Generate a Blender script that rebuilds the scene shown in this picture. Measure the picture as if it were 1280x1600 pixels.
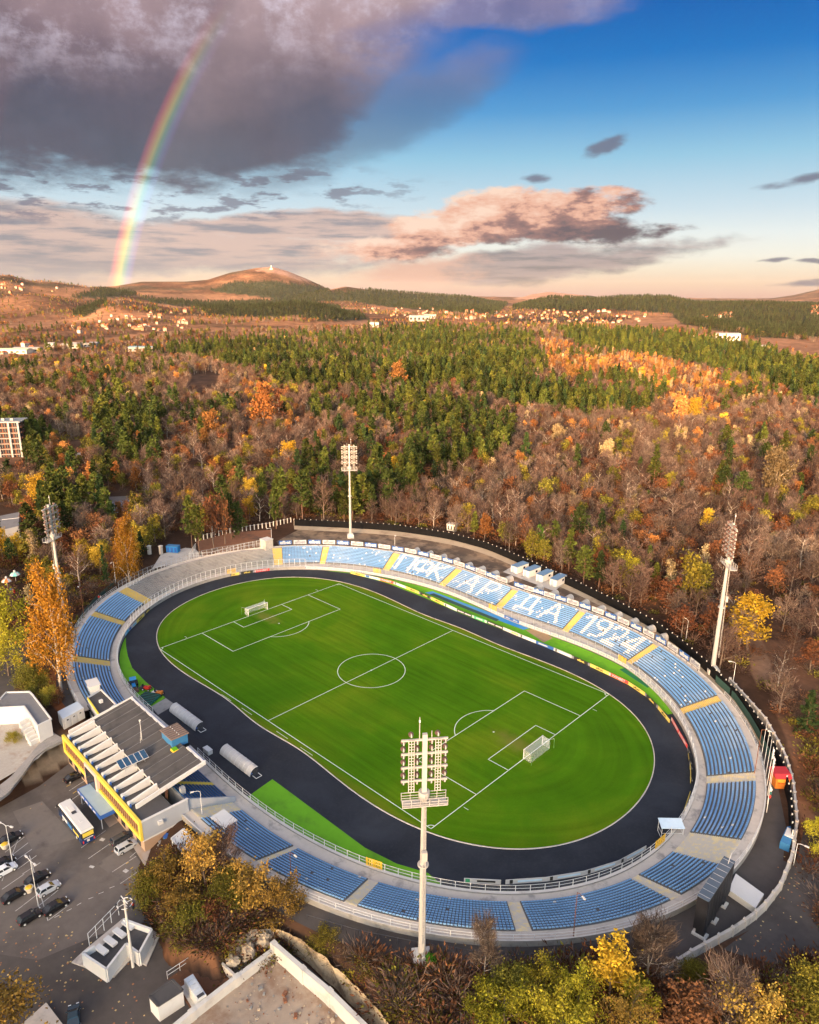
import bpy, math, random
import numpy as np
from mathutils import Vector, Matrix
random.seed(7); np.random.seed(7)
rnd = random.random
def U(a, b): return a + (b - a) * random.random()
for o in list(bpy.data.objects): bpy.data.objects.remove(o)
SC = bpy.context.scene
COL = SC.collection

# ------------------------------------------------------------------ camera
YAW, PITCH, ROLL = -0.7609085, 0.2942712, 0.0069069
EYE = np.array([129.1458, -121.0990, 98.5156]); FPX = 1138.55
def cam_axes():
    cy, sy, cp, sp = math.cos(YAW), math.sin(YAW), math.cos(PITCH), math.sin(PITCH)
    f = np.array([sy*cp, cy*cp, -sp]); r = np.array([cy, -sy, 0.0]); u = np.cross(r, f)
    cr, sr = math.cos(ROLL), math.sin(ROLL)
    return cr*r + sr*u, -sr*r + cr*u, f
AX_R, AX_U, AX_F = cam_axes()
cd = bpy.data.cameras.new('camera'); cam = bpy.data.objects.new('camera', cd); COL.objects.link(cam)
cd.sensor_fit = 'HORIZONTAL'; cd.sensor_width = 36.0; cd.lens = 36.0*FPX/1280.0
cd.clip_start = 1.0; cd.clip_end = 60000.0
M4 = Matrix.Identity(4)
for i in range(3):
    M4[i][0], M4[i][1], M4[i][2], M4[i][3] = AX_R[i], AX_U[i], -AX_F[i], EYE[i]
cam.matrix_world = M4
SC.camera = cam
def at(px, py, z=0.0):
    """survey helper: the point at height z that the photograph shows at pixel (px, py)"""
    d = AX_R*((px-640)/FPX) + AX_U*((800-py)/FPX) + AX_F
    t = (z-EYE[2])/d[2]
    return EYE + d*t
def pix(P):
    d = np.atleast_2d(np.asarray(P, float)) - EYE
    x, y, w = d@AX_R, d@AX_U, d@AX_F
    w = np.where(np.abs(w) < 1e-6, 1e-6, w)
    return np.stack([640+FPX*x/w, 800-FPX*y/w, w], 1)

# ------------------------------------------------------------------ light
SUN_AZ = YAW + math.radians(19.5) + math.pi     # compass angle of the sun (rainbow centre lies opposite it)
SUN_EL = math.radians(9.5)
TO_SUN = np.array([math.sin(SUN_AZ)*math.cos(SUN_EL), math.cos(SUN_AZ)*math.cos(SUN_EL), math.sin(SUN_EL)])
sl = bpy.data.lights.new('sun', 'SUN'); sl.energy = 3.0; sl.angle = math.radians(6.0); sl.color = (1.0, 0.58, 0.30)
so = bpy.data.objects.new('sun', sl); COL.objects.link(so)
so.rotation_euler = Vector(TO_SUN.tolist()).to_track_quat('Z', 'Y').to_euler()
SKY_STRENGTH = 0.15
SC.view_settings.view_transform = 'Standard'; SC.view_settings.look = 'None'
SC.view_settings.exposure = 2.65; SC.view_settings.gamma = 1.0; SC.view_settings.use_curve_mapping = False

W = bpy.data.worlds.new('World'); SC.world = W; W.use_nodes = True
class NT:
    """small node-graph writer"""
    def __init__(s, nt): s.t = nt; s.n = nt.nodes; s.l = nt.links
    def new(s, typ, **kw):
        n = s.n.new(typ)
        for k, v in kw.items(): setattr(n, k, v)
        return n
    def put(s, sock, v):
        if hasattr(v, 'links') or isinstance(v, bpy.types.NodeSocket): s.l.new(v, sock)
        elif isinstance(v, (tuple, list)):
            v = tuple(v)
            n = len(sock.default_value)
            sock.default_value = v if len(v) == n else (v + (1.0,))[:n]
        else: sock.default_value = v
    def m(s, op, a, b=0.0, c=0.0, clamp=False):
        n = s.new('ShaderNodeMath', operation=op); n.use_clamp = clamp
        s.put(n.inputs[0], a); s.put(n.inputs[1], b); s.put(n.inputs[2], c); return n.outputs[0]
    def v(s, op, a, b=(0, 0, 0)):
        n = s.new('ShaderNodeVectorMath', operation=op); s.put(n.inputs[0], a); s.put(n.inputs[1], b)
        return n.outputs['Value'] if op in ('DOT_PRODUCT', 'LENGTH', 'DISTANCE') else n.outputs[0]
    def xyz(s, x, y, z):
        n = s.new('ShaderNodeCombineXYZ')
        for i, q in enumerate((x, y, z)): s.put(n.inputs[i], q)
        return n.outputs[0]
    def noise(s, vec, scale, detail=4.0, rough=0.55, dist=0.0, col=False):
        n = s.new('ShaderNodeTexNoise'); s.put(n.inputs['Vector'], vec); n.inputs['Scale'].default_value = scale
        n.inputs['Detail'].default_value = detail; n.inputs['Roughness'].default_value = rough; n.inputs['Distortion'].default_value = dist
        return n.outputs[1 if col else 0]
    def mix(s, f, a, b, typ='MIX'):
        n = s.new('ShaderNodeMix', data_type='RGBA', blend_type=typ); n.clamp_factor = True
        s.put(n.inputs[0], f); s.put(n.inputs[6], a); s.put(n.inputs[7], b); return n.outputs[2]
    def ramp(s, f, stops, interp='LINEAR'):
        n = s.new('ShaderNodeValToRGB'); cr = n.color_ramp; cr.interpolation = interp
        while len(cr.elements) < len(stops): cr.elements.new(0.5)
        for e, (p, c) in zip(cr.elements, stops):
            e.position = p; e.color = (c if isinstance(c, (tuple, list)) else (c, c, c)) if not isinstance(c, (tuple, list)) or len(c) == 4 else tuple(c)+(1.0,)
            if not isinstance(c, (tuple, list)): e.color = (c, c, c, 1)
        s.put(n.inputs[0], f); return n.outputs[0]
    def mr(s, f, a, b, c=0.0, d=1.0, smooth=True):
        n = s.new('ShaderNodeMapRange'); n.interpolation_type = 'SMOOTHSTEP' if smooth else 'LINEAR'
        s.put(n.inputs[0], f)
        for i, q in enumerate((a, b, c, d)): s.put(n.inputs[i+1], q)
        return n.outputs[0]
def lin(c):
    return tuple(((x/255.0)/12.92 if x/255.0 <= 0.04045 else ((x/255.0+0.055)/1.055)**2.4) for x in c)

def build_sky():
    g = NT(W.node_tree); W.node_tree.nodes.clear()
    out = g.new('ShaderNodeOutputWorld'); bg = g.new('ShaderNodeBackground'); g.l.new(bg.outputs[0], out.inputs[0])
    tc = g.new('ShaderNodeTexCoord'); d = g.v('NORMALIZE', tc.outputs['Generated'])
    h = YAW
    ax = g.v('DOT_PRODUCT', d, (math.cos(h), -math.sin(h), 0)); ay = g.v('DOT_PRODUCT', d, (math.sin(h), math.cos(h), 0))
    sep = g.new('ShaderNodeSeparateXYZ'); g.l.new(d, sep.inputs[0]); az = g.m('ARCTAN2', ax, ay); el = g.m('ARCSINE', sep.outputs[2])
    A = g.m('MULTIPLY', az, 57.29578); E = g.m('MULTIPLY', el, 57.29578)     # degrees: azimuth about the valley axis, elevation
    sky = g.new('ShaderNodeTexSky'); sky.sky_type = 'NISHITA'; sky.sun_disc = False
    sky.sun_elevation = SUN_EL; sky.sun_rotation = SUN_AZ; sky.altitude = 300; sky.air_density = 1.0; sky.dust_density = 4.0; sky.ozone_density = 1.0
    # the clear evening air: deep blue overhead, cream and rose towards the horizon (a band all the way round)
    grad = g.ramp(g.mr(E, -2.0, 34.0, 0, 1, False), [(0.0, lin((190, 142, 132))), (0.05, lin((216, 172, 156))), (0.075, lin((230, 200, 172))), (0.10, lin((240, 226, 202))), (0.125, lin((242, 240, 226))), (0.165, lin((232, 240, 238))), (0.21, lin((206, 226, 236))),
          (0.305, lin((150, 201, 228))), (0.385, lin((88, 160, 215))), (0.47, lin((32, 122, 200))), (0.58, lin((12, 92, 178))), (1.0, lin((8, 62, 136)))])
    nsky = g.v('MULTIPLY', sky.outputs[0], (SKY_GAIN/SKY_FRONT,)*3)
    back = g.mr(g.v('DOT_PRODUCT', d, tuple(TO_SUN.tolist())), -0.35, 0.6, 0.0, 1.0)
    clear = g.mix(back, grad, nsky)
    # cloud field coordinates, stretched along the horizon
    w1 = g.noise(g.xyz(g.m('MULTIPLY', A, 0.08), g.m('MULTIPLY', E, 0.2), 3.1), 1.0, 6.0, 0.6, col=True)
    ws = g.new('ShaderNodeSeparateXYZ'); g.l.new(w1, ws.inputs[0])
    wa = g.m('SUBTRACT', ws.outputs[0], 0.5); we = g.m('SUBTRACT', ws.outputs[1], 0.5)
    fine = g.noise(g.xyz(g.m('MULTIPLY', A, 0.35), g.m('MULTIPLY', E, 0.9), 7.7), 1.0, 7.0, 0.62)
    soft = g.noise(g.xyz(g.m('MULTIPLY', A, 0.11), g.m('MULTIPLY', E, 0.16), 1.7), 1.0, 5.0, 0.5)
    fibre = g.noise(g.xyz(g.m('MULTIPLY', A, 0.20), g.m('MULTIPLY', E, 1.9), 4.4), 1.0, 5.0, 0.6)
    def blob(ca, ce, ra, re, rot=0.0, warp=1.0, edge=0.35, pw=2.0, fin=0.5):
        a = g.m('SUBTRACT', g.m('ADD', A, g.m('MULTIPLY', wa, 9.0*warp)), ca); e = g.m('SUBTRACT', g.m('ADD', E, g.m('MULTIPLY', we, 4.0*warp)), ce)
        c, s_ = math.cos(math.radians(rot)), math.sin(math.radians(rot))
        x = g.m('DIVIDE', g.m('ADD', g.m('MULTIPLY', a, c), g.m('MULTIPLY', e, s_)), ra)
        y = g.m('DIVIDE', g.m('SUBTRACT', g.m('MULTIPLY', e, c), g.m('MULTIPLY', a, s_)), re)
        q = g.m('ADD', g.m('POWER', g.m('ABSOLUTE', x), pw), g.m('POWER', g.m('ABSOLUTE', y), pw))
        q = g.m('ADD', q, g.m('MULTIPLY', g.m('SUBTRACT', fine, 0.5), fin*2))
        return g.mr(q, 1.0+edge, 1.0-edge, 0.0, 1.0)
    col = clear
    # low grey-rose layers above the left hills
    low = g.m('MAXIMUM', blob(-21, 2.4, 19, 1.9, 1, 1.0, 0.5, 2.0, 0.8), blob(-8, 4.2, 9, 1.0, 2, 1.0, 0.5))
    low = g.m('MAXIMUM', low, blob(-31, 4.0, 12, 2.2, -4, 1.0, 0.5))
    lowc = g.mix(g.mr(fibre, 0.36, 0.60), lin((146, 142, 150)), lin((216, 186, 174)))
    lowc = g.mix(g.mr(E, 3.0, 0.4), lowc, lin((170, 160, 163)))
    col = g.mix(g.m('MULTIPLY', low, 0.92), col, lowc)
    # scattered scraps under the storm cloud
    scr = g.m('MULTIPLY', g.mr(g.noise(g.xyz(g.m('MULTIPLY', A, 0.33), g.m('MULTIPLY', E, 1.25), 9.9), 1.0, 6.0, 0.6), 0.50, 0.60), blob(-19, 6.3, 19, 2.0, 2, 0.6, 0.5))
    col = g.mix(g.m('MULTIPLY', scr, 0.8), col, lin((120, 122, 140)))
    # the lens-shaped cloud over the far ridge: lit from the left and above, grey belly
    l1 = g.m('MAXIMUM', g.m('MAXIMUM', blob(7.2, 5.0, 8.6, 1.5, 6, 0.9, 0.34, 2.0, 1.35), blob(11.0, 4.4, 6.4, 1.0, -4, 0.9, 0.4, 1.6, 1.4)), g.m('MAXIMUM', blob(0.8, 3.8, 7.0, 1.0, 9, 0.9, 0.5, 1.7, 1.3), blob(6.8, 6.2, 3.6, 0.8, 3, 0.8, 0.36, 1.8, 1.6)))
    l2 = g.m('MAXIMUM', blob(10.0, 2.2, 10.5, 0.95, 4, 1.0, 0.6, 1.6, 0.9), blob(4.0, 1.6, 8.0, 1.2, 4, 0.9, 0.55))
    belly = g.mix(g.mr(fibre, 0.38, 0.6), lin((118, 112, 122)), lin((172, 152, 152)))
    l2c = g.mix(g.mr(g.m('ADD', A, g.m('MULTIPLY', g.m('SUBTRACT', fine, 0.5), 10)), 6.0, 2.0), belly, lin((226, 176, 156)))
    col = g.mix(g.m('MULTIPLY', l2, 0.85), col, l2c)
    lit = g.noise(g.xyz(g.m('MULTIPLY', A, 0.34), g.m('MULTIPLY', E, 0.95), 2.2), 1.0, 8.0, 0.66)
    litq = g.m('ADD', lit, g.m('ADD', g.m('MULTIPLY', g.m('SUBTRACT', E, 4.7), 0.085), g.m('MULTIPLY', g.m('SUBTRACT', 9.0, A), 0.020)))
    l1c = g.ramp(litq, [(0.34, lin((108, 98, 106))), (0.49, lin((168, 130, 124))), (0.58, lin((238, 184, 160))), (0.74, lin((252, 220, 198)))])
    col = g.mix(l1, col, l1c)
    # small dark scraps in the blue
    for (a, e, ra, re, rot) in ((13.4, 9.5, 1.7, 0.42, 20), (27.2, 7.1, 3.0, 0.28, 8), (25.0, 2.0, 0.9, 0.14, 3), (28.6, 2.0, 1.7, 0.13, 2), (8.6, 7.6, 0.8, 0.28, 0), (28.6, 0.8, 3.0, 0.18, 5)):
        b = blob(a, e, ra, re, rot, 0.45, 0.75, 1.5, 1.7)
        col = g.mix(g.m('MULTIPLY', b, 0.85), col, lin((112, 112, 132)))
    # the storm cloud that fills the upper left
    E2 = g.m('ADD', E, g.m('MULTIPLY', we, 5.0)); A2 = g.m('ADD', A, g.m('MULTIPLY', wa, 10.0))
    lower = g.mr(g.m('ADD', g.m('SUBTRACT', E2, g.m('MAXIMUM', g.m('MULTIPLY', g.m('ADD', A, 6.0), 0.80), 0.0)), g.m('MULTIPLY', g.m('SUBTRACT', fine, 0.5), 3.6)), 6.2, g.mr(A, -14.0, 0.0, 8.6, 11.5))
    right = g.mr(g.m('ADD', A2, g.m('MULTIPLY', g.m('SUBTRACT', fine, 0.5), 8.0)), 5.5, -5.0)
    right = g.m('MAXIMUM', right, g.mr(g.m('SUBTRACT', A2, g.m('MULTIPLY', g.m('SUBTRACT', E, 20.0), 1.6)), 12.0, 0.0))    # out of view overhead, cloud added to the right for more neutral fill
    right = g.m('MULTIPLY', right, g.mr(A, -125.0, -75.0))                                                            # and cut away behind the viewer so the sunset glow adds fill
    big = g.m('MULTIPLY', lower, right)
    big = g.m('MAXIMUM', big, g.m('MULTIPLY', blob(4.5, 18.0, 9.5, 1.5, 5, 1.3, 0.8), 0.55))
    big = g.m('MAXIMUM', big, g.m('MULTIPLY', blob(-3.0, 11.0, 9.0, 2.2, 24, 1.0, 0.8), 0.55))
    t = g.m('ADD', g.m('MULTIPLY', g.m('SUBTRACT', E, 7.0), 1/15.0), g.m('MULTIPLY', g.m('SUBTRACT', soft, 0.5), 0.75))
    bc = g.ramp(t, [(0.0, lin((90, 95, 112))), (0.24, lin((96, 92, 106))), (0.48, lin((132, 114, 122))), (0.72, lin((178, 152, 156))), (1.0, lin((212, 192, 200)))])
    tx = g.noise(g.xyz(g.m('MULTIPLY', A, 0.42), g.m('MULTIPLY', E, 0.55), 5.5), 1.0, 8.0, 0.66); sh = g.noise(g.xyz(g.m('MULTIPLY', A, 0.55), g.m('MULTIPLY', E, 0.07), 8.5), 1.0, 4.0, 0.55); tf = g.m('ADD', 0.62, g.m('ADD', g.m('MULTIPLY', tx, 0.48), g.m('MULTIPLY', sh, 0.28))); bc = g.v('MULTIPLY', bc, g.xyz(tf, tf, tf))
    bc = g.mix(g.m('MULTIPLY', g.m('MULTIPLY', g.mr(tx, 0.46, 0.74), 0.75), g.mr(g.m('SUBTRACT', E, g.m('MULTIPLY', A, 0.10)), 13.5, 19.5)), bc, lin((220, 210, 226)))
    bc = g.mix(g.m('MULTIPLY', g.mr(A, -12.0, 4.0), g.mr(E, 17.0, 9.0)), bc, lin((92, 108, 140)))
    col = g.mix(g.m('MULTIPLY', big, 0.97), col, bc)
    # the rainbow: rings about the point opposite the sun
    anti = tuple((-TO_SUN).tolist())
    ang = g.m('MULTIPLY', g.m('ARCCOSINE', g.v('DOT_PRODUCT', d, anti)), 57.29578)
    def bow(a0, a1, flip):
        f = g.mr(ang, a0, a1, 0, 1, False)
        st = [(0.0, (0, 0, 0)), (0.10, (0.02, 0.01, 0.07)), (0.25, (0.02, 0.06, 0.12)), (0.42, (0.05, 0.17, 0.06)), (0.56, (0.30, 0.26, 0.02)), (0.70, (0.34, 0.13, 0.01)), (0.84, (0.26, 0.02, 0.01)), (1.0, (0, 0, 0))]
        if flip: st = [(1-p, c) for p, c in reversed(st)]
        return g.ramp(f, st)
    band = g.mr(E, 18.5, 11.0, 0.0, 1.0); band = g.m('ADD', g.m('MULTIPLY', band, 0.55), g.m('MULTIPLY', g.mr(E, 7.5, 2.5), 0.75))
    leftonly = g.mr(A, 2.0, -6.0)
    band = g.m('MULTIPLY', g.m('MULTIPLY', band, leftonly), 1.4)
    b1 = g.v('MULTIPLY', bow(40.65, 42.2, False), g.xyz(band, band, band))
    b2s = g.m('MULTIPLY', g.mr(E, 15.0, 3.0), g.m('MULTIPLY', leftonly, 0.42))
    b2 = g.v('MULTIPLY', bow(49.9, 53.4, True), g.xyz(b2s, b2s, b2s))
    glow = g.m('MULTIPLY', g.mr(ang, 41.0, 34.0, 0.045, 0.012), g.m('MULTIPLY', leftonly, g.mr(ang, 41.6, 40.9)))
    col = g.v('ADD', g.v('ADD', col, b1), g.v('ADD', b2, g.xyz(glow, g.m('MULTIPLY', glow, 0.8), g.m('MULTIPLY', glow, 0.7))))
    col = g.v('MULTIPLY', col, (SKY_FRONT/SKY_STRENGTH,)*3)
    g.l.new(col, bg.inputs[0]); bg.inputs[1].default_value = SKY_STRENGTH
SKY_GAIN = 0.15              # the Sky Texture's own strength
SKY_FRONT = 2.0**-SC.view_settings.exposure   # air and clouds are given as the values they show at this exposure
build_sky()
# ------------------------------------------------------------------ materials
MATS = {}
def mat(name, base, rough=0.8, var=0.12, scale=1.5, bump=0.0, metal=0.0, dirt=None, dscale=0.15, dlo=0.5, dhi=0.7, spec=0.3, coords='Object'):
    """procedural paint / concrete / metal: grain of two sizes, optional stains of a second colour"""
    if name in MATS: return MATS[name]
    m = bpy.data.materials.new(name); m.use_nodes = True; g = NT(m.node_tree)
    p = m.node_tree.nodes['Principled BSDF']
    tc = g.new('ShaderNodeTexCoord'); co = tc.outputs[coords]
    n1 = g.noise(co, scale, 5, 0.6); n2 = g.noise(co, scale*0.13, 4, 0.55)
    f = g.m('ADD', g.m('MULTIPLY', g.m('SUBTRACT', n1, 0.5), 2*var), g.m('ADD', g.m('MULTIPLY', g.m('SUBTRACT', n2, 0.5), 2*var), 1.0))
    c = g.v('MULTIPLY', tuple(base), g.xyz(f, f, f))
    if dirt:
        k = g.mr(g.noise(co, dscale, 6, 0.65), dlo, dhi); c = g.mix(g.m('MULTIPLY', k, 0.85), c, tuple(dirt))
    g.put(p.inputs['Base Color'], c); p.inputs['Roughness'].default_value = rough; p.inputs['Metallic'].default_value = metal
    p.inputs['Specular IOR Level'].default_value = spec
    if bump:
        b = g.new('ShaderNodeBump'); b.inputs['Strength'].default_value = bump; b.inputs['Distance'].default_value = 0.05
        g.l.new(n1, b.inputs['Height']); g.l.new(b.outputs[0], p.inputs['Normal'])
    MATS[name] = m; return m

CONC = mat('concrete', (0.51, 0.445, 0.375), 0.9, 0.14, 1.2, 0.3, dirt=(0.24, 0.22, 0.20), dscale=0.35)
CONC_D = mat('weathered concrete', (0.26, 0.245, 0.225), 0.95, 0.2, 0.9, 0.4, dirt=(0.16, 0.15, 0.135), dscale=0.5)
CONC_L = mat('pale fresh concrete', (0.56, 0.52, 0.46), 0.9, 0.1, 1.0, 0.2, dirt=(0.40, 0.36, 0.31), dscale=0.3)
WHITE = mat('white paint', (0.60, 0.58, 0.545), 0.6, 0.05, 2.0, dirt=(0.42, 0.39, 0.35), dscale=0.5, dlo=0.55, dhi=0.8)
WHITE_M = mat('white painted metal', (0.62, 0.60, 0.56), 0.45, 0.03, 3.0)
YEL = mat('worn yellow step paint', (0.62, 0.43, 0.12), 0.85, 0.12, 2.0, dirt=(0.42, 0.36, 0.27), dscale=0.8, dlo=0.5, dhi=0.68)
YEL_W = mat('rubbed off yellow paint', (0.70, 0.56, 0.30), 0.9, 0.15, 1.5, dirt=(0.54, 0.48, 0.40), dscale=0.9, dlo=0.40, dhi=0.55)
YEL_B = mat('bright yellow paint', (0.70, 0.53, 0.07), 0.6, 0.06, 1.0)
YEL_G = mat('yellow gate steel', (0.70, 0.42, 0.03), 0.5, 0.06, 2.0)
STEEL = mat('galvanised steel', (0.42, 0.43, 0.44), 0.45, 0.08, 3.0, metal=0.4)
STEEL_W = mat('pale grey steel', (0.62, 0.61, 0.58), 0.5, 0.06, 3.0)
DARKM = mat('dark steel', (0.05, 0.05, 0.055), 0.5, 0.1, 3.0)
BLACK = mat('black rubber', (0.02, 0.02, 0.02), 0.7, 0.1, 4.0)
BLUE = mat('blue paint', (0.03, 0.10, 0.34), 0.5, 0.06, 2.0)
BLUE_L = mat('sky blue paint', (0.04, 0.16, 0.32), 0.5, 0.06, 2.0)
BLUE_P = mat('bright blue plastic', (0.02, 0.20, 0.48), 0.4, 0.05, 2.0)
TEAL = mat('green plastic', (0.02, 0.12, 0.10), 0.5, 0.1, 2.0)
RED = mat('red paint', (0.50, 0.03, 0.02), 0.5, 0.06, 2.0)
ORANGE = mat('orange paint', (0.55, 0.17, 0.025), 0.55, 0.06, 2.0)
ORANGE_R = mat('red brown lamp housing', (0.11, 0.060, 0.048), 0.55, 0.12, 2.0)
TERRA = mat('terracotta render', (0.50, 0.17, 0.06), 0.9, 0.08, 1.0)
CREAM = mat('cream render', (0.62, 0.54, 0.42), 0.9, 0.08, 0.6)
ROOFT = mat('red clay roof', (0.30, 0.09, 0.045), 0.9, 0.2, 1.2)
BITUM = mat('grey bitumen roofing', (0.072, 0.066, 0.063), 0.85, 0.16, 0.8, 0.2, dirt=(0.045, 0.042, 0.040), dscale=0.3)
BITUM2 = mat('flat grey roofing', (0.17, 0.165, 0.165), 0.85, 0.14, 0.8, 0.2, dirt=(0.11, 0.105, 0.10), dscale=0.3)
ROOFB = mat('blue grey sheet roof', (0.16, 0.26, 0.33), 0.45, 0.1, 1.0, metal=0.2)
GREYW = mat('grey wall paint', (0.34, 0.36, 0.39), 0.85, 0.06, 0.8)
BROWNW = mat('beige tile', (0.40, 0.27, 0.18), 0.8, 0.1, 1.5)
GLASS_D = mat('dark window glass', (0.025, 0.03, 0.038), 0.12, 0.1, 1.0, spec=0.6)
CAR_GLASS = mat('car window glass', (0.02, 0.025, 0.03), 0.08, 0.05, 1.0, spec=0.7)
SOLAR = mat('solar panel glass', (0.015, 0.06, 0.12), 0.15, 0.1, 1.0, spec=0.6)
POLY = mat('milky polycarbonate', (0.52, 0.49, 0.46), 0.35, 0.12, 0.8, dirt=(0.38, 0.36, 0.34), dscale=0.4)
SEAT_B = mat('blue plastic seat', (0.24, 0.44, 0.67), 0.42, 0.10, 0.9, dirt=(0.16, 0.32, 0.52), dscale=0.10, dlo=0.42, dhi=0.72)
SEAT_F = mat('sun-bleached blue seat', (0.15, 0.31, 0.54), 0.5, 0.14, 0.7, dirt=(0.30, 0.42, 0.58), dscale=0.10, dlo=0.45, dhi=0.7)
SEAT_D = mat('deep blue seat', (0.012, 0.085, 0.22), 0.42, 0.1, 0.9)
SEAT_W = mat('white plastic seat', (0.72, 0.70, 0.66), 0.5, 0.05, 1.0)
RUST = mat('rusty steel', (0.20, 0.085, 0.045), 0.85, 0.2, 2.5)
TERRACE_SHADE = mat('seat shade terrace concrete', (0.12, 0.118, 0.118), 0.95, 0.2, 1.0, 0.3)  # concrete colour darkened to stand for the shade between seat rows
MASTM = mat('grey white mast paint', (0.37, 0.35, 0.32), 0.55, 0.08, 1.0, dirt=(0.36, 0.33, 0.29), dscale=0.4, dlo=0.5, dhi=0.75)
TERRACE = mat('terrace concrete', (0.30, 0.275, 0.25), 0.95, 0.15, 1.0, 0.3, dirt=(0.16, 0.145, 0.13), dscale=0.4)
TAR = mat('tarpaulin green', (0.03, 0.07, 0.055), 0.7, 0.15, 0.8)
ROCK = mat('limestone rock', (0.42, 0.33, 0.23), 0.95, 0.25, 0.8, 0.9, dirt=(0.20, 0.15, 0.10), dscale=0.3)
SKIN = mat('skin', (0.48, 0.28, 0.2), 0.6, 0.03, 4.0)

def track_mat():
    m = bpy.data.materials.new('dark running track'); m.use_nodes = True; g = NT(m.node_tree); p = m.node_tree.nodes['Principled BSDF']
    tc = g.new('ShaderNodeTexCoord'); co = tc.outputs['Object']
    n1 = g.noise(co, 0.09, 6, 0.62, 0.6); n2 = g.noise(co, 1.8, 4, 0.6); n3 = g.noise(co, 0.45, 5, 0.7, 1.2)
    c = g.ramp(n1, [(0.30, (0.008, 0.011, 0.016)), (0.50, (0.014, 0.018, 0.025)), (0.72, (0.026, 0.032, 0.041))])
    c = g.mix(g.mr(n3, 0.58, 0.80, 0, 0.5), c, (0.036, 0.043, 0.052)); c = g.mix(g.mr(n3, 0.42, 0.25, 0, 0.6), c, (0.012, 0.014, 0.019))
    c = g.mix(g.mr(n2, 0.45, 0.7, 0, 0.35), c, (0.028, 0.033, 0.040))
    g.put(p.inputs['Base Color'], c); p.inputs['Roughness'].default_value = 0.72; p.inputs['Specular IOR Level'].default_value = 0.3
    return m
TRACK = track_mat()
def grass_mat():
    m = bpy.data.materials.new('mown pitch grass'); m.use_nodes = True; g = NT(m.node_tree); p = m.node_tree.nodes['Principled BSDF']
    tc = g.new('ShaderNodeTexCoord'); co = tc.outputs['Object']; sp = g.new('ShaderNodeSeparateXYZ'); g.l.new(co, sp.inputs[0])
    n1 = g.noise(co, 0.035, 6, 0.6, 0.4); n2 = g.noise(co, 2.6, 3, 0.7)
    # faint mowing lines across the pitch, curved round its ends
    r = g.v('LENGTH', g.v('MULTIPLY', co, (0.55, 1.0, 0.0))); w = g.noise(g.xyz(g.m('MULTIPLY', r, 0.55), g.m('MULTIPLY', sp.outputs[1], 0.012), 0.0), 1.0, 3, 0.6)
    lines = g.noise(g.xyz(g.m('MULTIPLY', sp.outputs[0], 0.03), g.m('MULTIPLY', sp.outputs[1], 0.9), 1.0), 1.0, 3, 0.6)
    c = g.ramp(n1, [(0.28, (0.032, 0.100, 0.003)), (0.48, (0.052, 0.136, 0.004)), (0.72, (0.105, 0.165, 0.007))])
    ends = g.mr(g.m('ABSOLUTE', sp.outputs[0]), 48, 60)
    k = g.mix(ends, lines, w)
    k = g.m('ADD', g.m('MULTIPLY', g.m('SUBTRACT', k, 0.5), 0.85), g.m('ADD', g.m('MULTIPLY', g.m('SUBTRACT', n2, 0.5), 0.45), 1.0))
    c = g.v('MULTIPLY', c, g.xyz(k, k, k))
    # worn goal mouths and run-up strips
    for gx in (-1, 1):
        dd = g.v('LENGTH', g.v('MULTIPLY', g.v('SUBTRACT', co, (gx*47.5, 0, 0)), (0.12, 0.26, 0)))
        c = g.mix(g.m('MULTIPLY', g.mr(g.m('ADD', dd, g.m('MULTIPLY', g.m('SUBTRACT', g.noise(co, 0.5, 4), 0.5), 1.2)), 1.0, 0.1), 0.55), c, (0.17, 0.15, 0.035))
    edge = g.mr(g.m('ADD', g.v('LENGTH', g.v('MULTIPLY', co, (0.0, 1/36.0, 0))), g.m('MULTIPLY', g.m('SUBTRACT', n1, 0.5), 0.08)), 0.945, 1.0)
    c = g.mix(g.m('MULTIPLY', edge, 0.5), c, (0.13, 0.14, 0.012))
    g.put(p.inputs['Base Color'], c); p.inputs['Roughness'].default_value = 0.9; p.inputs['Specular IOR Level'].default_value = 0.02
    b = g.new('ShaderNodeBump'); b.inputs['Strength'].default_value = 0.5; b.inputs['Distance'].default_value = 0.05; g.l.new(n2, b.inputs['Height']); g.l.new(b.outputs[0], p.inputs['Normal'])
    return m
GRASS = grass_mat()
TURF = mat('artificial turf', (0.13, 0.34, 0.018), 0.9, 0.14, 0.35, 0.2, dirt=(0.10, 0.25, 0.02), dscale=0.25, spec=0.1)
ASPH = mat('worn asphalt', (0.135, 0.112, 0.096), 0.9, 0.24, 0.5, 0.25, dirt=(0.072, 0.059, 0.052), dscale=0.07, dlo=0.40, dhi=0.66)
ASPH_P = mat('patched asphalt', (0.150, 0.125, 0.108), 0.92, 0.2, 0.8, 0.25, dirt=(0.07, 0.06, 0.055), dscale=0.2)
ASPH_D = mat('dark path asphalt', (0.078, 0.065, 0.057), 0.92, 0.25, 0.6, 0.25, dirt=(0.046, 0.038, 0.034), dscale=0.06, dlo=0.42, dhi=0.65)
ROADB = mat('black road', (0.022, 0.022, 0.024), 0.85, 0.2, 0.5)
DIRT = mat('bare bank dirt', (0.25, 0.165, 0.10), 0.95, 0.45, 0.5, 0.6, dirt=(0.075, 0.05, 0.035), dscale=0.16, dlo=0.40, dhi=0.58)
VERGE = mat('dry pale verge', (0.42, 0.32, 0.21), 0.95, 0.25, 0.4, 0.4, dirt=(0.22, 0.14, 0.085), dscale=0.2)
LINE = mat('white marking paint', (0.66, 0.72, 0.60), 0.8, 0.08, 1.0)
LINE_R = mat('road marking paint', (0.50, 0.47, 0.43), 0.85, 0.2, 1.5, dirt=(0.2, 0.18, 0.17), dscale=1.2, dlo=0.5, dhi=0.7)
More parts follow.
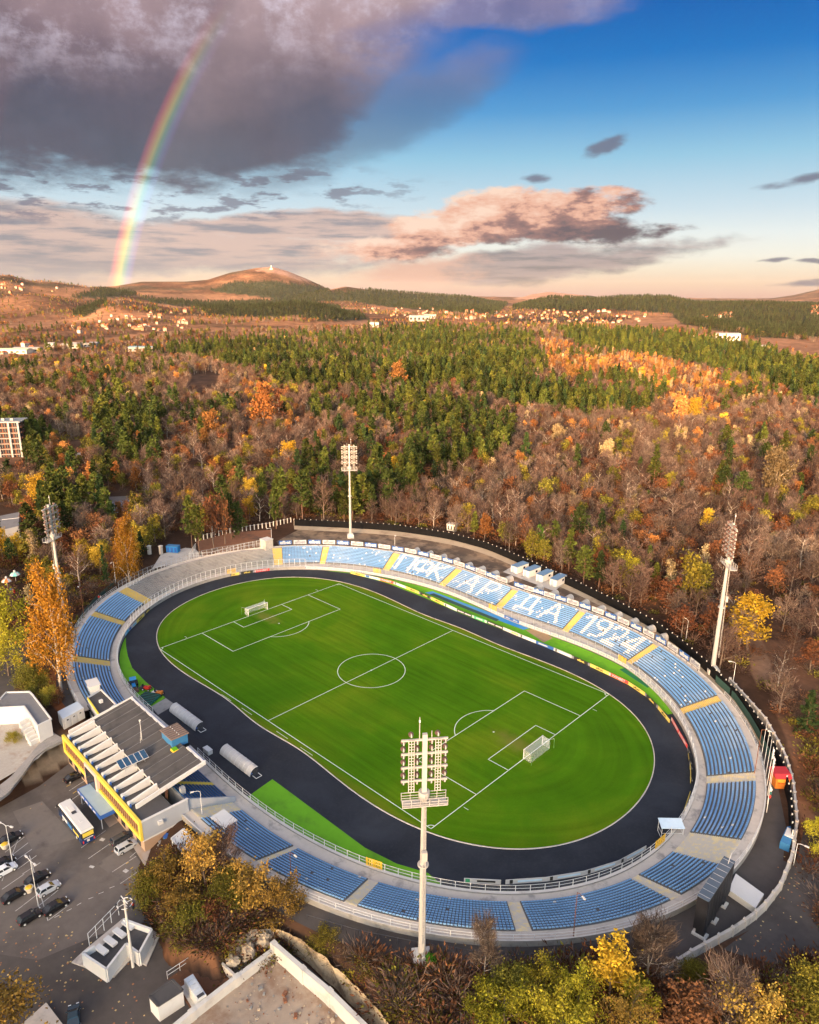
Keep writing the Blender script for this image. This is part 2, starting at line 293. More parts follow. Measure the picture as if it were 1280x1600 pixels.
LINE_Y = mat('yellow road marking', (0.50, 0.32, 0.07), 0.85, 0.15, 1.5)

# ------------------------------------------------------------------ mesh writer
class MB:
    def __init__(s): s.v = []; s.f = []; s.mi = []; s.mats = []
    def slot(s, m):
        if m not in s.mats: s.mats.append(m)
        return s.mats.index(m)
    def face(s, pts, m):
        k = len(s.v); s.v += [tuple(map(float, q)) for q in pts]; s.f.append(tuple(range(k, k+len(pts)))); s.mi.append(s.slot(m))
    def hull(s, bot, top, m, cap=True, bottom=True):
        """closed prism between two loops of points"""
        k = len(s.v); n = len(bot); s.v += [tuple(map(float, q)) for q in bot] + [tuple(map(float, q)) for q in top]; i = s.slot(m)
        for j in range(n):
            j2 = (j+1) % n; s.f.append((k+j, k+j2, k+n+j2, k+n+j)); s.mi.append(i)
        if cap: s.f.append(tuple(range(k+n, k+2*n))); s.mi.append(i)
        if bottom: s.f.append(tuple(range(k+n-1, k-1, -1))); s.mi.append(i)
        return s
    def box(s, c, size, m, rz=0.0, ax=None):
        hx, hy, hz = size[0]/2, size[1]/2, size[2]/2
        if ax is None:
            ca, sa = math.cos(rz), math.sin(rz); ax = ((ca, sa, 0), (-sa, ca, 0), (0, 0, 1))
        A = np.array(ax, float); c = np.array(c, float)
        q = lambda x, y, z: c + A[0]*x + A[1]*y + A[2]*z
        return s.hull([q(-hx, -hy, -hz), q(hx, -hy, -hz), q(hx, hy, -hz), q(-hx, hy, -hz)], [q(-hx, -hy, hz), q(hx, -hy, hz), q(hx, hy, hz), q(-hx, hy, hz)], m)
    def prism(s, poly, z0, z1, m, bottom=True):
        P = np.array(poly, float)
        if np.sum(P[:, 0]*np.roll(P[:, 1], -1) - np.roll(P[:, 0], -1)*P[:, 1]) < 0: P = P[::-1]
        f = lambda z: [(x, y, z) for x, y in P[:, :2]]
        return s.hull(f(z0), f(z1), m, True, bottom)
    def tube(s, pts, r, m, n=6, cap=True):
        P = [np.array(q, float) for q in pts]; rs = r if isinstance(r, (list, tuple)) else [r]*len(P); i = s.slot(m); k0 = len(s.v); ref = None
        for j, q in enumerate(P):
            t = P[min(j+1, len(P)-1)] - P[max(j-1, 0)]; t = t/(np.linalg.norm(t)+1e-9)
            if ref is None: ref = np.array([0, 0, 1.0]) if abs(t[2]) < 0.9 else np.array([1.0, 0, 0])
            u = np.cross(t, ref); u /= np.linalg.norm(u)+1e-9; w = np.cross(t, u)
            for a in range(n):
                an = 2*math.pi*a/n; s.v.append(tuple(q + rs[j]*(math.cos(an)*u + math.sin(an)*w)))
        for j in range(len(P)-1):
            for a in range(n):
                b = (a+1) % n; s.f.append((k0+j*n+a, k0+j*n+b, k0+(j+1)*n+b, k0+(j+1)*n+a)); s.mi.append(i)
        if cap:
            s.f.append(tuple(range(k0+n-1, k0-1, -1))); s.mi.append(i); e = k0+(len(P)-1)*n; s.f.append(tuple(range(e, e+n))); s.mi.append(i)
        return s
    def bar(s, a, b, w, h, m):
        a = np.array(a, float); b = np.array(b, float); d = b-a; L = np.linalg.norm(d); t = d/L
        up = np.array([0, 0, 1.0]) if abs(t[2]) < 0.95 else np.array([0, 1.0, 0]); sd = np.cross(t, up); sd /= np.linalg.norm(sd); u2 = np.cross(sd, t)
        return s.box((a+b)/2, (L, w, h), m, ax=(t, sd, u2))
    def strip(s, A, B, m, flip=False):
        """ribbon between two equally long point rows"""
        k = len(s.v); n = len(A); s.v += [tuple(map(float, q)) for q in A] + [tuple(map(float, q)) for q in B]; i = s.slot(m)
        for j in range(n-1):
            q = (k+j, k+j+1, k+n+j+1, k+n+j); s.f.append(q[::-1] if flip else q); s.mi.append(i)
        return s
    def mesh(s, name):
        me = bpy.data.meshes.new(name); me.from_pydata(s.v, [], s.f)
        for m in s.mats: me.materials.append(m)
        me.polygons.foreach_set('material_index', s.mi); me.update(); return me
    def obj(s, name, parent=None, loc=(0, 0, 0), rz=0.0, smooth=False):
        me = s.mesh(name)
        if smooth: me.polygons.foreach_set('use_smooth', [True]*len(me.polygons))
        return link(name, me, parent, loc, rz)
def link(name, me, parent=None, loc=(0, 0, 0), rz=0.0):
    o = bpy.data.objects.new(name, me); COL.objects.link(o); o.location = loc; o.rotation_euler = (0, 0, rz)
    if parent is not None: o.parent = parent
    return o
def tag(o, label=None, cat=None, group=None, kind=None):
    if label: o['label'] = label
    if cat: o['category'] = cat
    if group: o['group'] = group
    if kind: o['kind'] = kind
    return o
def thing(name, label, cat, loc=(0, 0, 0), rz=0.0, group=None):
    o = bpy.data.objects.new(name, None); COL.objects.link(o); o.empty_display_size = 0.5
    o.location = loc; o.rotation_euler = (0, 0, rz); return tag(o, label, cat, group)
def copy_tree(o, parent=None):
    c = o.copy(); COL.objects.link(c)
    if parent is not None: c.parent = parent
    for ch in list(o.children): copy_tree(ch, c)
    return c
def ground(name, mb, kind='structure', label=None):
    o = mb.obj(name); o['kind'] = kind
    if label: o['label'] = label
    return o
_txt = {}
def text_mesh(txt, m, size=1.0, depth=0.012, bold=0.0, key=None):
    """lettering as a thin mesh standing in the x-z plane, centred"""
    k = (txt, m.name, size, bold)
    if k in _txt: return _txt[k]
    cu = bpy.data.curves.new('lettering', 'FONT'); cu.body = txt; cu.size = size; cu.align_x = 'CENTER'; cu.align_y = 'CENTER'
    cu.extrude = depth; cu.offset = bold; cu.resolution_u = 2
    o = bpy.data.objects.new('lettering', cu); COL.objects.link(o)
    dg = bpy.context.evaluated_depsgraph_get(); me = bpy.data.meshes.new_from_object(o.evaluated_get(dg))
    bpy.data.objects.remove(o); me.transform(Matrix.Rotation(math.pi/2, 4, 'X')); me.materials.clear(); me.materials.append(m); me.name = 'lettering'
    _txt[k] = me; return me

# ------------------------------------------------------------------ the bowl's curves
def curve_r(c, th):
    a = np.full_like(th, c[0]); i = 1; k = 1
    while i < len(c): a = a + c[i]*np.cos(k*th) + c[i+1]*np.sin(k*th); i += 2; k += 1
    return np.exp(a)
C_GRASS = [3.964, -0.0025, 0.0058, 0.4047, -0.011, -0.0036, 0.0013, 0.0125, -0.0054, 0.0004, -0.0024, -0.0277, 0.001]
C_FENCE = [4.2224, 0.0114, -0.0037, 0.2481, -0.0125, -0.0029, 0.0001, -0.0116, 0.0029, -0.009, -0.0022, -0.0011, -0.0087]
C_INNER = [4.269, 0.0036, 0.0008, 0.2306, -0.0198, -0.0052, 0.0008, -0.0127, -0.0042, -0.0018, -0.0055, 0.0043, -0.0006]
class Loop:
    def __init__(s, c, n=1440):
        th = np.linspace(-math.pi, math.pi, n, endpoint=False); r = curve_r(np.array(c), th)
        s.p = np.stack([r*np.cos(th), r*np.sin(th)], 1); s.th = th; s.n = n
        t = np.roll(s.p, -1, 0)-np.roll(s.p, 1, 0); t /= np.linalg.norm(t, axis=1)[:, None]; s.t = t; s.nrm = np.stack([t[:, 1], -t[:, 0]], 1)
        seg = np.linalg.norm(np.roll(s.p, -1, 0)-s.p, axis=1); s.s = np.concatenate([[0], np.cumsum(seg)[:-1]]); s.L = seg.sum()
    def f(s, q, off=0.0):
        """point, outward normal and tangent at arc length q (metres, anticlockwise), moved outwards by off"""
        q = np.asarray(q, float) % s.L; i = np.searchsorted(s.s, q, 'right')-1; i2 = (i+1) % s.n
        e = np.where(i2 == 0, s.L, s.s[i2]); u = ((q-s.s[i])/(e-s.s[i]))[..., None]
        P = s.p[i]*(1-u)+s.p[i2]*u; N = s.nrm[i]*(1-u)+s.nrm[i2]*u; N = N/np.linalg.norm(N, axis=-1, keepdims=True)
        return P+N*np.asarray(off)[..., None] if np.ndim(off) else P+N*off, N
    def near(s, xy):
        return s.s[np.argmin(((s.p-np.asarray(xy)[:2])**2).sum(1))]
    def dist(s, XY):
        """signed distance-like value (outside positive), by radius along the nearest normal"""
        th = np.arctan2(XY[:, 1], XY[:, 0]); i = ((th+math.pi)/(2*math.pi)*s.n).astype(int) % s.n
        return ((XY-s.p[i])*s.nrm[i]).sum(1)
INN = Loop(C_INNER); FEN = Loop(C_FENCE); GRA = Loop(C_GRASS)
def ring(lp, q0, q1, off, z, step=1.2):
    n = max(2, int(abs(q1-q0)/step)+1); q = np.linspace(q0, q1, n); P, N = lp.f(q, off); return np.c_[P, np.full(n, z)]
# ------------------------------------------------------------------ terrain
def inpoly(x, y, poly):
    x = np.asarray(x, float); y = np.asarray(y, float); r = np.zeros(x.shape, bool); n = len(poly); j = n-1
    for i in range(n):
        xi, yi = poly[i][:2]; xj, yj = poly[j][:2]
        c = ((yi > y) != (yj > y)) & (x < (xj-xi)*(y-yi)/((yj-yi) or 1e-9)+xi); r ^= c; j = i
    return r
def polydist(x, y, poly):
    best = np.full(np.shape(x), 1e9); n = len(poly)
    for i in range(n):
        a = np.array(poly[i][:2], float); b = np.array(poly[(i+1) % n][:2], float); d = b-a
        t = np.clip(((x-a[0])*d[0]+(y-a[1])*d[1])/max(d@d, 1e-9), 0, 1); best = np.minimum(best, np.hypot(x-a[0]-t*d[0], y-a[1]-t*d[1]))
    return np.where(inpoly(x, y, poly), -best, best)
def vnoise(x, y, s, seed=0):
    x = np.asarray(x)/s; y = np.asarray(y)/s; xi = np.floor(x).astype(np.int64); yi = np.floor(y).astype(np.int64); fx = x-xi; fy = y-yi
    h = lambda a, b: (((a*374761393+b*668265263+seed*974711) ^ ((a*374761393+b*668265263+seed*974711) >> 13))*1274126177 & 0xffffff)/float(0xffffff)
    fx = fx*fx*(3-2*fx); fy = fy*fy*(3-2*fy)
    return (h(xi, yi)*(1-fx)+h(xi+1, yi)*fx)*(1-fy)+(h(xi, yi+1)*(1-fx)+h(xi+1, yi+1)*fx)*fy
def fbm(x, y, s, seed=0, o=4):
    return sum(vnoise(x, y, s/2**k, seed+k)*0.5**(k+1) for k in range(o))/(1-0.5**o)
def P2(lst, z=0.0): return [tuple(at(a, b, z)[:2]) for a, b in lst]
ZP = 3.3                                         # level of the plateau the bowl is sunk into
LOW = P2([(-700, 1430), (0, 1255), (55, 1222), (108, 1185), (150, 1238), (229, 1318), (214, 1362), (236, 1440), (262, 1500), (345, 1530), (366, 1492), (400, 1468), (430, 1460), (478, 1486), (530, 1530), (600, 1600), (720, 1750), (700, 2300), (-900, 2600)], 0.0)
SITE = at(490, 1530, 0)[:2]
def ridge_z(px, py, D):
    d = AX_R*((px-640)/FPX)+AX_U*((800-py)/FPX)+AX_F; return EYE[2]+D*d[2]/math.hypot(d[0], d[1]), math.atan2(d[0], d[1])
RIDGES = [
 (3050, 330, [(-250, 470), (-60, 468), (0, 470), (50, 466), (95, 472), (130, 482), (170, 500)]),
 (3350, 300, [(560, 496), (640, 487), (720, 486), (780, 492), (840, 500)]),
 (1900, 260, [(1010, 520), (1060, 507), (1110, 505), (1160, 515), (1210, 530)]),
 (4300, 900, [(-200, 434), (-60, 427), (0, 430), (12, 429), (45, 438), (90, 441), (128, 447), (180, 456), (260, 470)]),
 (6600, 1300, [(-100, 452), (128, 449), (180, 447), (222, 440), (290, 440), (325, 437), (360, 426), (400, 419), (425, 417), (450, 424), (480, 436), (515, 452), (560, 462), (620, 475)]),
 (5400, 900, [(440, 466), (490, 455), (540, 445), (590, 452), (640, 456), (680, 459), (730, 462), (765, 470), (800, 480)]),
 (9500, 1800, [(690, 475), (740, 468), (772, 463), (800, 470), (830, 460), (858, 456), (890, 459), (925, 462), (960, 470), (1000, 476)]),
 (3700, 700, [(760, 488), (800, 478), (830, 469), (862, 462), (900, 464), (932, 465), (965, 462), (1015, 461), (1045, 462), (1085, 471), (1120, 472), (1180, 471), (1230, 473), (1280, 474), (1400, 474)]),
 (12500, 2500, [(1090, 478), (1150, 473), (1200, 467), (1240, 461), (1280, 452), (1340, 446), (1450, 440), (1600, 450)]),
 (2500, 330, [(60, 505), (115, 487), (160, 468), (190, 462), (225, 468), (270, 476), (330, 476), (400, 476), (470, 470), (510, 477), (545, 490), (590, 503)]),
]
RD = []
for D, w, pts in RIDGES:
    if D in (3700, 5400, 2500): pts = [(a, b+12.0*FPX/D) for a, b in pts]     # the crest outline is that of the tree tops
    q = sorted((ridge_z(a, b, D)[::-1] for a, b in pts)); RD.append((D, w, np.array([u[0] for u in q]), np.array([u[1] for u in q])))
SHADE_D, SHADE_H, SHADE_W = 1150.0, 243.0, 330.0  # added unseen hill behind the viewer, shaped to keep low sun off the foreground
def height(x, y, raw=False):
    x = np.asarray(x, float); y = np.asarray(y, float); dx = x-EYE[0]; dy = y-EYE[1]; r = np.hypot(dx, dy); a = np.arctan2(dx, dy)
    h = np.full(x.shape, ZP)
    far = np.clip((np.hypot(x, y)-190)/500, 0, 1)
    h = h+far*(fbm(x, y, 420, 5)-0.5)*26+np.clip((r-900)/2500, 0, 1)*(fbm(x, y, 1500, 9)-0.45)*60
    for D, w, aa, zz in RD:
        z = np.interp(a, aa, zz, left=0, right=0)
        e = np.clip((a-aa[0]+0.05)/0.05, 0, 1)*np.clip((aa[-1]+0.05-a)/0.05, 0, 1); z = np.where(a < aa[0], zz[0], np.where(a > aa[-1], zz[-1], z))
        g = np.exp(-((r-D)/w)**2)*e*e*(3-2*e)
        h = np.maximum(h, h*(1-g)+(z+(fbm(x, y, 500, 3)-0.5)*0.10*z*(1-g))*g)
    ta = math.atan2(TO_SUN[0], TO_SUN[1]); u = dx*math.sin(ta)+dy*math.cos(ta); v = dx*math.cos(ta)-dy*math.sin(ta)
    g = np.exp(-((u-SHADE_D)/SHADE_W)**2)*np.exp(-(v/1900.0)**2); h = h+SHADE_H*g*(1+0.10*(fbm(x, y, 300, 21)-0.5))
    near = np.hypot(x, y) < 400
    if near.any():
        xx, yy = x[near], y[near]; hh = h[near]
        dl = polydist(xx, yy, LOW); k = np.clip((dl+0.5)/np.where(np.hypot(xx-SITE[0], yy-SITE[1]) < 24, 1.9, 7.0), 0, 1); k = k*k*(3-2*k); hh = hh*k-0.06*(1-k)
        db = INN.dist(np.stack([xx, yy], 1)); hh = np.where(db < 10.3, -1.2, hh)
        h[near] = hh
    return h
def hz(x, y): return float(height(np.array([x]), np.array([y]))[0])

# land cover seen on the far slopes (survey outlines)
COVER_GREEN = [[(325, 455), (362, 441), (430, 439), (500, 448), (520, 456), (590, 452), (680, 459), (742, 463), (795, 474), (775, 492), (690, 487), (610, 480), (540, 470), (480, 472), (400, 463)],
 [(110, 466), (150, 452), (205, 452), (215, 462), (170, 465)], [(112, 492), (150, 470), (168, 464), (166, 476), (132, 496)], [(215, 464), (250, 468), (330, 472), (470, 466), (528, 480), (548, 492), (480, 492), (420, 497), (330, 492), (300, 480), (240, 474)],
 [(460, 497), (500, 488), (560, 489), (578, 499), (520, 502)], [(798, 482), (830, 467), (862, 460), (1015, 459), (1045, 460), (1085, 469), (1285, 471), (1285, 512), (1180, 508), (1060, 502), (1050, 490), (960, 484), (880, 486)],
 [(1060, 505), (1180, 500), (1290, 500), (1290, 530), (1180, 528), (1110, 514)]]
COVER_FIELD = [[(-200, 520), (0, 508), (130, 497), (60, 515), (-200, 535)], [(-200, 552), (0, 546), (120, 532), (240, 519), (330, 512), (440, 512), (500, 505), (575, 500), (590, 512), (500, 524), (400, 522), (250, 526), (100, 552), (-200, 575)],
 [(430, 500), (460, 490), (520, 484), (560, 489), (500, 490), (470, 500)], [(1080, 518), (1140, 514), (1200, 520), (1400, 536), (1400, 575), (1280, 560), (1200, 548), (1120, 540)], [(220, 466), (300, 458), (400, 464), (480, 474), (420, 478), (330, 472), (250, 472)],
 [(560, 468), (640, 475), (700, 486), (640, 490), (580, 480)], [(1000, 494), (1060, 498), (1110, 510), (1060, 520), (1000, 512), (960, 505)]]
COVER_ROCK = [[(395, 423), (425, 414), (455, 424), (490, 441), (470, 438), (440, 428)], [(800, 468), (830, 457), (858, 453), (925, 460), (900, 466)]]
def terrain():
    aimg = np.radians(np.arange(-34, 34.01, 0.22))+YAW
    aoth = np.radians(np.arange(35.5, 325, 2.2))+YAW
    A = np.concatenate([aimg, aoth]); R_ = [6.0]
    while R_[-1] < 15500: R_.append(R_[-1]*(1.013 if R_[-1] < 320 else 1.019))
    R_ = np.array(R_); aa, rr = np.meshgrid(A, R_); X = EYE[0]+rr*np.sin(aa); Y = EYE[1]+rr*np.cos(aa); H = height(X, Y)
    nr, na = X.shape; X = np.concatenate([[EYE[0]], X.ravel()]); Y = np.concatenate([[EYE[1]], Y.ravel()]); H = np.concatenate([[float(H[0].mean())], H.ravel()])
    idx = 1+np.arange(nr*na).reshape(nr, na); a0 = idx[:-1]; a1 = idx[1:]
    q = np.stack([a0, np.roll(a0, -1, 1), np.roll(a1, -1, 1), a1], -1).reshape(-1, 4)
    tri = np.stack([np.zeros(na, int), np.roll(idx[0], -1), idx[0]], 1)
    me = bpy.data.meshes.new('terrain')
    nv = len(X); nl = q.size+tri.size; npol = len(q)+len(tri)
    me.vertices.add(nv); me.loops.add(nl); me.polygons.add(npol)
    me.vertices.foreach_set('co', np.stack([X, Y, H], 1).astype(np.float32).ravel())
    me.loops.foreach_set('vertex_index', np.concatenate([q[:, ::-1].ravel(), tri.ravel()]).astype(np.int32))
    st = np.concatenate([np.arange(len(q))*4, len(q)*4+np.arange(len(tri))*3]); me.polygons.foreach_set('loop_start', st.astype(np.int32))
    me.polygons.foreach_set('use_smooth', np.ones(npol, bool)); me.update(calc_edges=True); me.validate()
    p = pix(np.stack([X, Y, H], 1)); px, py = p[:, 0], p[:, 1]; ok = p[:, 2] > 0
    r = np.hypot(X-EYE[0], Y-EYE[1])
    c = np.tile(np.array([0.075, 0.039, 0.023]), (nv, 1))                       # leaf litter and scrub
    scr = np.array([0.105, 0.047, 0.025]); k = np.clip((r-1300)/900, 0, 1)[:, None]; c = c*(1-k)+scr*k
    pt = np.clip((fbm(X, Y, 330, 91)-0.42)*5.0, 0, 1)[:, None]*k; c = c*(1-pt)+np.array([0.24, 0.118, 0.062])*pt
    pt = np.clip((fbm(X, Y, 240, 97)-0.54)*7.0, 0, 1)[:, None]*k; c = c*(1-pt)+np.array([0.050, 0.034, 0.020])*pt
    n = fbm(X, Y, 160, 31)[:, None]; n = 0.5+(n-0.5)*1.6; c = c*(0.55+0.9*n)
    for polys, cc in ((COVER_FIELD, (0.22, 0.112, 0.062)), (COVER_GREEN, (0.030, 0.036, 0.016)), (COVER_ROCK, (0.34, 0.19, 0.13))):
        for pl in polys:
            mk = inpoly(px, py, pl) & ok & (r > 900); c[mk] = np.array(cc)*(0.8+0.4*n[mk])
    for pl, cc in (([(48, 1226), (108, 1190), (116, 1166), (104, 1152), (60, 1182), (30, 1222)], (0.34, 0.24, 0.15)), ([(70, 1050), (100, 1036), (112, 1100), (98, 1116), (78, 1100)], (0.26, 0.085, 0.03)), ([(1176, 1000), (1300, 1000), (1300, 1300), (1250, 1300), (1236, 1180)], (0.15, 0.075, 0.042)), ([(250, 1480), (330, 1470), (345, 1530), (262, 1500)], (0.15, 0.068, 0.034)), ([(1140, 945), (1180, 960), (1212, 1062), (1180, 1066)], (0.22, 0.125, 0.075)), ([(1238, 1180), (1262, 1180), (1290, 1400), (1262, 1400)], (0.26, 0.11, 0.05))):
        mk = inpoly(px, py, pl) & ok & (r < 500); c[mk] = np.array(cc)*(0.7+0.6*n[mk])
    at_ = me.color_attributes.new('cover', 'FLOAT_COLOR', 'POINT'); at_.data.foreach_set('color', np.c_[c, np.ones(nv)].astype(np.float32).ravel())
    m = bpy.data.materials.new('land cover'); m.use_nodes = True; g = NT(m.node_tree); b = m.node_tree.nodes['Principled BSDF']
    va = g.new('ShaderNodeVertexColor', layer_name='cover'); tc = g.new('ShaderNodeTexCoord'); co = tc.outputs['Object']
    n1 = g.noise(co, 0.6, 5, 0.65); n2 = g.noise(co, 0.045, 6, 0.65); n3 = g.noise(co, 0.012, 6, 0.7)
    f = g.m('MULTIPLY', g.m('ADD', 0.5, n1), g.m('MULTIPLY', g.m('MAXIMUM', g.m('SUBTRACT', g.m('MULTIPLY', n2, 2.3), 0.2), 0.15), g.m('ADD', 0.25, g.m('MULTIPLY', n3, 1.5))))
    cc = g.v('MULTIPLY', va.outputs[0], g.xyz(f, f, f))
    cc = g.mix(g.m('MULTIPLY', g.mr(n2, 0.55, 0.7), 0.35), cc, (0.21, 0.11, 0.055))
    g.put(b.inputs['Base Color'], cc); b.inputs['Roughness'].default_value = 0.95; b.inputs['Specular IOR Level'].default_value = 0.1
    bp_ = g.new('ShaderNodeBump'); bp_.inputs['Strength'].default_value = 0.6; bp_.inputs['Distance'].default_value = 0.6; g.l.new(n2, bp_.inputs['Height']); g.l.new(bp_.outputs[0], b.inputs['Normal'])
    me.materials.append(m); o = link('terrain', me); o['kind'] = 'structure'
terrain()

# ------------------------------------------------------------------ pitch, track, turf, paths
def disc(lp, off, z, m, mb, n=360):
    q = np.linspace(0, lp.L, n, endpoint=False); P, N = lp.f(q, off); k = len(mb.v); mb.v += [(0.0, 0.0, z)]+[(a, b, z) for a, b in P]; i = mb.slot(m)
    for j in range(n): mb.f.append((k, k+1+j, k+1+(j+1) % n)); mb.mi.append(i)
    return mb
ground('running_track', disc(FEN, 0.3, 0.0, TRACK, MB()))
ground('pitch', disc(GRA, 0.0, 0.012, GRASS, MB()))
k = MB(); q = np.linspace(0, GRA.L, 500); P0, _ = GRA.f(q, 0.0); P1, _ = GRA.f(q, 0.20)
k.strip(np.c_[P0, np.full(500, 0.09)], np.c_[P1, np.full(500, 0.09)], CONC); k.strip(np.c_[P1, np.full(500, 0.09)], np.c_[P1, np.full(500, 0.0)], STEEL_W); k.strip(np.c_[P0, np.full(500, 0.012)], np.c_[P0, np.full(500, 0.09)], CONC)
ground('track_kerb', k)
def poly_sheet(name, pts, z, m, kind='structure'):
    mb = MB(); P = [(a, b, z) for a, b in pts]
    ar = sum(P[i][0]*P[(i+1) % len(P)][1]-P[(i+1) % len(P)][0]*P[i][1] for i in range(len(P)))
    mb.face(P if ar > 0 else P[::-1], m); me = mb.mesh(name)
    import bmesh
    bm = bmesh.new(); bm.from_mesh(me); bmesh.ops.triangulate(bm, faces=bm.faces); bm.to_mesh(me); bm.free(); o = link(name, me); o['kind'] = kind; return o
def fence_s(px, py, z=0.6): return FEN.near(at(px, py, z))
def along(lp, q0, q1, off, n=40): P, N = lp.f(np.linspace(q0, q1, n), off); return [tuple(a) for a in P]
# turf in front of the near stand, beside the main stand and along the far straight
qa, qb = fence_s(387, 1242), fence_s(700, 1386)
poly_sheet('turf_strip', along(FEN, qa, qb, -0.25)+[(59.5, -42.6), (54.0, -44.9), (47.0, -46.2), (18.6, -46.3)], 0.010, TURF)
qa, qb = FEN.near((-66.5, -37.6)), FEN.near((-29.5, -51.0))
poly_sheet('turf_strip', along(FEN, qa, qb, -0.25)+[(-25.6, -50.4), (-27.0, -45.9), (-38.0, -45.6), (-47.5, -44.6), (-54.7, -42.3), (-60.0, -40.2)], 0.010, TURF)
qa, qb = FEN.near((68.5, 38.0)), FEN.near((-66.0, 38.7))
poly_sheet('turf_strip', along(FEN, qa, qb, -0.3, 80)+[(-56.6, 43.4), (-45.2, 45.6), (-39.9, 46.2), (-24, 46.1), (-6, 45.0), (27.8, 44.8), (37.8, 43.9), (47.7, 42.6), (55, 41.6), (62.2, 38.6), (67.5, 35.6)], 0.010, TURF)
poly_sheet('paved_threshold', P2([(236, 1104), (259, 1091), (274, 1101), (247, 1117)]), 0.014, CONC_D)
poly_sheet('long_jump_runway', P2([(822, 985), (838, 982), (864, 997), (850, 1004)]), 0.016, mat('sandy ground', (0.30, 0.20, 0.11), 0.95, 0.2, 1.0))
poly_sheet('blue_mat_strip', P2([(664, 926), (676, 924), (830, 981), (818, 984)]), 0.017, BLUE_P)
poly_sheet('dark_mat_strip', P2([(671, 929), (678, 927), (780, 968), (776, 971)]), 0.021, TAR)
poly_sheet('dark_mat_strip', P2([(968, 1046), (976, 1044), (1016, 1072), (1012, 1075)]), 0.018, mat('green mat', (0.01, 0.13, 0.05), 0.9, 0.1, 1.0))
# white pitch markings
mk = MB(); ZL = 0.024
def ln(x0, y0, x1, y1, w=0.16):
    d = np.array([x1-x0, y1-y0]); L = np.linalg.norm(d); t = d/L; n = np.array([-t[1], t[0]])*w/2; a = np.array([x0, y0])-t*w/2; b = np.array([x1, y1])+t*w/2
    mk.face([(*(a-n), ZL), (*(b-n), ZL), (*(b+n), ZL), (*(a+n), ZL)], LINE)
def arc(cx, cy, r, a0, a1, n=64, w=0.16):
    A = np.linspace(a0, a1, n); f = lambda q: np.c_[cx+q*np.cos(A), cy+q*np.sin(A), np.full(n, ZL+0.004)]
    mk.strip(f(r-w/2), f(r+w/2), LINE, True)
for sy in (-1, 1): ln(-52.5, 34*sy, 52.5, 34*sy)
for sx in (-1, 1):
    ln(52.5*sx, -34, 52.5*sx, 34); ln(36*sx, -20.16, 36*sx, 20.16); ln(47*sx, -9.16, 47*sx, 9.16)
    for sy in (-1, 1):
        ln(52.5*sx, 20.16*sy, 36*sx, 20.16*sy); ln(52.5*sx, 9.16*sy, 47*sx, 9.16*sy)
        c0 = {(1, 1): math.pi, (-1, 1): 1.5*math.pi, (-1, -1): 0.0, (1, -1): 0.5*math.pi}[(sx, sy)]; arc(52.5*sx, 34*sy, 1.0, c0, c0+math.pi/2, 12)
        ln(52.5*sx+0.6*sx, 24.9*sy, 52.5*sx+1.7*sx, 24.9*sy, 0.12)
    th = math.acos(5.5/9.15); a0 = math.pi if sx > 0 else 0.0; arc(41.5*sx, 0, 9.15, a0-th, a0+th, 40); arc(41.5*sx, 0, 0.12, 0, 6.283, 12, 0.2)
ln(0, -34, 0, 34); arc(0, 0, 9.15, 0, 2*math.pi, 96); arc(0, 0, 0.12, 0, 6.283, 12, 0.2)
for x in (-14, -5, 5, 14): ln(x, -35.2, x+4.2 if x > 0 else x-4.2, -35.2, 0.1)
ground('pitch_markings', mk)

# car park, drives and the dark path round the bowl
poly_sheet('car_park_surface', P2([(-350, 1352), (0, 1262), (62, 1228), (112, 1190), (150, 1240), (228, 1322), (211, 1362), (212, 1400), (228, 1440), (150, 1462), (60, 1500), (-80, 1480), (-420, 1560)]), 0.0, ASPH)
poly_sheet('yard_surface', P2([(-500, 1560), (-80, 1460), (60, 1480), (150, 1450), (228, 1430), (262, 1500), (300, 1540), (330, 1560), (200, 1700), (100, 1900), (-700, 1900)]), -0.012, ASPH_D)
for i, pl in enumerate(([(20, 1268), (66, 1252), (120, 1310), (52, 1330)], [(150, 1350), (196, 1322), (226, 1352), (210, 1392)])):
    poly_sheet('asphalt_patch', P2(pl), 0.006+0.004*i, ASPH_P)
lm = MB()
def park_line(a, b, m=LINE_R, w=0.12, z=0.022):
    A = at(*a)[:2]; B = at(*b)[:2]; t = (B-A)/np.linalg.norm(B-A); n = np.array([-t[1], t[0]])*w/2
    lm.face([(*(A-n), z), (*(B-n), z), (*(B+n), z), (*(A+n), z)], m)
for a, b in (((127, 1325), (165, 1298)), ((138, 1342), (174, 1317)), ((175, 1363), (213, 1338)), ((188, 1381), (223, 1357)), ((112, 1250), (140, 1230)), ((108, 1236), (137, 1217)), ((86, 1262), (105, 1249)), ((203, 1340), (212, 1332)), ((128, 1258), (133, 1255))): park_line(a, b)
for a, b in (((98, 1221), (104, 1218)), ((104, 1229), (110, 1226)), ((197, 1350), (201, 1347)), ((204, 1358), (208, 1355)), ((114, 1240), (120, 1236)), ((196, 1400), (206, 1392))): park_line(a, b, LINE_Y, 0.2)
for i in range(6): park_line((3+6.3*i, 1390-13+6.2*i-0), (38+6.3*i-8, 1307+7.2*i), LINE_R, 0.1) if i in (0,) else None
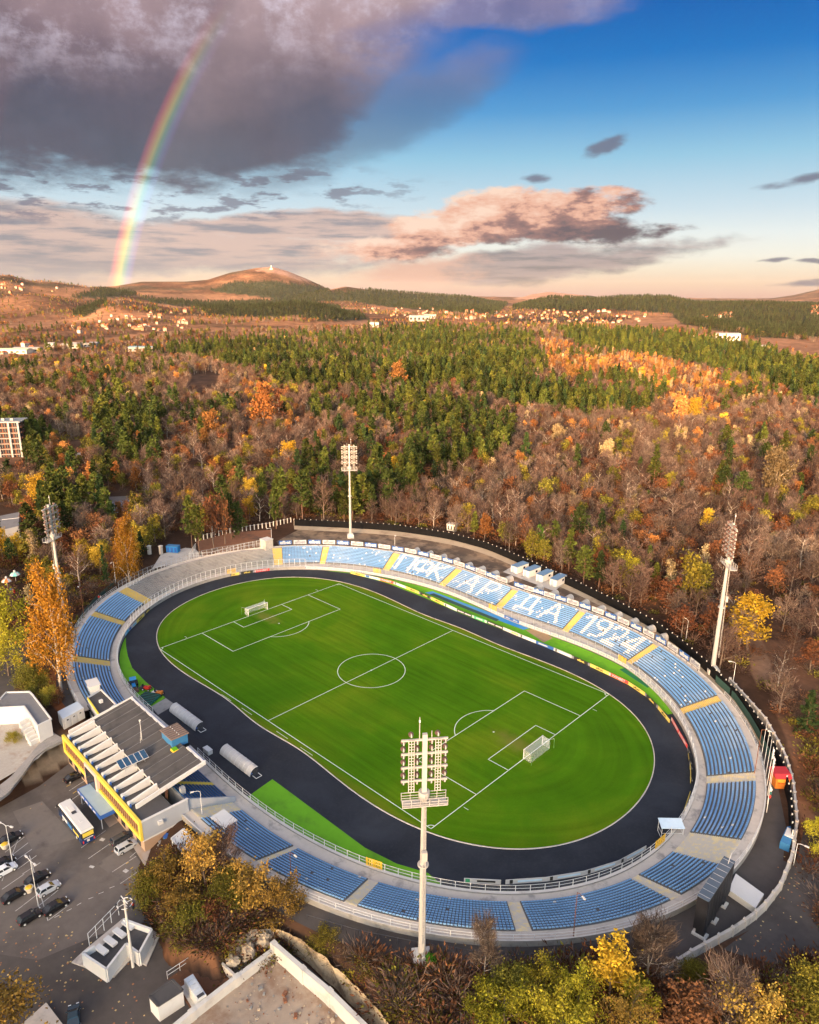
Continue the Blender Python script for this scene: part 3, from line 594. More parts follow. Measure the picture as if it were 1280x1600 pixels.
for a, b in (((3, 1390), (38, 1366)), ((8, 1332), (38, 1308)), ((14, 1340), (44, 1317)), ((20, 1348), (50, 1327)), ((28, 1358), (57, 1337)), ((35, 1366), (63, 1348)), ((46, 1378), (76, 1370)), ((24, 1424), (58, 1398)), ((60, 1416), (91, 1391)), ((76, 1438), (107, 1415)), ((20, 1400), (30, 1392)), ((46, 1337), (75, 1439)), ((171, 1388), (179, 1385)), ((154, 1397), (162, 1394)), ((138, 1405), (146, 1402)), ((120, 1415), (127, 1411)), ((104, 1424), (112, 1420)), ((85, 1434), (93, 1430))): park_line(a, b)
for a, b in (((158, 1314), (162, 1310)), ((194, 1363), (199, 1359)), ((142, 1356), (145, 1353))): park_line(a, b, LINE_R, 0.9)
ground('parking_markings', lm)
lm = MB()
def in_out(off0, off1, q0, q1, z, m, name, step=1.5):
    mb = MB(); mb.strip(ring(INN, q0, q1, off0, z, step), ring(INN, q0, q1, off1, z, step), m, True); return ground(name, mb)
QN = INN.near(at(380, 1265, 1)[:2])              # where the near stand starts beside the main stand
qs = lambda px, py, z=1.0: INN.near(at(px, py, z)[:2])
q_r0 = qs(470, 1330); q_r1 = qs(1084, 1300)
o1 = np.interp(np.linspace(0, 1, 120), [0, 0.25, 0.5, 0.75, 1], [3.0, 4.5, 4.6, 6.5, 10])
qq = np.linspace(q_r0, q_r1, 120); Pa, _ = INN.f(qq, 10.3); Pb, _ = INN.f(qq, 10.8+o1)
mb = MB(); mb.strip(np.c_[Pa, np.full(120, ZP+0.03)], np.c_[Pb, np.full(120, ZP+0.03)], ASPH_D, True); ground('footpath', mb)
poly_sheet('service_road', P2([(1112, 1060), (1140, 1085), (1172, 1130), (1200, 1180), (1214, 1220), (1228, 1290), (1224, 1345), (1205, 1398), (1165, 1440), (1120, 1468), (1050, 1488), (1052, 1440), (1110, 1400), (1166, 1330), (1180, 1250), (1176, 1180), (1150, 1110)], ZP), ZP+0.035, ASPH_D)
poly_sheet('outer_road', P2([(1258, 1290), (1400, 1280), (1500, 1480), (1280, 1520), (1180, 1500), (1130, 1484), (1190, 1440), (1226, 1395), (1246, 1340)], ZP), ZP+0.055, ASPH_D)
poly_sheet('bank_of_dirt', along(INN, qs(1060, 1107), qs(440, 880), 11.4, 90)+P2([(432, 846), (470, 826), (548, 826), (620, 831), (700, 843), (760, 859), (830, 889), (900, 921), (960, 951), (1020, 983), (1065, 1016), (1108, 1058), (1112, 1075)], ZP), ZP+0.05, DIRT)
def band(name, inner, outer, z, m, k=6):
    def den(l):
        l = np.array(l, float); t = np.arange(len(l)); u = np.linspace(0, len(l)-1, (len(l)-1)*k+1); i = np.clip(u.astype(int), 0, len(l)-2); f = (u-i)[:, None]
        m0 = np.gradient(l, axis=0); h00 = 2*f**3-3*f**2+1; h10 = f**3-2*f**2+f; h01 = -2*f**3+3*f**2; h11 = f**3-f**2
        return h00*l[i]+h10*m0[i]+h01*l[i+1]+h11*m0[i+1]
    A = den([at(a, b, z)[:2] for a, b in inner]); B = den([at(a, b, z)[:2] for a, b in outer]); mb = MB()
    mb.strip(np.c_[A, np.full(len(A), z)], np.c_[B, np.full(len(B), z)], m); ground(name, mb); return A, B
ROAD_IN = [(460, 821), (548, 825), (620, 830), (700, 842), (760, 858), (830, 888), (900, 920), (960, 950), (1020, 982), (1065, 1015), (1110, 1055), (1160, 1106), (1197, 1160), (1221, 1208), (1233, 1258), (1236, 1325)]
ROAD_OUT = [(460, 815), (548, 814), (620, 818), (700, 829), (760, 846), (830, 876), (900, 905), (960, 933), (1030, 968), (1080, 1008), (1140, 1068), (1195, 1130), (1225, 1185), (1237, 1225), (1242, 1270), (1240, 1320)]
off = lambda pts, dx, dy: [(a+dx, b+dy) for a, b in pts]
band('verge', [(a-0.9*8, b+6) if a > 1060 else (a, b+9-(abs(a-800)/120)) for a, b in ROAD_IN[:13]], [(a-0.6, b+0.4) for a, b in ROAD_IN[:13]], ZP+0.075, VERGE)
poly_sheet('grey_yard', P2([(252, 866), (290, 856), (306, 858), (318, 874), (262, 884), (238, 888)], ZP), ZP+0.03, CONC)
poly_sheet('bare_bank', P2([(306, 846), (360, 832), (425, 828), (424, 848), (370, 864), (318, 872)], ZP), ZP+0.03, mat('bare red earth', (0.19, 0.085, 0.045), 0.95, 0.3, 0.6, 0.4, dirt=(0.06, 0.045, 0.04), dscale=0.1))
poly_sheet('side_road', P2([(0, 990), (38, 960), (60, 985), (22, 1080), (0, 1110), (-200, 1250), (-260, 1120)], ZP), ZP+0.03, ASPH_D)
poly_sheet('side_lane', P2([(88, 1044), (112, 1040), (122, 1080), (108, 1112), (88, 1086)], ZP), ZP+0.03, ASPH_D)
poly_sheet('wood_road', P2([(166, 778), (210, 776), (212, 795), (190, 800), (168, 795)], ZP), ZP+0.5, ASPH)
poly_sheet('ramp_yard', P2([(0, 1100), (22, 1105), (60, 1130), (92, 1150), (60, 1185), (0, 1220), (-200, 1290), (-200, 1150)], ZP), ZP+0.03, mat('pale gravel', (0.40, 0.35, 0.29), 0.95, 0.2, 1.5, 0.4, dirt=(0.28, 0.18, 0.12), dscale=0.25))
# ------------------------------------------------------------------ the seating bowl
NROW, TREAD, RISE, Z0 = 12, 0.74, 0.28, 1.25
ORD = ['', 'first', 'second', 'third', 'fourth', 'fifth', 'sixth', 'seventh', 'eighth', 'ninth', 'tenth', 'eleventh', 'twelfth', 'thirteenth', 'fourteenth', 'fifteenth', 'sixteenth', 'seventeenth', 'eighteenth', 'nineteenth']
def nth(n):
    if n < 20: return ORD[n]
    t = ['twenty', 'thirty', 'forty', 'fifty'][n//10-2]; return (t[:-1]+'ieth') if n % 10 == 0 else t+'-'+ORD[n % 10]
ZTOP = Z0+RISE*(NROW-1); OUT = TREAD*NROW
def mid_s(inn, out): return INN.near((at(*inn, 1.0)[:2]*0.5+INN.p[np.argmin(((INN.p-at(*out, ZTOP)[:2])**2).sum(1))]*0.5))
def aisle_q(inn, out):
    a = INN.near(at(*inn, 1.0)[:2]); b = INN.near(at(*out, ZTOP)[:2]); d = b-a
    if d > INN.L/2: d -= INN.L
    if d < -INN.L/2: d += INN.L
    return (a+d/2) % INN.L
bowl = thing('stadium_bowl', 'oval concrete stadium bowl with rows of blue seats round the green pitch', 'stadium stand')
AIS = [  # (start, end) of each stepped gangway, anticlockwise seen from above (left to right along the bottom of the photo)
 ('near', (457, 1322), (465, 1327), (402, 1346), (405, 1354)), ('near', (570, 1376), (586, 1382), (537, 1419), (555, 1425)), ('near', (792, 1407), (812, 1407), (807, 1458), (831, 1457)),
 ('near', (991, 1374), (1004, 1366), (1047, 1411), (1059, 1401)), ('worn', (1055, 1333), (1084, 1300), (1124, 1353), (1152, 1315)), ('worn', (1100, 1221), (1100, 1208), (1167, 1221), (1167, 1211)),
 ('side', (1070, 1115), (1061, 1107), (1125, 1097), (1117, 1087)), ('far', (992, 1038), (984, 1033), (1027, 1010), (1020, 1005)), ('far', (892, 989), (882, 986), (910, 957), (901, 954)),
 ('far', (786, 950), (774, 947), (815, 922), (805, 919)), ('far', (697, 916), (686, 914), (720, 892), (710, 889)), ('far', (611, 890), (600, 889), (624, 867), (614, 864)), ('far', (508, 880), (499, 880), (515, 855), (505, 854)),
 ('far', (441, 881), (428, 883), (441, 853), (427, 853)), ('left', (232, 939), (221, 947), (206, 915), (187, 922)), ('left', (196, 970), (193, 976), (150, 958), (145, 965)), ('left', (172, 1031), (172, 1040), (118, 1027), (117, 1037))]
GANG = []
for kind, a, b, c, d in AIS: GANG.append((kind, aisle_q(a, c), aisle_q(b, d)))
Q_START = QN; Q_STAIR = INN.near(at(340, 1246, 1)[:2]); Q_END = INN.near((-27.0, -55.2))
def un(q, ref): return q if q >= ref else q+INN.L
G2 = [(k, un(a, Q_STAIR), un(b, Q_STAIR)) for k, a, b in GANG]; QE = un(Q_END, Q_STAIR)
GANGS = [('worn', Q_STAIR, un(Q_START, Q_STAIR))]+G2
SECT = []
for i in range(len(GANGS)):
    a = GANGS[i][2]; b = GANGS[i+1][1] if i+1 < len(GANGS) else QE; SECT.append((a, b))
def steps(mb, q0, q1, n, tread, rise, z0, off0, m, top=True, mr=None):
    for i in range(n):
        z = z0+rise*i; o = off0+tread*i
        mb.strip(ring(INN, q0, q1, o, z-rise if i else z0-0.45), ring(INN, q0, q1, o, z), mr or m); mb.strip(ring(INN, q0, q1, o, z), ring(INN, q0, q1, o+tread, z), m)
    for q, fl in ((q0, False), (q1, True)):   # stepped cheeks
        P, N = INN.f(np.array([q]), 0.0); P, N = P[0], N[0]
        for i in range(n):
            a = P+N*(off0+tread*i); b = P+N*(off0+tread*(i+1)); z = z0+rise*i
            f = [(a[0], a[1], z0-0.45), (b[0], b[1], z0-0.45), (b[0], b[1], z), (a[0], a[1], z)]; mb.face(f if not fl else f[::-1], mr or m)
def lips(q):
    pass
# seat: pan, curved back, front lip
def seat_mb(m):
    s = MB(); w = 0.215
    pr = [(0.02, 0.36), (0.26, 0.34), (0.33, 0.55), (0.38, 0.60), (0.41, 0.59), (0.35, 0.30), (0.04, 0.26)]      # (depth outwards, height)
    L = [(-w, d, z) for d, z in pr]; Rr = [(w, d, z) for d, z in pr]; n = len(pr); k = len(s.v); s.v += L+Rr; i = s.slot(m)
    for j in range(n): s.f.append((k+j, k+(j+1) % n, k+n+(j+1) % n, k+n+j)); s.mi.append(i)
    s.f.append(tuple(range(k, k+n))); s.f.append(tuple(range(k+2*n-1, k+n-1, -1))); s.mi += [i, i]; return s
SEAT_ME = {m.name: seat_mb(m).mesh('seat') for m in (SEAT_B, SEAT_F, SEAT_W, SEAT_D)}
SV = np.array(seat_mb(SEAT_B).v); SF = seat_mb(SEAT_B).f
def seats_mesh(name, items, parent):
    """items: (x, y, z, outward angle, material): one mesh of many seats"""
    if not items: return None
    mb = MB(); a = np.array([q[:4] for q in items]); c, s_ = np.cos(a[:, 3]), np.sin(a[:, 3])
    X = SV[None, :, 0]; D = SV[None, :, 1]; Z = SV[None, :, 2]
    # local x runs along the row, local y outwards
    vx = a[:, :1]+X*(-s_[:, None])+D*c[:, None]; vy = a[:, 1:2]+X*c[:, None]+D*s_[:, None]; vz = a[:, 2:3]+Z
    V = np.stack([vx, vy, vz], -1).reshape(-1, 3); mb.v = [tuple(q) for q in V.tolist()]; nv = len(SV)
    for i, q in enumerate(items):
        sl_ = mb.slot(q[4]); o = i*nv
        for f in SF: mb.f.append(tuple(o+j for j in f)); mb.mi.append(sl_)
    o = mb.obj(name, parent); o['kind'] = 'stuff'; return o
# painted letters as strokes in a box of width w and height 1 (x to the reader's right, y up)
GLY = {'П': (0.8, [[(0, 0), (0, 1), (0.8, 1), (0.8, 0)]]), 'Ф': (1.0, [[(0.5, 0), (0.5, 1)], [(0.25, 0.22), (0.03, 0.36), (0.0, 0.52), (0.05, 0.70), (0.28, 0.84), (0.72, 0.84), (0.95, 0.70), (1.0, 0.52), (0.97, 0.36), (0.75, 0.22), (0.25, 0.22)]]),
 'К': (0.8, [[(0, 0), (0, 1)], [(0.8, 1), (0.05, 0.5), (0.8, 0)]]), 'А': (0.9, [[(0, 0), (0.45, 1), (0.9, 0)], [(0.18, 0.33), (0.72, 0.33)]]), 'Р': (0.75, [[(0, 0), (0, 1), (0.5, 1), (0.72, 0.88), (0.75, 0.72), (0.70, 0.56), (0.5, 0.45), (0, 0.45)]]),
 'Д': (0.95, [[(0.0, 0), (0.02, 0.18), (0.93, 0.18), (0.95, 0)], [(0.2, 0.18), (0.3, 1), (0.75, 1), (0.75, 0.18)]]), '1': (0.35, [[(0, 0.78), (0.3, 1), (0.3, 0)]]), '9': (0.6, [[(0.58, 0.62), (0.3, 0.48), (0.03, 0.62), (0.0, 0.78), (0.12, 0.96), (0.45, 0.98), (0.6, 0.8), (0.58, 0.4), (0.45, 0.08), (0.08, 0.03)]]),
 '2': (0.6, [[(0, 0.78), (0.12, 0.96), (0.45, 0.98), (0.58, 0.78), (0.5, 0.5), (0, 0.02), (0.6, 0.02)]]), '4': (0.65, [[(0.48, 0), (0.48, 1), (0, 0.32), (0.65, 0.32)]])}
WORDS = {11: 'ПФК', 10: 'АР', 9: 'ДА', 8: '1924'}      # by gangway index at the sector's left end seen from the pitch
PITCHW = 0.5
cand = []; stuff = {}; sect_obj = []
for si, (a, b) in enumerate(SECT):
    kind = GANGS[si][0]; bare = 13 <= si-1 and si == 14
    mb = MB(); steps(mb, a, b, NROW, TREAD, RISE, Z0, 0.0, TERRACE_SHADE if si != 14 else CONC_D)
    so_ = mb.obj('seating_sector', bowl); sect_obj.append(so_)
    if si == 14: so_['label'] = 'bare grey concrete terrace sector without seats'; continue
    items = []; n0 = int((b-a-0.3)/PITCHW)
    letters = {}
    wd = WORDS.get(si, None)
    if wd:
        Hm = 7.6; wid = [GLY[c][0]*Hm*0.85 for c in wd]; room = n0*PITCHW; gap = min(3.0, (room-1.6-sum(wid))/(len(wd)+0.2)); sc_ = 1.0
        if gap < 1.3: sc_ = (room-1.6-1.3*(len(wd)+0.2))/sum(wid); gap = 1.3
        x = (room-sum(wid)*sc_-gap*(len(wd)-1))/2
        for c, w_ in zip(wd, wid):
            for st_ in GLY[c][1]:
                for p0, p1 in zip(st_[:-1], st_[1:]):
                    A_ = np.array([x+p0[0]/GLY[c][0]*w_*sc_, p0[1]*Hm]); B_ = np.array([x+p1[0]/GLY[c][0]*w_*sc_, p1[1]*Hm]); D_ = B_-A_
                    for r_ in range(NROW):
                        for j in range(n0):
                            q_ = np.array([room-(j+0.5)*PITCHW, (r_-1.3)*TREAD]); t_ = min(1, max(0, ((q_-A_)@D_)/(D_@D_+1e-9)))
                            if np.hypot(*((q_-A_-D_*t_)/(1.0, 1.0))) < 0.47: letters[(r_, j)] = 1
            x += w_*sc_+gap
    far = GANGS[si][0] in ('far', 'side') and si >= 7
    for r_ in range(NROW):
        n = n0; q = a+0.15+(b-a-0.3)*(np.arange(n)+0.5)/n; P, N = INN.f(q, TREAD*r_+0.20); z = Z0+RISE*r_-0.16
        for j in range(n):
            if rnd() < 0.004: continue
            w = (r_, j) in letters or rnd() < (0.03 if far else 0.004)
            items.append((P[j, 0], P[j, 1], z, math.atan2(N[j, 1], N[j, 0]), SEAT_W if w else (SEAT_F if far or (si in (5, 6, 7)) else SEAT_B)))
    stuff[si] = items
    if si in (1, 2, 3, 4, 5):
        A = np.array([q[:3] for q in items]); pq = pix(A)
        for i in range(len(items)):
            if 0 < pq[i, 0] < 1280 and pq[i, 1] < 1600: cand.append((pq[i, 2], si, i))
cand.sort(); single = {(s_, i) for _, s_, i in cand[:300]}
for si, items in stuff.items():
    rest = []
    for i, it in enumerate(items):
        if (si, i) in single:
            o = link('seat', SEAT_ME[it[4].name], sect_obj[si], it[:3], it[3]-math.pi/2)
        else: rest.append(it)
    seats_mesh('seat_rows', rest, sect_obj[si])
# gangways: half-height steps
for gi, (kind, a, b) in enumerate(GANGS):
    mb = MB(); m = {'near': YEL_W, 'worn': YEL_W, 'side': YEL, 'far': YEL, 'left': YEL}[kind]
    steps(mb, a, b, NROW*2, TREAD/2, RISE/2, Z0-0.17, 0.0, m)
    o = mb.obj('stepped_gangway', bowl); o['label'] = {'near': 'narrow gangway with worn yellow steps', 'worn': 'wide gangway with rubbed off yellow paint'}.get(kind, 'gangway of bright yellow painted steps')
# the walkway below the seats, the rim wall towards the track, the walkway behind the top row and the outer wall
ZW = 0.82
mb = MB(); q0, q1 = Q_STAIR-24, QE+24
NQ = 700; qq = np.linspace(q0, q1, NQ); PI_, NI_ = INN.f(qq, 0.0)
dq = FEN.dist(PI_); PF = PI_-NI_*np.maximum(dq, 2.0)[:, None]           # the rim above the track
mb.strip(np.c_[PF, np.full(NQ, ZW)], np.c_[PI_+NI_*0.02, np.full(NQ, ZW)], CONC); mb.obj('front_walkway', bowl)
mb = MB(); A0 = PF+NI_*0.55
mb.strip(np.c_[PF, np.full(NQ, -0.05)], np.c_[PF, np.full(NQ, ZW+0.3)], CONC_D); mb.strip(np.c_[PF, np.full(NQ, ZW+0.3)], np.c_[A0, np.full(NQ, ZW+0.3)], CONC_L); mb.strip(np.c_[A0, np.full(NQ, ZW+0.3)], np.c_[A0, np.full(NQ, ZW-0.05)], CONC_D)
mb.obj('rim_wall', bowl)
qb = np.linspace(Q_STAIR, QE, 600); m_ = len(qb); w2 = 1.6
Pb0, Nb = INN.f(qb, OUT); Pb1, _ = INN.f(qb, OUT+w2)
mb = MB(); mb.strip(np.c_[Pb0, np.full(m_, ZTOP-0.05)], np.c_[Pb1, np.full(m_, ZTOP-0.05)], CONC); mb.strip(np.c_[Pb0, np.full(m_, ZTOP)], np.c_[Pb0, np.full(m_, ZTOP-0.06)], CONC); mb.obj('rear_walkway', bowl)
mb = MB(); Pb2, _ = INN.f(qb, OUT+w2+0.25); zt = ZTOP+0.12
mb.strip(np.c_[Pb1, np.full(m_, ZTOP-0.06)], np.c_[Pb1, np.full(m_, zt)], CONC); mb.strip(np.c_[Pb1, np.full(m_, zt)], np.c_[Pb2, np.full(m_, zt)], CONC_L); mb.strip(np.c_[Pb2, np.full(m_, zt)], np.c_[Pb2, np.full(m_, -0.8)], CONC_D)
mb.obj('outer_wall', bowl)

# railing along the rim: posts, rails and a thin mesh between
WIRE = bpy.data.materials.new('thin wire mesh'); WIRE.use_nodes = True
g_ = NT(WIRE.node_tree); p_ = WIRE.node_tree.nodes['Principled BSDF']; p_.inputs['Base Color'].default_value = (0.40, 0.41, 0.40, 1); p_.inputs['Alpha'].default_value = 0.09; p_.inputs['Roughness'].default_value = 0.5
def line_fence(name, label, loopf, n, h, z, mpost, r=0.035, rails=(1.0, 0.5), wire=True, mrail=None, group=None, cat='fence', skip=None):
    P = loopf(n); t = thing(name, label, cat, (P[0][0], P[0][1], z), 0, group); o3 = np.array([P[0][0], P[0][1], z])
    pm = MB().box((0, 0, h/2), (2*r, 2*r, h), mpost).mesh('post')
    step = max(1, n//300+1) if n > 300 else 1
    for j in range(0, n): 
        if j < 300: o = link('post', pm, t, tuple(np.array([P[j][0], P[j][1], z])-o3))
    for fr in rails:
        rm = MB()
        for j in range(n-1):
            if skip and skip(j): continue
            a = np.array([P[j][0], P[j][1], z+h*fr-0.02])-o3; b = np.array([P[j+1][0], P[j+1][1], z+h*fr-0.02])-o3; rm.bar(a, b, 0.05, 0.05, mrail or mpost)
        if rm.v: rm.obj('rail', t)
    if wire:
        wm = MB(); B = np.c_[P[:, :2], np.full(n, z+0.05)]-o3; T = np.c_[P[:, :2], np.full(n, z+h)]-o3; wm.strip(B, T, WIRE); wm.obj('wire_panel', t)
    return t
def rimpts(qa, qb):
    def f(n):
        q = np.linspace(qa, qb, n); P, N = INN.f(q, 0.0); d = FEN.dist(P); return P-N*np.maximum(d, 2.0)[:, None]+N*0.12
    return f
q_near0 = INN.near(at(318, 1188, 1)[:2])-3; qx = un(INN.near(at(1005, 1052, 1)[:2]), q_near0)
line_fence('rim_railing', 'pale steel railing along the near rim of the running track', rimpts(q_near0, qx), int((qx-q_near0)/2.6), 1.35, ZW+0.3, STEEL_W, 0.045)
q2 = un(INN.near(at(480, 885, 1)[:2]), qx)
line_fence('rim_railing', 'tall grey railing in front of the lettered far seats', rimpts(qx+0.5, q2), int((q2-qx)/2.7), 2.3, ZW+0.3, STEEL, 0.04, (1.0,), True)
q3 = un(INN.near(at(205, 975, 1)[:2]), q2)
line_fence('rim_railing', 'tall grey railing in front of the bare concrete terrace', rimpts(q2+0.5, q3), int((q3-q2)/2.0), 3.0, ZW+0.3, STEEL_W, 0.05, (1.0, 0.5), True)
q4 = un(INN.near((-30, -52)), q3)
line_fence('rim_railing', 'grey railing along the left bend beside the tractor', rimpts(q3+0.5, q4+9), int((q4+9-q3)/2.6), 1.35, ZW+0.3, STEEL_W, 0.045)
# railings behind the top row
def backpts(qa, qb, o=OUT+w2+0.1): return lambda n: INN.f(np.linspace(qa, qb, n), o)[0]
sA = Q_STAIR+24; sB = un(INN.near(at(1116, 1087, ZTOP)[:2]), Q_STAIR)
line_fence('rear_railing', 'thin grey railing behind the top row of the near seats', backpts(sA, sB), int((sB-sA)/2.6), 1.1, zt, STEEL_W, 0.03, (1.0, 0.5), True)
sC = un(INN.near(at(425, 850, ZTOP)[:2]), sB); sD = un(INN.near(at(190, 920, ZTOP)[:2]), sC)
line_fence('rear_railing', 'tall grey bar fence behind the bare concrete terrace', backpts(sC+1, sD), int((sD-sC)/1.6), 2.3, zt, STEEL, 0.045, (1.0, 0.5), True)
line_fence('rear_railing', 'thin grey railing behind the top row of the left bend', backpts(sD+1, QE-2), int((QE-sD)/2.4), 1.1, zt, STEEL_W, 0.03, (1.0, 0.5), True)

# yellow gates in the railing
def gate(px, py, label, big=False):
    q = INN.near(at(px, py, 1.0)[:2]); P, N = INN.f(np.array([q]), 0.0); d = max(FEN.dist(P)[0], 2.0); c = P[0]-N[0]*(d-0.1); rz = math.atan2(N[0, 1], N[0, 0])+math.pi/2
    t = thing('pitch_gate', label, 'gate', (c[0], c[1], ZW+0.3), rz, 'yellow gates in the pitch railing')
    for x in (-1.5, 0, 1.5): MB().box((x, -0.1, 0.85), (0.12, 0.12, 1.7), YEL_G).obj('post', t)
    for x in (-0.75, 0.75):
        lf = MB()
        for z in (0.1, 0.85, 1.6): lf.box((x, -0.1, z), (1.36, 0.07, 0.09), YEL_G)
        for k in range(4): lf.box((x-0.52+0.35*k, -0.1, 0.85), (0.16, 0.05, 1.5), YEL_G)
        lf.obj('gate_leaf', t)
for px, py, lb in ((583, 1358, 'yellow double gate in the near railing beside the turf strip'), (1047, 1330, 'orange yellow gate leaning by the small white canopy'), (975, 1034, 'yellow gate below the gangway right of the number four'),
                   (773, 952, 'yellow gate in the middle of the far railing'), (594, 893, 'yellow gate left of the first white seat letter'), (359, 894, 'yellow gate in front of the bare concrete terrace')): gate(px, py, lb)

# ------------------------------------------------------------------ advertising boards
AD = {}
def paint(n, c): return mat(n, c, 0.55, 0.04, 1.0)
INKS = {'w': paint('board white', (0.46, 0.46, 0.45)), 'b': paint('board blue', (0.03, 0.10, 0.30)), 'y': paint('board yellow', (0.62, 0.48, 0.11)), 'k': paint('board black', (0.025, 0.025, 0.022)), 'r': paint('board red', (0.62, 0.06, 0.05)),
        't': paint('board cyan', (0.06, 0.38, 0.55)), 'g': paint('board green', (0.06, 0.32, 0.14)), 'c': paint('board cream', (0.72, 0.62, 0.36)), 'd': paint('board grey', (0.22, 0.22, 0.25)), 's': paint('board pale blue', (0.45, 0.62, 0.74)), 'o': paint('board orange', (0.8, 0.36, 0.04))}
def board(c, rz, w, h, bg, txt, ink, label, group, tilt=0.0, post=True, tsize=0.72, spots=None, bold=0.02):
    """board standing at c; its face looks along local -y"""
    t = thing('advertising_board', label, 'advertising board', c, rz, group)
    MB().box((0, 0.05, h/2), (w-0.03, 0.07, h), INKS[bg]).obj('panel', t)
    if post:
        pm = MB()
        for x in (-w*0.35, w*0.35): pm.bar((x, 0.10, 0.02), (x, 0.55, 0.02), 0.05, 0.04, STEEL).bar((x, 0.12, h*0.8), (x, 0.52, 0.03), 0.04, 0.04, STEEL)
        pm.obj('brace', t)
    if txt:
        me = text_mesh(txt, INKS[ink], 1.0, 0.012, bold); xs = [v.co.x for v in me.vertices]; tw = max(xs)-min(xs); k = min(h*tsize/0.75, w*0.86/tw)
        o = link('lettering', me, t, (0, -0.002, h*0.5)); o.scale = (min(k*1.25, w*0.86/tw), 1, k)
    for (x, ww, ck) in (spots or ()):
        MB().box((x*w, 0.012, h*0.5), (ww*w, 0.03, h*0.86 if ww < 0.3 else h*0.4), INKS[ck]).obj('mark', t)
    return t
# the long row on posts behind the far seats
qa = un(INN.near(at(434, 850, ZTOP+1)[:2]), Q_STAIR); qm1 = un(INN.near(at(806, 905, ZTOP+1)[:2]), Q_STAIR); qm0 = un(INN.near(at(819, 908, ZTOP+1)[:2]), Q_STAIR); qz = un(INN.near(at(1099, 1046, ZTOP+1)[:2]), Q_STAIR)
for (s0, s1, nb, first, wh) in ((qa, qm1, 18, 'b', 'left of the entrance gap'), (qm0, qz, 16, 'b', 'right of the entrance gap')):
    for i in range(nb):
        qv = s0+(s1-s0)*(i+0.5)/nb; P, N = INN.f(np.array([qv]), OUT+1.2); w = abs(s1-s0)/nb*1.02; c = P[0]; bl = i % 2 == 0
        rz = math.atan2(N[0, 1], N[0, 0])-math.pi/2
        t = board((c[0], c[1], ZTOP+0.75), rz, w, 1.6, 'b' if bl else 'w', 'efbet', 'w' if bl else 'd', ('navy' if bl else 'white')+' efbet board behind the far seats, '+nth(nb-i if wh.startswith('left') else i+1)+' from the '+('left' if wh.startswith('left') else 'gap')+' on the '+wh.split()[0]+' run', 'efbet boards behind the far seats', post=False, tsize=0.85, bold=0.045)
        pm = MB()
        for x in (-w*0.3, w*0.3): pm.box((x, 0.14, 0.2), (0.09, 0.09, 2.0), DARKM)
        pm.obj('stand_post', t)
# white boards hung along the far railing
s0 = un(INN.near(at(1046, 1092, 1)[:2]), Q_STAIR); s1 = un(INN.near(at(478, 885, 1)[:2]), Q_STAIR); nb = 52; f = rimpts(s0, s1); PP = f(nb+1)
for i in range(nb):
    a, b = PP[i], PP[i+1]; c = (a+b)/2; d = b-a; rz = math.atan2(d[1], d[0])+math.pi; nn = np.array([d[1], -d[0]])/np.linalg.norm(d)
    c = c-nn*0.25
    gq = pix([(c[0], c[1], 1.2)])[0]
    blue = 789 < gq[0] < 806
    board((c[0], c[1], 0.35), rz+0.0, np.linalg.norm(d), 0.95, 'b' if blue else 'w', 'efbet', 'w' if blue else 'd', 'blue railing board with white efbet lettering beside the yellow gate' if blue else 'white efbet railing board below the far seats, '+nth(i+1)+' from the right end', 'railing boards along the far seats', post=False, tsize=0.5, spots=None if blue else [(-0.46, 0.06, 'b')])
# boards at the edge of the track: bg, text, ink, marks
def row(path, specs, where, z=0.0, h=0.95):
    Q = np.array([at(a, b, 0.3)[:2] for a, b in path]); sg = np.r_[0, np.cumsum(np.linalg.norm(np.diff(Q, axis=0), axis=1))]; n = len(specs); L = sg[-1]/n; seen = {}
    for i, sp in enumerate(specs):
        if sp is None: continue
        bg, txt, ink, spots, desc = sp; p0 = np.array([np.interp(i*L, sg, Q[:, k]) for k in (0, 1)]); p1 = np.array([np.interp((i+1)*L, sg, Q[:, k]) for k in (0, 1)])
        d = p1-p0; c = (p0+p1)/2; rz = math.atan2(d[1], d[0])
        board((c[0], c[1], z), rz, np.linalg.norm(d), h, bg, txt, ink, (desc+' '+where+', '+nth(i+1)+' in its row') if len((desc+' '+where).split()) < 13 else desc+', '+nth(i+1)+' '+where.replace('lying ', ''), 'advertising boards at the track edge', spots=spots)
Yb = ('y', 'efbet', 'k', None, 'yellow board with black efbet lettering'); Kb = ('k', 'efbet', 'y', [(-0.44, 0.1, 'd'), (0.44, 0.1, 'd')], 'black board with yellow efbet lettering'); Rb = ('r', 'WINBET', 'w', [(-0.45, 0.08, 'w')], 'red board with white WINBET lettering')
Wb = ('w', None, 'd', [(-0.36, 0.08, 'k'), (0.1, 0.6, 's')], 'white board with small grey print'); Sb = ('w', None, 'b', [(-0.3, 0.24, 'b'), (0.25, 0.36, 't')], 'white board with blue blocks'); Tb = ('t', None, 'w', [(0, 0.5, 's')], 'cyan board'); Bb = ('b', None, 'w', [(-0.1, 0.5, 'w')], 'blue board with pale print')
Cb = ('c', None, 'o', [(0.1, 0.5, 'w')], 'cream board with faint print'); Gb = ('g', None, 'w', [(-0.4, 0.12, 'w'), (0, 0.4, 'w'), (0.4, 0.12, 'w')], 'green board with white emblems'); KWb = ('k', None, 'w', [(-0.24, 0.4, 'w'), (0.24, 0.4, 'w')], 'black board with white print'); WOb = ('w', None, 'o', [(0.25, 0.4, 'o')], 'white and orange board')
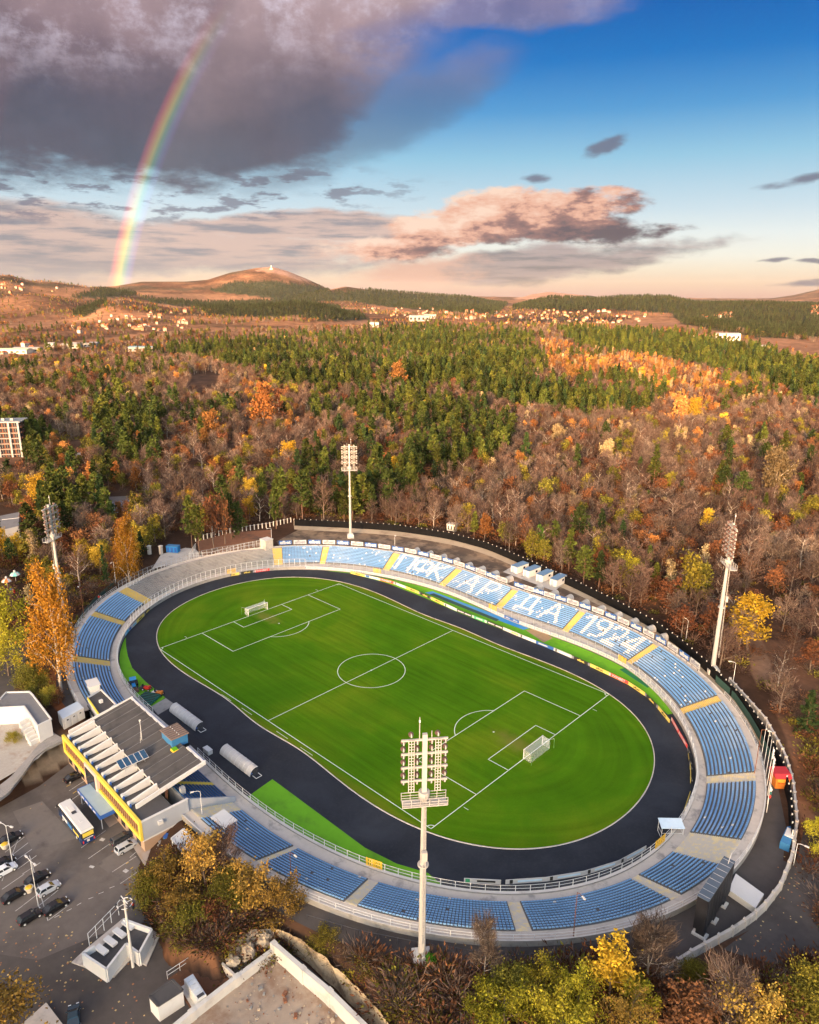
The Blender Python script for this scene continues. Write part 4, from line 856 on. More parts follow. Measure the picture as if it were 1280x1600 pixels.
row([(186, 1012), (192, 998), (203, 983), (220, 967), (240, 946), (256, 934), (285, 921), (320, 908), (360, 899), (400, 893), (427, 890), (470, 886), (492, 885)], [Kb, Tb, Sb, Yb, Kb, Yb, Tb, Rb, Wb, Cb, Kb, Yb, Kb, Rb, Yb, Wb, Wb], 'on the left bend')
row([(548, 895), (590, 905), (612, 910), (660, 929), (720, 957), (770, 976), (815, 995), (860, 1013), (905, 1032), (950, 1053), (975, 1064), (1005, 1083), (1030, 1108), (1046, 1128)], [Yb, Sb, Rb, Wb, Yb, Kb, Yb, Wb, KWb, Gb, KWb, WOb, Wb, Bb, Wb, Kb, Yb, Rb, Yb, Kb, Yb], 'along the far straight')
row([(1049, 1124), (1061, 1146), (1074, 1168)], [Rb, Rb], 'on the right bend'); row([(1074, 1170), (1078, 1195), (1079, 1222)], [Kb, Yb], 'on the right bend below the red boards')
row([(1078, 1240), (1075, 1255), (1068, 1270)], [('y', None, 'k', [(0, 0.5, 'k')], 'yellow board with dark print turned to the pitch')], 'near the small canopy')
row([(725, 1377), (783, 1380)], [('w', None, 'k', [(0.1, 0.5, 'k'), (-0.4, 0.12, 'g')], 'white board with black print below the near railing')], 'beside the mast')
row([(790, 1380), (850, 1376), (905, 1368), (960, 1353), (1010, 1326)], [Wb, Wb, Wb, Wb], 'lying along the near bend')
# ------------------------------------------------------------------ main stand
def solve_h(base, z0, top_py):
    P = at(base[0], base[1], z0); lo, hi = 0.5, 70
    for _ in range(40):
        m = (lo+hi)/2
        if pix([[P[0], P[1], z0+m]])[0, 1] > top_py: lo = m
        else: hi = m
    return P, lo
MS = thing('main_stand', 'yellow fronted main stand with white roof beams and a dark folded roof', 'grandstand', (0, -66, 0), -0.035)
XL, XR = -16.7, 15.6
def roofz(y): return 8.2+(y+2.6)*1.8/9.2
mb = MB(); NB = 11; bw = (XR-XL)/NB
for i in range(NB):                                      # folded roof plates
    for (u0, u1, d0, d1) in ((0, 0.46, 0.0, 0.05), (0.46, 0.54, 0.05, 0.20), (0.54, 1.0, 0.20, 0.0)):
        x0, x1 = XL+bw*(i+u0), XL+bw*(i+u1); A = [(x0, -2.6, roofz(-2.6)+d0), (x1, -2.6, roofz(-2.6)+d1), (x1, 6.2, roofz(6.2)+d1), (x0, 6.2, roofz(6.2)+d0)]; mb.face(A, BITUM)
mb.hull([(XL, -2.6, roofz(-2.6)-0.4), (XR, -2.6, roofz(-2.6)-0.4), (XR, 6.2, roofz(6.2)-0.3), (XL, 6.2, roofz(6.2)-0.3)], [(XL, -2.6, roofz(-2.6)-0.05), (XR, -2.6, roofz(-2.6)-0.05), (XR, 6.2, roofz(6.2)-0.05), (XL, 6.2, roofz(6.2)-0.05)], WHITE)
roof = mb.obj('roof', MS)
for i in range(NB): MB().bar((XL+bw*(i+0.5), -2.5, roofz(-2.5)+0.235), (XL+bw*(i+0.5), 6.1, roofz(6.1)+0.235), 0.10, 0.05, BITUM2).obj('roof_seam', roof)
MB().box(((XL+XR)/2-4.6, 6.45, roofz(6.45)-0.05), (XR-XL-9.2, 0.5, 0.35), WHITE_M).box(((XL+XR)/2-4.6, 6.78, roofz(6.5)-0.12), (XR-XL-9.2, 0.16, 0.3), BLUE).obj('front_gutter', MS)
MB().box((XR-3.3, 6.45, roofz(6.45)-0.05), (6.6, 0.5, 0.35), WHITE_M).box((XR-3.3, 6.78, roofz(6.5)-0.12), (6.6, 0.16, 0.3), BLUE).obj('front_gutter', MS)
for x in (XL-0.15, XR+0.15):
    MB().hull([(x-0.15, -7.6, 6.9), (x+0.15, -7.6, 6.9), (x+0.15, 6.8, roofz(6.8)-0.55), (x-0.15, 6.8, roofz(6.8)-0.55)], [(x-0.15, -7.6, 7.9), (x+0.15, -7.6, 7.9), (x+0.15, 6.8, roofz(6.8)+0.22), (x-0.15, 6.8, roofz(6.8)+0.22)], WHITE).obj('roof_fascia', MS)
for i in range(1, NB+1):                                 # tapering white beams behind the roof
    x = XL+bw*(i-0.5); MB().hull([(x-0.20, -2.62, 7.2), (x+0.20, -2.62, 7.2), (x+0.17, -7.9, 7.05), (x-0.17, -7.9, 7.05)][::-1], [(x-0.20, -2.62, 9.0), (x+0.20, -2.62, 9.0), (x+0.17, -7.9, 7.9), (x-0.17, -7.9, 7.9)][::-1], WHITE).obj('roof_beam', MS)
    MB().box((x, -8.1, 7.45), (0.55, 0.4, 0.9), WHITE).box((x+0.6, -8.15, 7.35), (0.35, 0.25, 0.6), BLUE).box((x-0.55, -8.15, 7.3), (0.3, 0.25, 0.5), GREYW).obj('beam_bracket', MS)
MB().box(((XL+19.6)/2, -5.5, 6.85), (19.6-XL, 6.0, 0.3), BITUM).obj('rear_roof_deck', MS)
# yellow facade with a long recessed window band
F0, F1, FY = -17.2, 20.0, -8.75
mb = MB(); mb.box(((F0+F1)/2, FY, 6.85), (F1-F0, 0.5, 0.9), YEL_B).box(((F0+F1)/2, FY, 3.55), (F1-F0, 0.5, 0.8), YEL_B)
for x in (F0+0.3, F1-0.3): mb.box((x, FY, 5.18), (0.6, 0.5, 2.44), YEL_B)
fac = mb.obj('facade', MS)
BAND = mat('bronze window band', (0.26, 0.16, 0.08), 0.5, 0.1, 2.0)
MB().box(((F0+F1)/2, FY+0.15, 5.18), (F1-F0-1.3, 0.1, 2.42), BAND).obj('window_band', fac)
for i in range(38):
    x = F0+1.2+(F1-F0-2.4)*i/37
    if not -4.9 < x < 1.4: MB().box((x, FY+0.04, 5.18), (0.12, 0.14, 2.4), RUST).obj('mullion', fac)
MB().box((-1.7, FY-0.1, 5.2), (6.0, 0.75, 4.0), mat('pink beige render', (0.60, 0.43, 0.36), 0.9, 0.06, 1.0)).obj('portal', MS)
MB().box((-1.9, FY-0.5, 4.9), (4.6, 0.12, 3.1), GLASS_D).obj('portal_window', MS)
mb = MB(); mb.box(((F0+F1)/2, -4.5, 3.0), (F1-F0, 8.2, 0.3), WHITE).box(((F0+F1)/2, -5.0, 1.5), (F1-F0-0.4, 6.8, 2.9), BROWNW); mb.obj('ground_floor', MS)
for i in range(11): MB().box((F0+1.5+3.3*i, -8.42, 1.5), (1.7, 0.08, 1.7), GLASS_D).obj('window', MS)
mb = MB(); mb.box((F1-0.18, -3.95, 5.0), (0.3, 9.0, 4.0), GREYW).box((F1-0.2, -4.0, 7.08), (0.4, 9.2, 0.16), WHITE); mb.obj('side_wall', MS)
MB().box((F1+0.2, -5.2, 5.3), (0.45, 0.9, 0.7), WHITE_M).obj('air_conditioner', MS)
# canopy over the entrance
cn = MB(); cn.box((3.0, -10.3, 3.25), (10.8, 2.7, 0.12), mat('pale blue canopy top', (0.30, 0.38, 0.42), 0.6, 0.1, 1.0)); cn.box((3.0, -11.72, 2.95), (11.0, 0.14, 0.8), BLUE).box((8.47, -10.3, 2.95), (0.14, 2.8, 0.8), BLUE).box((-2.47, -10.3, 2.95), (0.14, 2.8, 0.8), BLUE); cn.obj('entrance_canopy', MS)
for i in range(5): MB().box((-1.6+1.9*i, -11.82, 2.98), (1.0, 0.05, 0.35), WHITE).obj('canopy_sign', MS)
for x in (-2.0, 8.0): MB().tube([(x, -11.4, 0), (x, -11.4, 2.6)], 0.09, WHITE_M, 8).obj('canopy_post', MS)
# steep seating under the roof
mb = MB(); n = 13; SX0, SX1 = -16.4, 19.2; td, rs = 0.74, 0.42
for i in range(n):
    y0 = 9.9-td*i; z = 1.15+rs*i; mb.box(((SX0+SX1)/2, y0-td/2, z/2), (SX1-SX0, td, z), TERRACE)
mb.box((SX1+0.14, 5.2, 2.6), (0.26, 9.6, 5.2), GREYW) if False else None
mb.obj('seating_tier', MS); items = []
for i in range(n):
    y0 = 9.9-td*i-0.12; z = 1.15+rs*i-0.14
    for k in range(int((SX1-SX0)/0.5)):
        x = SX0+0.3+0.5*k
        if 11.3 < x < 12.6: continue
        items.append((x, y0, z, -math.pi/2, SEAT_D))
seats_mesh('seat_rows', items, MS)
mb = MB()
for i in range(n*2): mb.box((11.95, 9.9-td/2*i-td/4, 0.62+0.5*(1.15-0.2+rs/2*i)-0.5), (1.15, td/2, 1.1+(1.15-0.2+rs/2*i)-0.9), YEL_B)
mb.obj('stepped_gangway', MS)['label'] = 'bright yellow gangway steps'
w = MB(); w.hull([(19.25, 10.6, 0), (19.6, 10.6, 0), (19.6, 0.3, 0), (19.25, 0.3, 0)][::-1], [(19.25, 10.6, 1.9), (19.6, 10.6, 1.9), (19.6, 0.3, 7.0), (19.25, 0.3, 7.0)][::-1], GREYW); w.obj('side_parapet', MS)
MB().box((16.5, 1.2, 6.7), (0.9, 0.9, 1.5), STEEL).obj('tier_door', MS)
for s_ in (-0.25, 0.25): MB().bar((16.9+s_, -2.2, 7.0), (15.9+s_, -1.6, 8.6), 0.06, 0.06, RUST).obj('ladder_rail', MS)
MS_M = Matrix.Translation((0, -66, 0)) @ Matrix.Rotation(-0.035, 4, 'Z')
def msw(x, y, z): return tuple(MS_M @ Vector((x, y, z)))
# things on the roof
t = thing('solar_array', 'row of five blue solar panels tilted on the main stand roof', 'solar panels', msw(4.4, -3.0, 9.0), -0.035)
for k in range(5):
    x = -0.2; pm = MB(); c0 = -2.4+1.15*k
    pm.hull([(-0.5, c0-0.54, 1.2), (1.6, c0-0.54, 0.4), (1.6, c0+0.54, 0.4), (-0.5, c0+0.54, 1.2)], [(-0.5, c0-0.54, 1.26), (1.6, c0-0.54, 0.46), (1.6, c0+0.54, 0.46), (-0.5, c0+0.54, 1.26)], WHITE_M)
    p = pm.obj('panel_frame', t); g2 = MB(); g2.face([(-0.45, c0-0.49, 1.251), (1.55, c0-0.49, 0.489), (1.55, c0+0.49, 0.489), (-0.45, c0+0.49, 1.251)], SOLAR); g2.obj('panel', p)
for k in (-2, 0, 2): MB().bar((1.3, k, -0.6), (1.3, k, 0.5), 0.08, 0.08, STEEL).bar((-0.3, k, -0.6), (-0.3, k, 1.15), 0.08, 0.08, STEEL).obj('leg', t)
t = thing('press_box', 'blue press box with a brown slatted roof on the main stand front edge', 'press box', msw(4.3, 6.2, 9.3), -0.035)
MB().box((0, 0, 1.0), (4.6, 3.4, 2.2), BLUE_L).obj('wall', t); r = MB().box((0, 0, 2.2), (5.0, 3.9, 0.2), mat('brown roof board', (0.22, 0.15, 0.115), 0.85, 0.12, 1.5)).obj('roof', t)
for k in range(7): MB().box((-2.15+0.72*k, 0, 2.33), (0.10, 3.8, 0.06), BITUM).obj('roof_batten', r)
for k in range(5): MB().box((-1.8+0.9*k, 0.1, 2.40), (0.14, 0.14, 0.14), WHITE).obj('roof_cap', r)
for k in range(3): MB().box((-2.33, -1.0+k, 1.2), (0.06, 0.7, 0.9), GLASS_D).obj('window', t)
t = thing('roof_aerial', 'thin white aerial pole leaning on the main stand roof', 'aerial', msw(-1.2, 1.6, 9.1), 0); MB().tube([(0, 0, -0.2), (0, 0, 4.4)], 0.06, WHITE_M, 6).box((0, 0, 4.5), (0.3, 0.3, 0.3), WHITE).obj('pole', t); MB().bar((0, 0, 2.2), (0.9, -0.8, -0.1), 0.04, 0.04, STEEL).obj('stay', t)
t = thing('roof_planter', 'small green planter box on the main stand roof by the press box', 'planter', msw(7.7, 4.4, 9.55), -0.035); MB().box((0, 0, 0.15), (1.4, 1.2, 0.4), YEL_G).obj('box', t); MB().box((0, 0, 0.42), (1.2, 1.0, 0.16), TURF).obj('plants', t)
# annex on the left of the main stand
AX = [at(a, b, 6.3)[:2] for a, b in ((137, 1092), (158, 1079), (181, 1102), (157, 1121))]
t = thing('stand_annex', 'low flat roofed annex with a yellow parapet left of the main stand', 'annex'); b0 = MB().prism(AX, 0, 6.3, GREYW).obj('wall', t)
mb = MB(); c_ = sum(AX)/4
mb.prism([c_+(q-c_)*0.97 for q in AX], 6.3, 6.36, BITUM, False).obj('roof', t)
for i in range(4):
    a, b = AX[i], AX[(i+1) % 4]; MB().bar((*a, 6.45), (*b, 6.45), 0.25, 0.5, YEL_B if i == 3 else WHITE).obj('parapet', t)
MB().bar((*(AX[3]+(AX[3]-AX[0])*0.0+np.array([-0.2, -0.25])), 4.2), (*(AX[0]+np.array([-0.25, -0.2])), 4.2), 0.1, 0.9, GLASS_D).obj('window', t)
MB().box((*(c_), 6.7), (0.7, 0.7, 0.7), WHITE_M).obj('roof_vent', t)

# ------------------------------------------------------------------ floodlight masts
def mast_proto(H):
    t = thing('floodlight_mast', '', 'floodlight mast')
    MB().box((0, 0, 0.6), (2.6, 2.6, 1.4), CONC_L).box((0, 0, 1.5), (1.7, 1.7, 0.5), CONC_L).obj('plinth', t)
    MB().tube([(0, 0, 1.6), (0, 0, H*0.5), (0, 0, H-8.2)], [0.54, 0.42, 0.31], MASTM, 14).tube([(0, 0, H*0.46), (0, 0, H*0.46+0.25)], 0.78, MASTM, 14).obj('pole', t)
    lad = MB()
    for x in (-0.2, 0.2): lad.bar((x, -1.0, 4), (x, -0.62, H-8.6), 0.06, 0.06, MASTM)
    for k in range(int((H-13)/0.7)): lad.box((0, -1.0+0.38*(k*0.7+4)/(H-12), 4.3+0.7*k), (0.4, 0.05, 0.05), MASTM)
    lad.obj('ladder', t)
    MB().box((0, -0.85, H*0.52), (0.8, 0.5, 1.4), MASTM).obj('switch_box', t)
    MB().box((0, 0, H-3.8), (0.62, 0.5, 9.0), MASTM).tube([(0, 0, H-8.8), (0, 0, H-8.0)], 0.75, MASTM, 12).obj('head_column', t)
    for k in range(4): MB().box((0, 0.1, H-0.2-2.05*k), (6.1, 0.26, 0.24), MASTM).obj('crossbar', t)
    for x in (-1.75, 1.75):
        lg = MB()
        for dx in (-0.36, 0, 0.36): lg.box((x+dx, -0.16, H-4.0), (0.1, 0.1, 8.0), MASTM)
        for k in range(19): lg.box((x, -0.16, H-7.9+0.43*k), (0.8, 0.09, 0.09), MASTM)
        lg.obj('cable_ladder', t)
    fl = MB(); fl.tube([(0, -0.28, 0), (0, 0.0, 0), (0, 0.26, -0.12)], [0.20, 0.34, 0.38], ORANGE_R, 8, False); fl.tube([(0, -0.30, 0), (0, -0.26, 0)], 0.22, DARKM, 8); fl.tube([(0, 0.22, -0.10), (0, 0.25, -0.12)], 0.35, MASTM, 8)
    fl.box((0, -0.1, -0.0), (0.16, 0.5, 0.5), MASTM); fm = fl.mesh('floodlight')
    for r_ in range(7):
        for x in (-2.75, -0.95, 0.95, 2.75): link('floodlight', fm, t, (x, 0.35, H-0.62-1.0*r_))
    for x in (-1.75, 1.75): link('floodlight', fm, t, (x, 0.35, H+0.45))
    pf = MB(); pf.box((0, -0.3, H-9.6), (6.0, 1.6, 0.12), MASTM).obj('platform', t); rl = MB()
    for x in (-3, -1.8, -0.6, 0.6, 1.8, 3):
        for y in (-1.08, 0.48): rl.box((x, y, H-9.0), (0.07, 0.07, 1.2), MASTM)
    for y in (-1.08, 0.48):
        for z in (-9.3, -8.9, -8.45): rl.box((0, y, H+z), (6.0, 0.06, 0.07), MASTM)
    rl.obj('platform_railing', t)
    MB().tube([(-0.7, 0, H), (-0.7, 0, H+3.2)], 0.06, MASTM, 6).box((-0.7, 0, H+2.6), (0.2, 0.2, 0.3), WHITE).tube([(0.9, 0, H), (0.9, 0, H+1.1)], 0.05, MASTM, 6).obj('lightning_rod', t)
    return t
protoM = mast_proto(37.0); first = True
for (bpx, top, lab) in (((659, 1503), 1154, 'white floodlight mast in the foreground, its lamps seen from behind'), ((1113, 1051), 822, 'white floodlight mast beside the bend in the black screen fence'), ((548, 840), 697, 'white floodlight mast in front of the pine wood'), (None, None, 'white floodlight mast among the autumn trees left of the stands')):
    o = protoM if first else copy_tree(protoM); first = False; o['label'] = lab; o['group'] = 'floodlight masts'
    if bpx: P, h = solve_h(bpx, ZP, top); k = h/37.0
    else: k = 1.0; P = at(76, 792, ZP+37.0)
    o.location = (P[0], P[1], ZP); o.scale = (k, k, k); o.rotation_euler.z = math.atan2(-P[1], -P[0])-math.pi/2

# ------------------------------------------------------------------ pitch furniture
NET = bpy.data.materials.new('white net'); NET.use_nodes = True; p_ = NET.node_tree.nodes['Principled BSDF']; p_.inputs['Base Color'].default_value = (0.75, 0.78, 0.78, 1); p_.inputs['Alpha'].default_value = 0.26
for sx, lb in ((-1, 'white goal with net at the far left end of the pitch'), (1, 'white goal with net at the near right end of the pitch')):
    t = thing('football_goal', lb, 'goal', (52.5*sx, 0, 0), 0 if sx > 0 else math.pi, 'football goals')
    for y in (-3.66, 3.66): MB().tube([(0.0, y, 0), (0, y, 2.44)], 0.085, WHITE_M, 8).obj('post', t)
    MB().tube([(0, -3.74, 2.44), (0, 3.74, 2.44)], 0.085, WHITE_M, 8).obj('crossbar', t)
    nt = MB(); nt.face([(0, -3.66, 2.44), (1.9, -3.66, 2.3), (1.9, 3.66, 2.3), (0, 3.66, 2.44)], NET); nt.face([(1.9, -3.66, 2.3), (2.0, -3.66, 0), (2.0, 3.66, 0), (1.9, 3.66, 2.3)], NET)
    for y in (-3.66, 3.66): nt.face([(0, y, 0), (2.0, y, 0), (1.9, y, 2.3), (0, y, 2.44)], NET)
    nt.obj('net', t)
    for y in (-4.4, 4.4): MB().tube([(2.6, y, 0), (2.6, y, 2.5)], 0.04, mat('green post', (0.10, 0.25, 0.06), 0.6), 6).tube([(2.6, y, 2.5), (1.9, y*0.83, 2.3)], 0.02, WHITE_M, 4).obj('net_post', t)
for (x0, x1, y, lb) in ((-20.2, -8.4, -47.3, 'curved pale dugout shelter beside the press box'), (3.3, 14.8, -48.1, 'curved pale dugout shelter beside the near turf strip')):
    t = thing('dugout', lb, 'dugout', ((x0+x1)/2, y, 0), 0, 'dugout shelters'); L = x1-x0
    an = np.linspace(-0.15, 1.95, 9); pr = [(-1.25+2.0*(1-math.cos(a))*0.75 if False else -1.2+1.55*(1-math.cos(a)), 0.15+1.65*math.sin(max(a, 0))) for a in an]
    sh = MB(); A = [(-L/2, q[0], q[1]) for q in pr]; B = [(L/2, q[0], q[1]) for q in pr]; sh.strip(A, B, POLY); A2 = [(-L/2, q[0]+0.03, q[1]-0.06) for q in pr]; B2 = [(L/2, q[0]+0.03, q[1]-0.06) for q in pr]; sh.strip(A2, B2, POLY, True); shl = sh.obj('shell', t)
    for k in range(9):
        x = -L/2+L*k/8; rb = MB()
        for j in range(len(pr)-1): rb.bar((x, pr[j][0], pr[j][1]+0.03), (x, pr[j+1][0], pr[j+1][1]+0.03), 0.07, 0.07, STEEL_W)
        rb.obj('rib', shl)
    for x in (-L/2, L/2):
        e = MB(); e.face([(x, q[0], q[1]) for q in pr]+[(x, pr[-1][0], 0.1), (x, -1.2, 0.1)] if x > 0 else ([(x, q[0], q[1]) for q in pr]+[(x, pr[-1][0], 0.1), (x, -1.2, 0.1)])[::-1], WIRE); e.obj('end_panel', t)
    MB().box((0, -0.6, 0.45), (L-0.4, 0.5, 0.1), BLUE).obj('bench', t)
    MB().bar((L/2, 0.9, 0.1), (L/2+1.3, 0.9, 0.1), 0.1, 0.1, STEEL_W).bar((L/2+1.3, 0.9, 0.1), (L/2+1.3, -0.5, 0.1), 0.1, 0.1, STEEL_W).bar((L/2, -0.5, 0.1), (L/2+1.3, -0.5, 0.1), 0.1, 0.1, STEEL_W).obj('ground_frame', t)
for px, py, lb in ((325, 1176, 'small pale equipment box on the track beside the dugout'), ):
    P = at(px, py, 0); t = thing('equipment_box', lb, 'box', (P[0], P[1], 0)); MB().box((0, 0, 0.5), (2.2, 1.1, 1.0), POLY).obj('box', t); MB().box((0, 0, 1.03), (2.3, 1.2, 0.06), STEEL_W).obj('lid', t)
# stacked flood barriers / benches
t = thing('stacked_benches', 'dark green plastic benches stacked on the turf beside the tractor', 'benches', tuple(at(231, 1094, 0)), 0.5)
for k in range(7): MB().tube([(-2.3, -2.1+0.7*k, 0.45), (2.3, -2.1+0.7*k, 0.45)], 0.33, TEAL, 8).box((0, -2.1+0.7*k, 0.85), (4.5, 0.18, 0.14), BLACK).obj('bench', t)
t = thing('white_bollard_rail', 'white rail lying beside the stacked green benches', 'rail', tuple(at(243, 1090, 0)), -0.65); MB().box((0, 0, 0.25), (4.0, 0.35, 0.4), WHITE).obj('rail', t); MB().box((-1.9, 0, 0.3), (0.2, 0.6, 0.6), WHITE).obj('end_block', t)
def wheel(r, w, t, loc, hub=WHITE_M, name='wheel'):
    o = MB().tube([(0, -w/2, 0), (0, w/2, 0)], r, BLACK, 14).obj(name, t, loc); MB().tube([(0, -w/2-0.02, 0), (0, w/2+0.02, 0)], r*0.55, hub, 10).obj('rim', o); return o
t = thing('tractor', 'blue tractor with an orange implement parked on the left turf strip', 'tractor', tuple(at(209, 1074, 0)), -0.35)
MB().box((1.1, 0, 1.0), (1.9, 0.9, 0.8), BLUE_P).box((2.1, 0, 0.9), (0.2, 0.8, 0.7), DARKM).obj('bonnet', t); c = MB().box((-0.4, 0, 1.75), (1.4, 1.4, 1.1), GLASS_D).obj('cab', t); MB().box((-0.4, 0, 2.36), (1.6, 1.6, 0.16), BLUE_P).obj('cab_roof', c)
MB().box((0.2, 0, 0.75), (3.4, 0.6, 0.5), DARKM).obj('chassis', t)
for y in (-0.95, 0.95): wheel(0.8, 0.45, t, (-0.7, y, 0.8)); wheel(0.5, 0.35, t, (1.5, y*0.9, 0.5))
MB().box((2.9, 0, 0.6), (0.8, 1.9, 0.8), ORANGE_R).box((2.9, 0, 1.1), (0.3, 1.2, 0.4), ORANGE_R).obj('front_implement', t); MB().box((-2.4, 0, 0.55), (1.6, 1.2, 0.4), BLUE_P).bar((-3.2, 0, 0.4), (-1.2, 0, 0.6), 0.2, 0.15, BLUE).obj('rear_hitch', t)
for px, py, m, lb in ((229, 1078, RED, 'red ride-on mower beside the blue tractor'), (248, 1086, ORANGE, 'orange ride-on mower at the edge of the track')):
    t = thing('ride_on_mower', lb, 'mower', tuple(at(px, py, 0)), 0.5); MB().box((0.3, 0, 0.7), (1.6, 1.0, 0.6), m).box((0.9, 0, 1.1), (0.5, 0.8, 0.3), m).obj('body', t); MB().box((-0.7, 0, 0.9), (0.6, 0.6, 0.15), BLACK).box((-1.0, 0, 1.25), (0.12, 0.6, 0.6), BLACK).obj('seat', t)
    MB().tube([(0.1, 0, 1.0), (-0.15, 0, 1.5)], 0.04, DARKM, 6).obj('steering_column', t); MB().box((-1.2, 0, 0.55), (0.9, 1.3, 0.7), WHITE_M if m is ORANGE else DARKM).obj('grass_box', t)
    for y in (-0.6, 0.6): wheel(0.38, 0.3, t, (-0.6, y, 0.38)); wheel(0.3, 0.25, t, (1.0, y, 0.3))
# small white canopy on the right of the track
P = at(1047, 1304, 0); t = thing('track_canopy', 'small pale blue roofed stewards canopy on the right bend of the track', 'canopy', (P[0], P[1], 0), 0.75)
MB().hull([(-2.2, -1.2, 2.3), (2.2, -1.2, 2.3), (2.2, 1.2, 2.7), (-2.2, 1.2, 2.7)], [(-2.2, -1.2, 2.38), (2.2, -1.2, 2.38), (2.2, 1.2, 2.78), (-2.2, 1.2, 2.78)], mat('pale blue sheet', (0.50, 0.62, 0.70), 0.4)).obj('roof', t)
for x in (-2, 2):
    for y in (-1, 1): MB().box((x, y, 1.15), (0.08, 0.08, 2.3), STEEL_W).obj('post', t)
fr = MB()
for z in (0.05, 1.1): fr.bar((-2, -1, z), (2, -1, z), 0.06, 0.06, STEEL_W).bar((-2, -1, z), (-2, 1, z), 0.06, 0.06, STEEL_W).bar((2, -1, z), (2, 1, z), 0.06, 0.06, STEEL_W)
fr.bar((-2, -2.6, 0.06), (2, -2.6, 0.06), 0.08, 0.08, STEEL_W).bar((-2, -2.6, 0.06), (-2, -1, 0.06), 0.08, 0.08, STEEL_W).bar((2, -2.6, 0.06), (2, -1, 0.06), 0.08, 0.08, STEEL_W).obj('frame', t)
# board braces on the right bend seen from behind
# ------------------------------------------------------------------ behind the far seats
hood_px = [(650, 859), (671, 864), (692, 869), (712, 875), (732, 882), (752, 888), (773, 895), (795, 903), (842, 917), (866, 926), (889, 933), (914, 941), (939, 950), (965, 960), (990, 970), (1016, 981), (1038, 993)]
hm = MB(); an = np.linspace(0, math.pi, 9); pr = [(1.15*math.cos(a), 0.5+1.25*math.sin(a)) for a in an]; pr = [(1.15, 0)]+pr+[(-1.15, 0)]
hm.strip([(q[0], -1.3, q[1]) for q in pr], [(q[0], 1.3, q[1]) for q in pr], CONC); hm.face([(q[0], -1.3, q[1]) for q in pr], CONC_D); hm.face([(q[0], 1.3, q[1]) for q in pr][::-1], CONC_D)
hme = hm.mesh('hood_shell'); rm_ = MB()
for y in (-1.25, 0, 1.25): rm_.strip([(q[0]*1.05, y-0.12, q[1]*1.04) for q in pr], [(q[0]*1.05, y+0.12, q[1]*1.04) for q in pr], CONC_L)
rme = rm_.mesh('hood_rib')
for i, (a, b) in enumerate(hood_px):
    P = at(a, b, ZP+1.2); q = INN.near(P[:2]); _, N = INN.f(np.array([q]), 0); rz = math.atan2(N[0, 1], N[0, 0])-math.pi/2
    t = thing('concrete_hood', 'arched concrete hood on the bank behind the efbet boards, '+nth(i+1)+' from the left', 'hood', (P[0], P[1], ZP), rz, 'arched concrete hoods behind the far seats'); link('hood_shell', hme, t); link('hood_rib', rme, t)
for i, ((a, b), lb) in enumerate(zip(((812, 893), (831, 899), (851, 906), (872, 913)), ('white container with blue roof, leftmost of the four behind the far seats', 'white container with blue roof, second from the left behind the far seats', 'white container with blue roof, third from the left behind the far seats', 'white container with blue roof, rightmost of the four beside the screen fence'))):
    P = at(a, b, ZP); q = INN.near(P[:2]); _, N = INN.f(np.array([q]), 0); rz = math.atan2(N[0, 1], N[0, 0])
    t = thing('container', lb, 'container', (P[0], P[1], ZP+0.12), rz, 'site containers behind the far seats'); MB().box((0, 0, 1.35), (6.6, 2.7, 2.5), WHITE).obj('wall', t); r = MB().box((0, 0, 2.66), (6.8, 2.9, 0.14), ROOFB).obj('roof', t)
    for k in range(6): MB().box((-2.8+1.12*k, 0, 2.755), (0.08, 2.8, 0.05), BLUE).obj('roof_rib', r)
    MB().box((-3.32, 0.4, 1.2), (0.06, 0.9, 2.0), GREYW).obj('door', t); MB().box((0.8, -1.37, 1.6), (1.0, 0.06, 0.8), GLASS_D).obj('window', t)
poly_sheet('container_slab', P2([(786, 894), (806, 882), (892, 905), (866, 924)], ZP), ZP+0.10, CONC)
# ------------------------------------------------------------------ walls, fences beyond the bowl
pr_ = [(430, 822), (460, 815)]+ROAD_OUT[1:]
SCREEN = mat('black screen cloth', (0.006, 0.006, 0.0065), 0.9, 0.3, 0.5, spec=0.1)
def poly_fence(name, label, px, z, spacing, post, cat='fence', rails=(), mrail=None, wall=None, world=None):
    Q = np.array(world if world is not None else [at(a, b, z)[:2] for a, b in px]); sg = np.r_[0, np.cumsum(np.linalg.norm(np.diff(Q, axis=0), axis=1))]; n = int(sg[-1]/spacing)
    t = thing(name, label, cat, (Q[0][0], Q[0][1], z)); o3 = np.array([Q[0][0], Q[0][1], z]); pm = MB().box((0, 0, post[1]/2), (post[0], post[0], post[1]), post[2]).mesh('post'); pts = []
    for i in range(n+1):
        c = np.array([np.interp(i*spacing, sg, Q[:, k]) for k in (0, 1)]); pts.append(c)
        if i < 300: link('post', pm, t, (c[0]-o3[0], c[1]-o3[1], 0))
    for h in rails:
        rm = MB()
        for i in range(n): rm.bar((*(pts[i]-o3[:2]), h), (*(pts[i+1]-o3[:2]), h), 0.06, 0.08, mrail or post[2])
        if rm.v: rm.obj('rail', t)
    if wall:
        wm = MB()
        for i in range(n): wm.bar((*(pts[i]-o3[:2]), wall[0]/2), (*(pts[i+1]-o3[:2]), wall[0]/2), wall[1], wall[0], wall[2])
        wm.obj('base_wall', t)
    return t
poly_fence('screen_fence', 'long black screen fence with pale post tops between the bank and the wood', ROAD_IN, ZP, 2.4, (0.22, 3.05, CONC_L), wall=(2.75, 0.34, SCREEN))
poly_fence('post_fence', 'fence of pale concrete posts below the pine trunks on the left', [(306, 846), (360, 833), (420, 824), (460, 815)], ZP, 1.7, (0.3, 2.2, CONC_L), rails=(1.9,), mrail=STEEL)
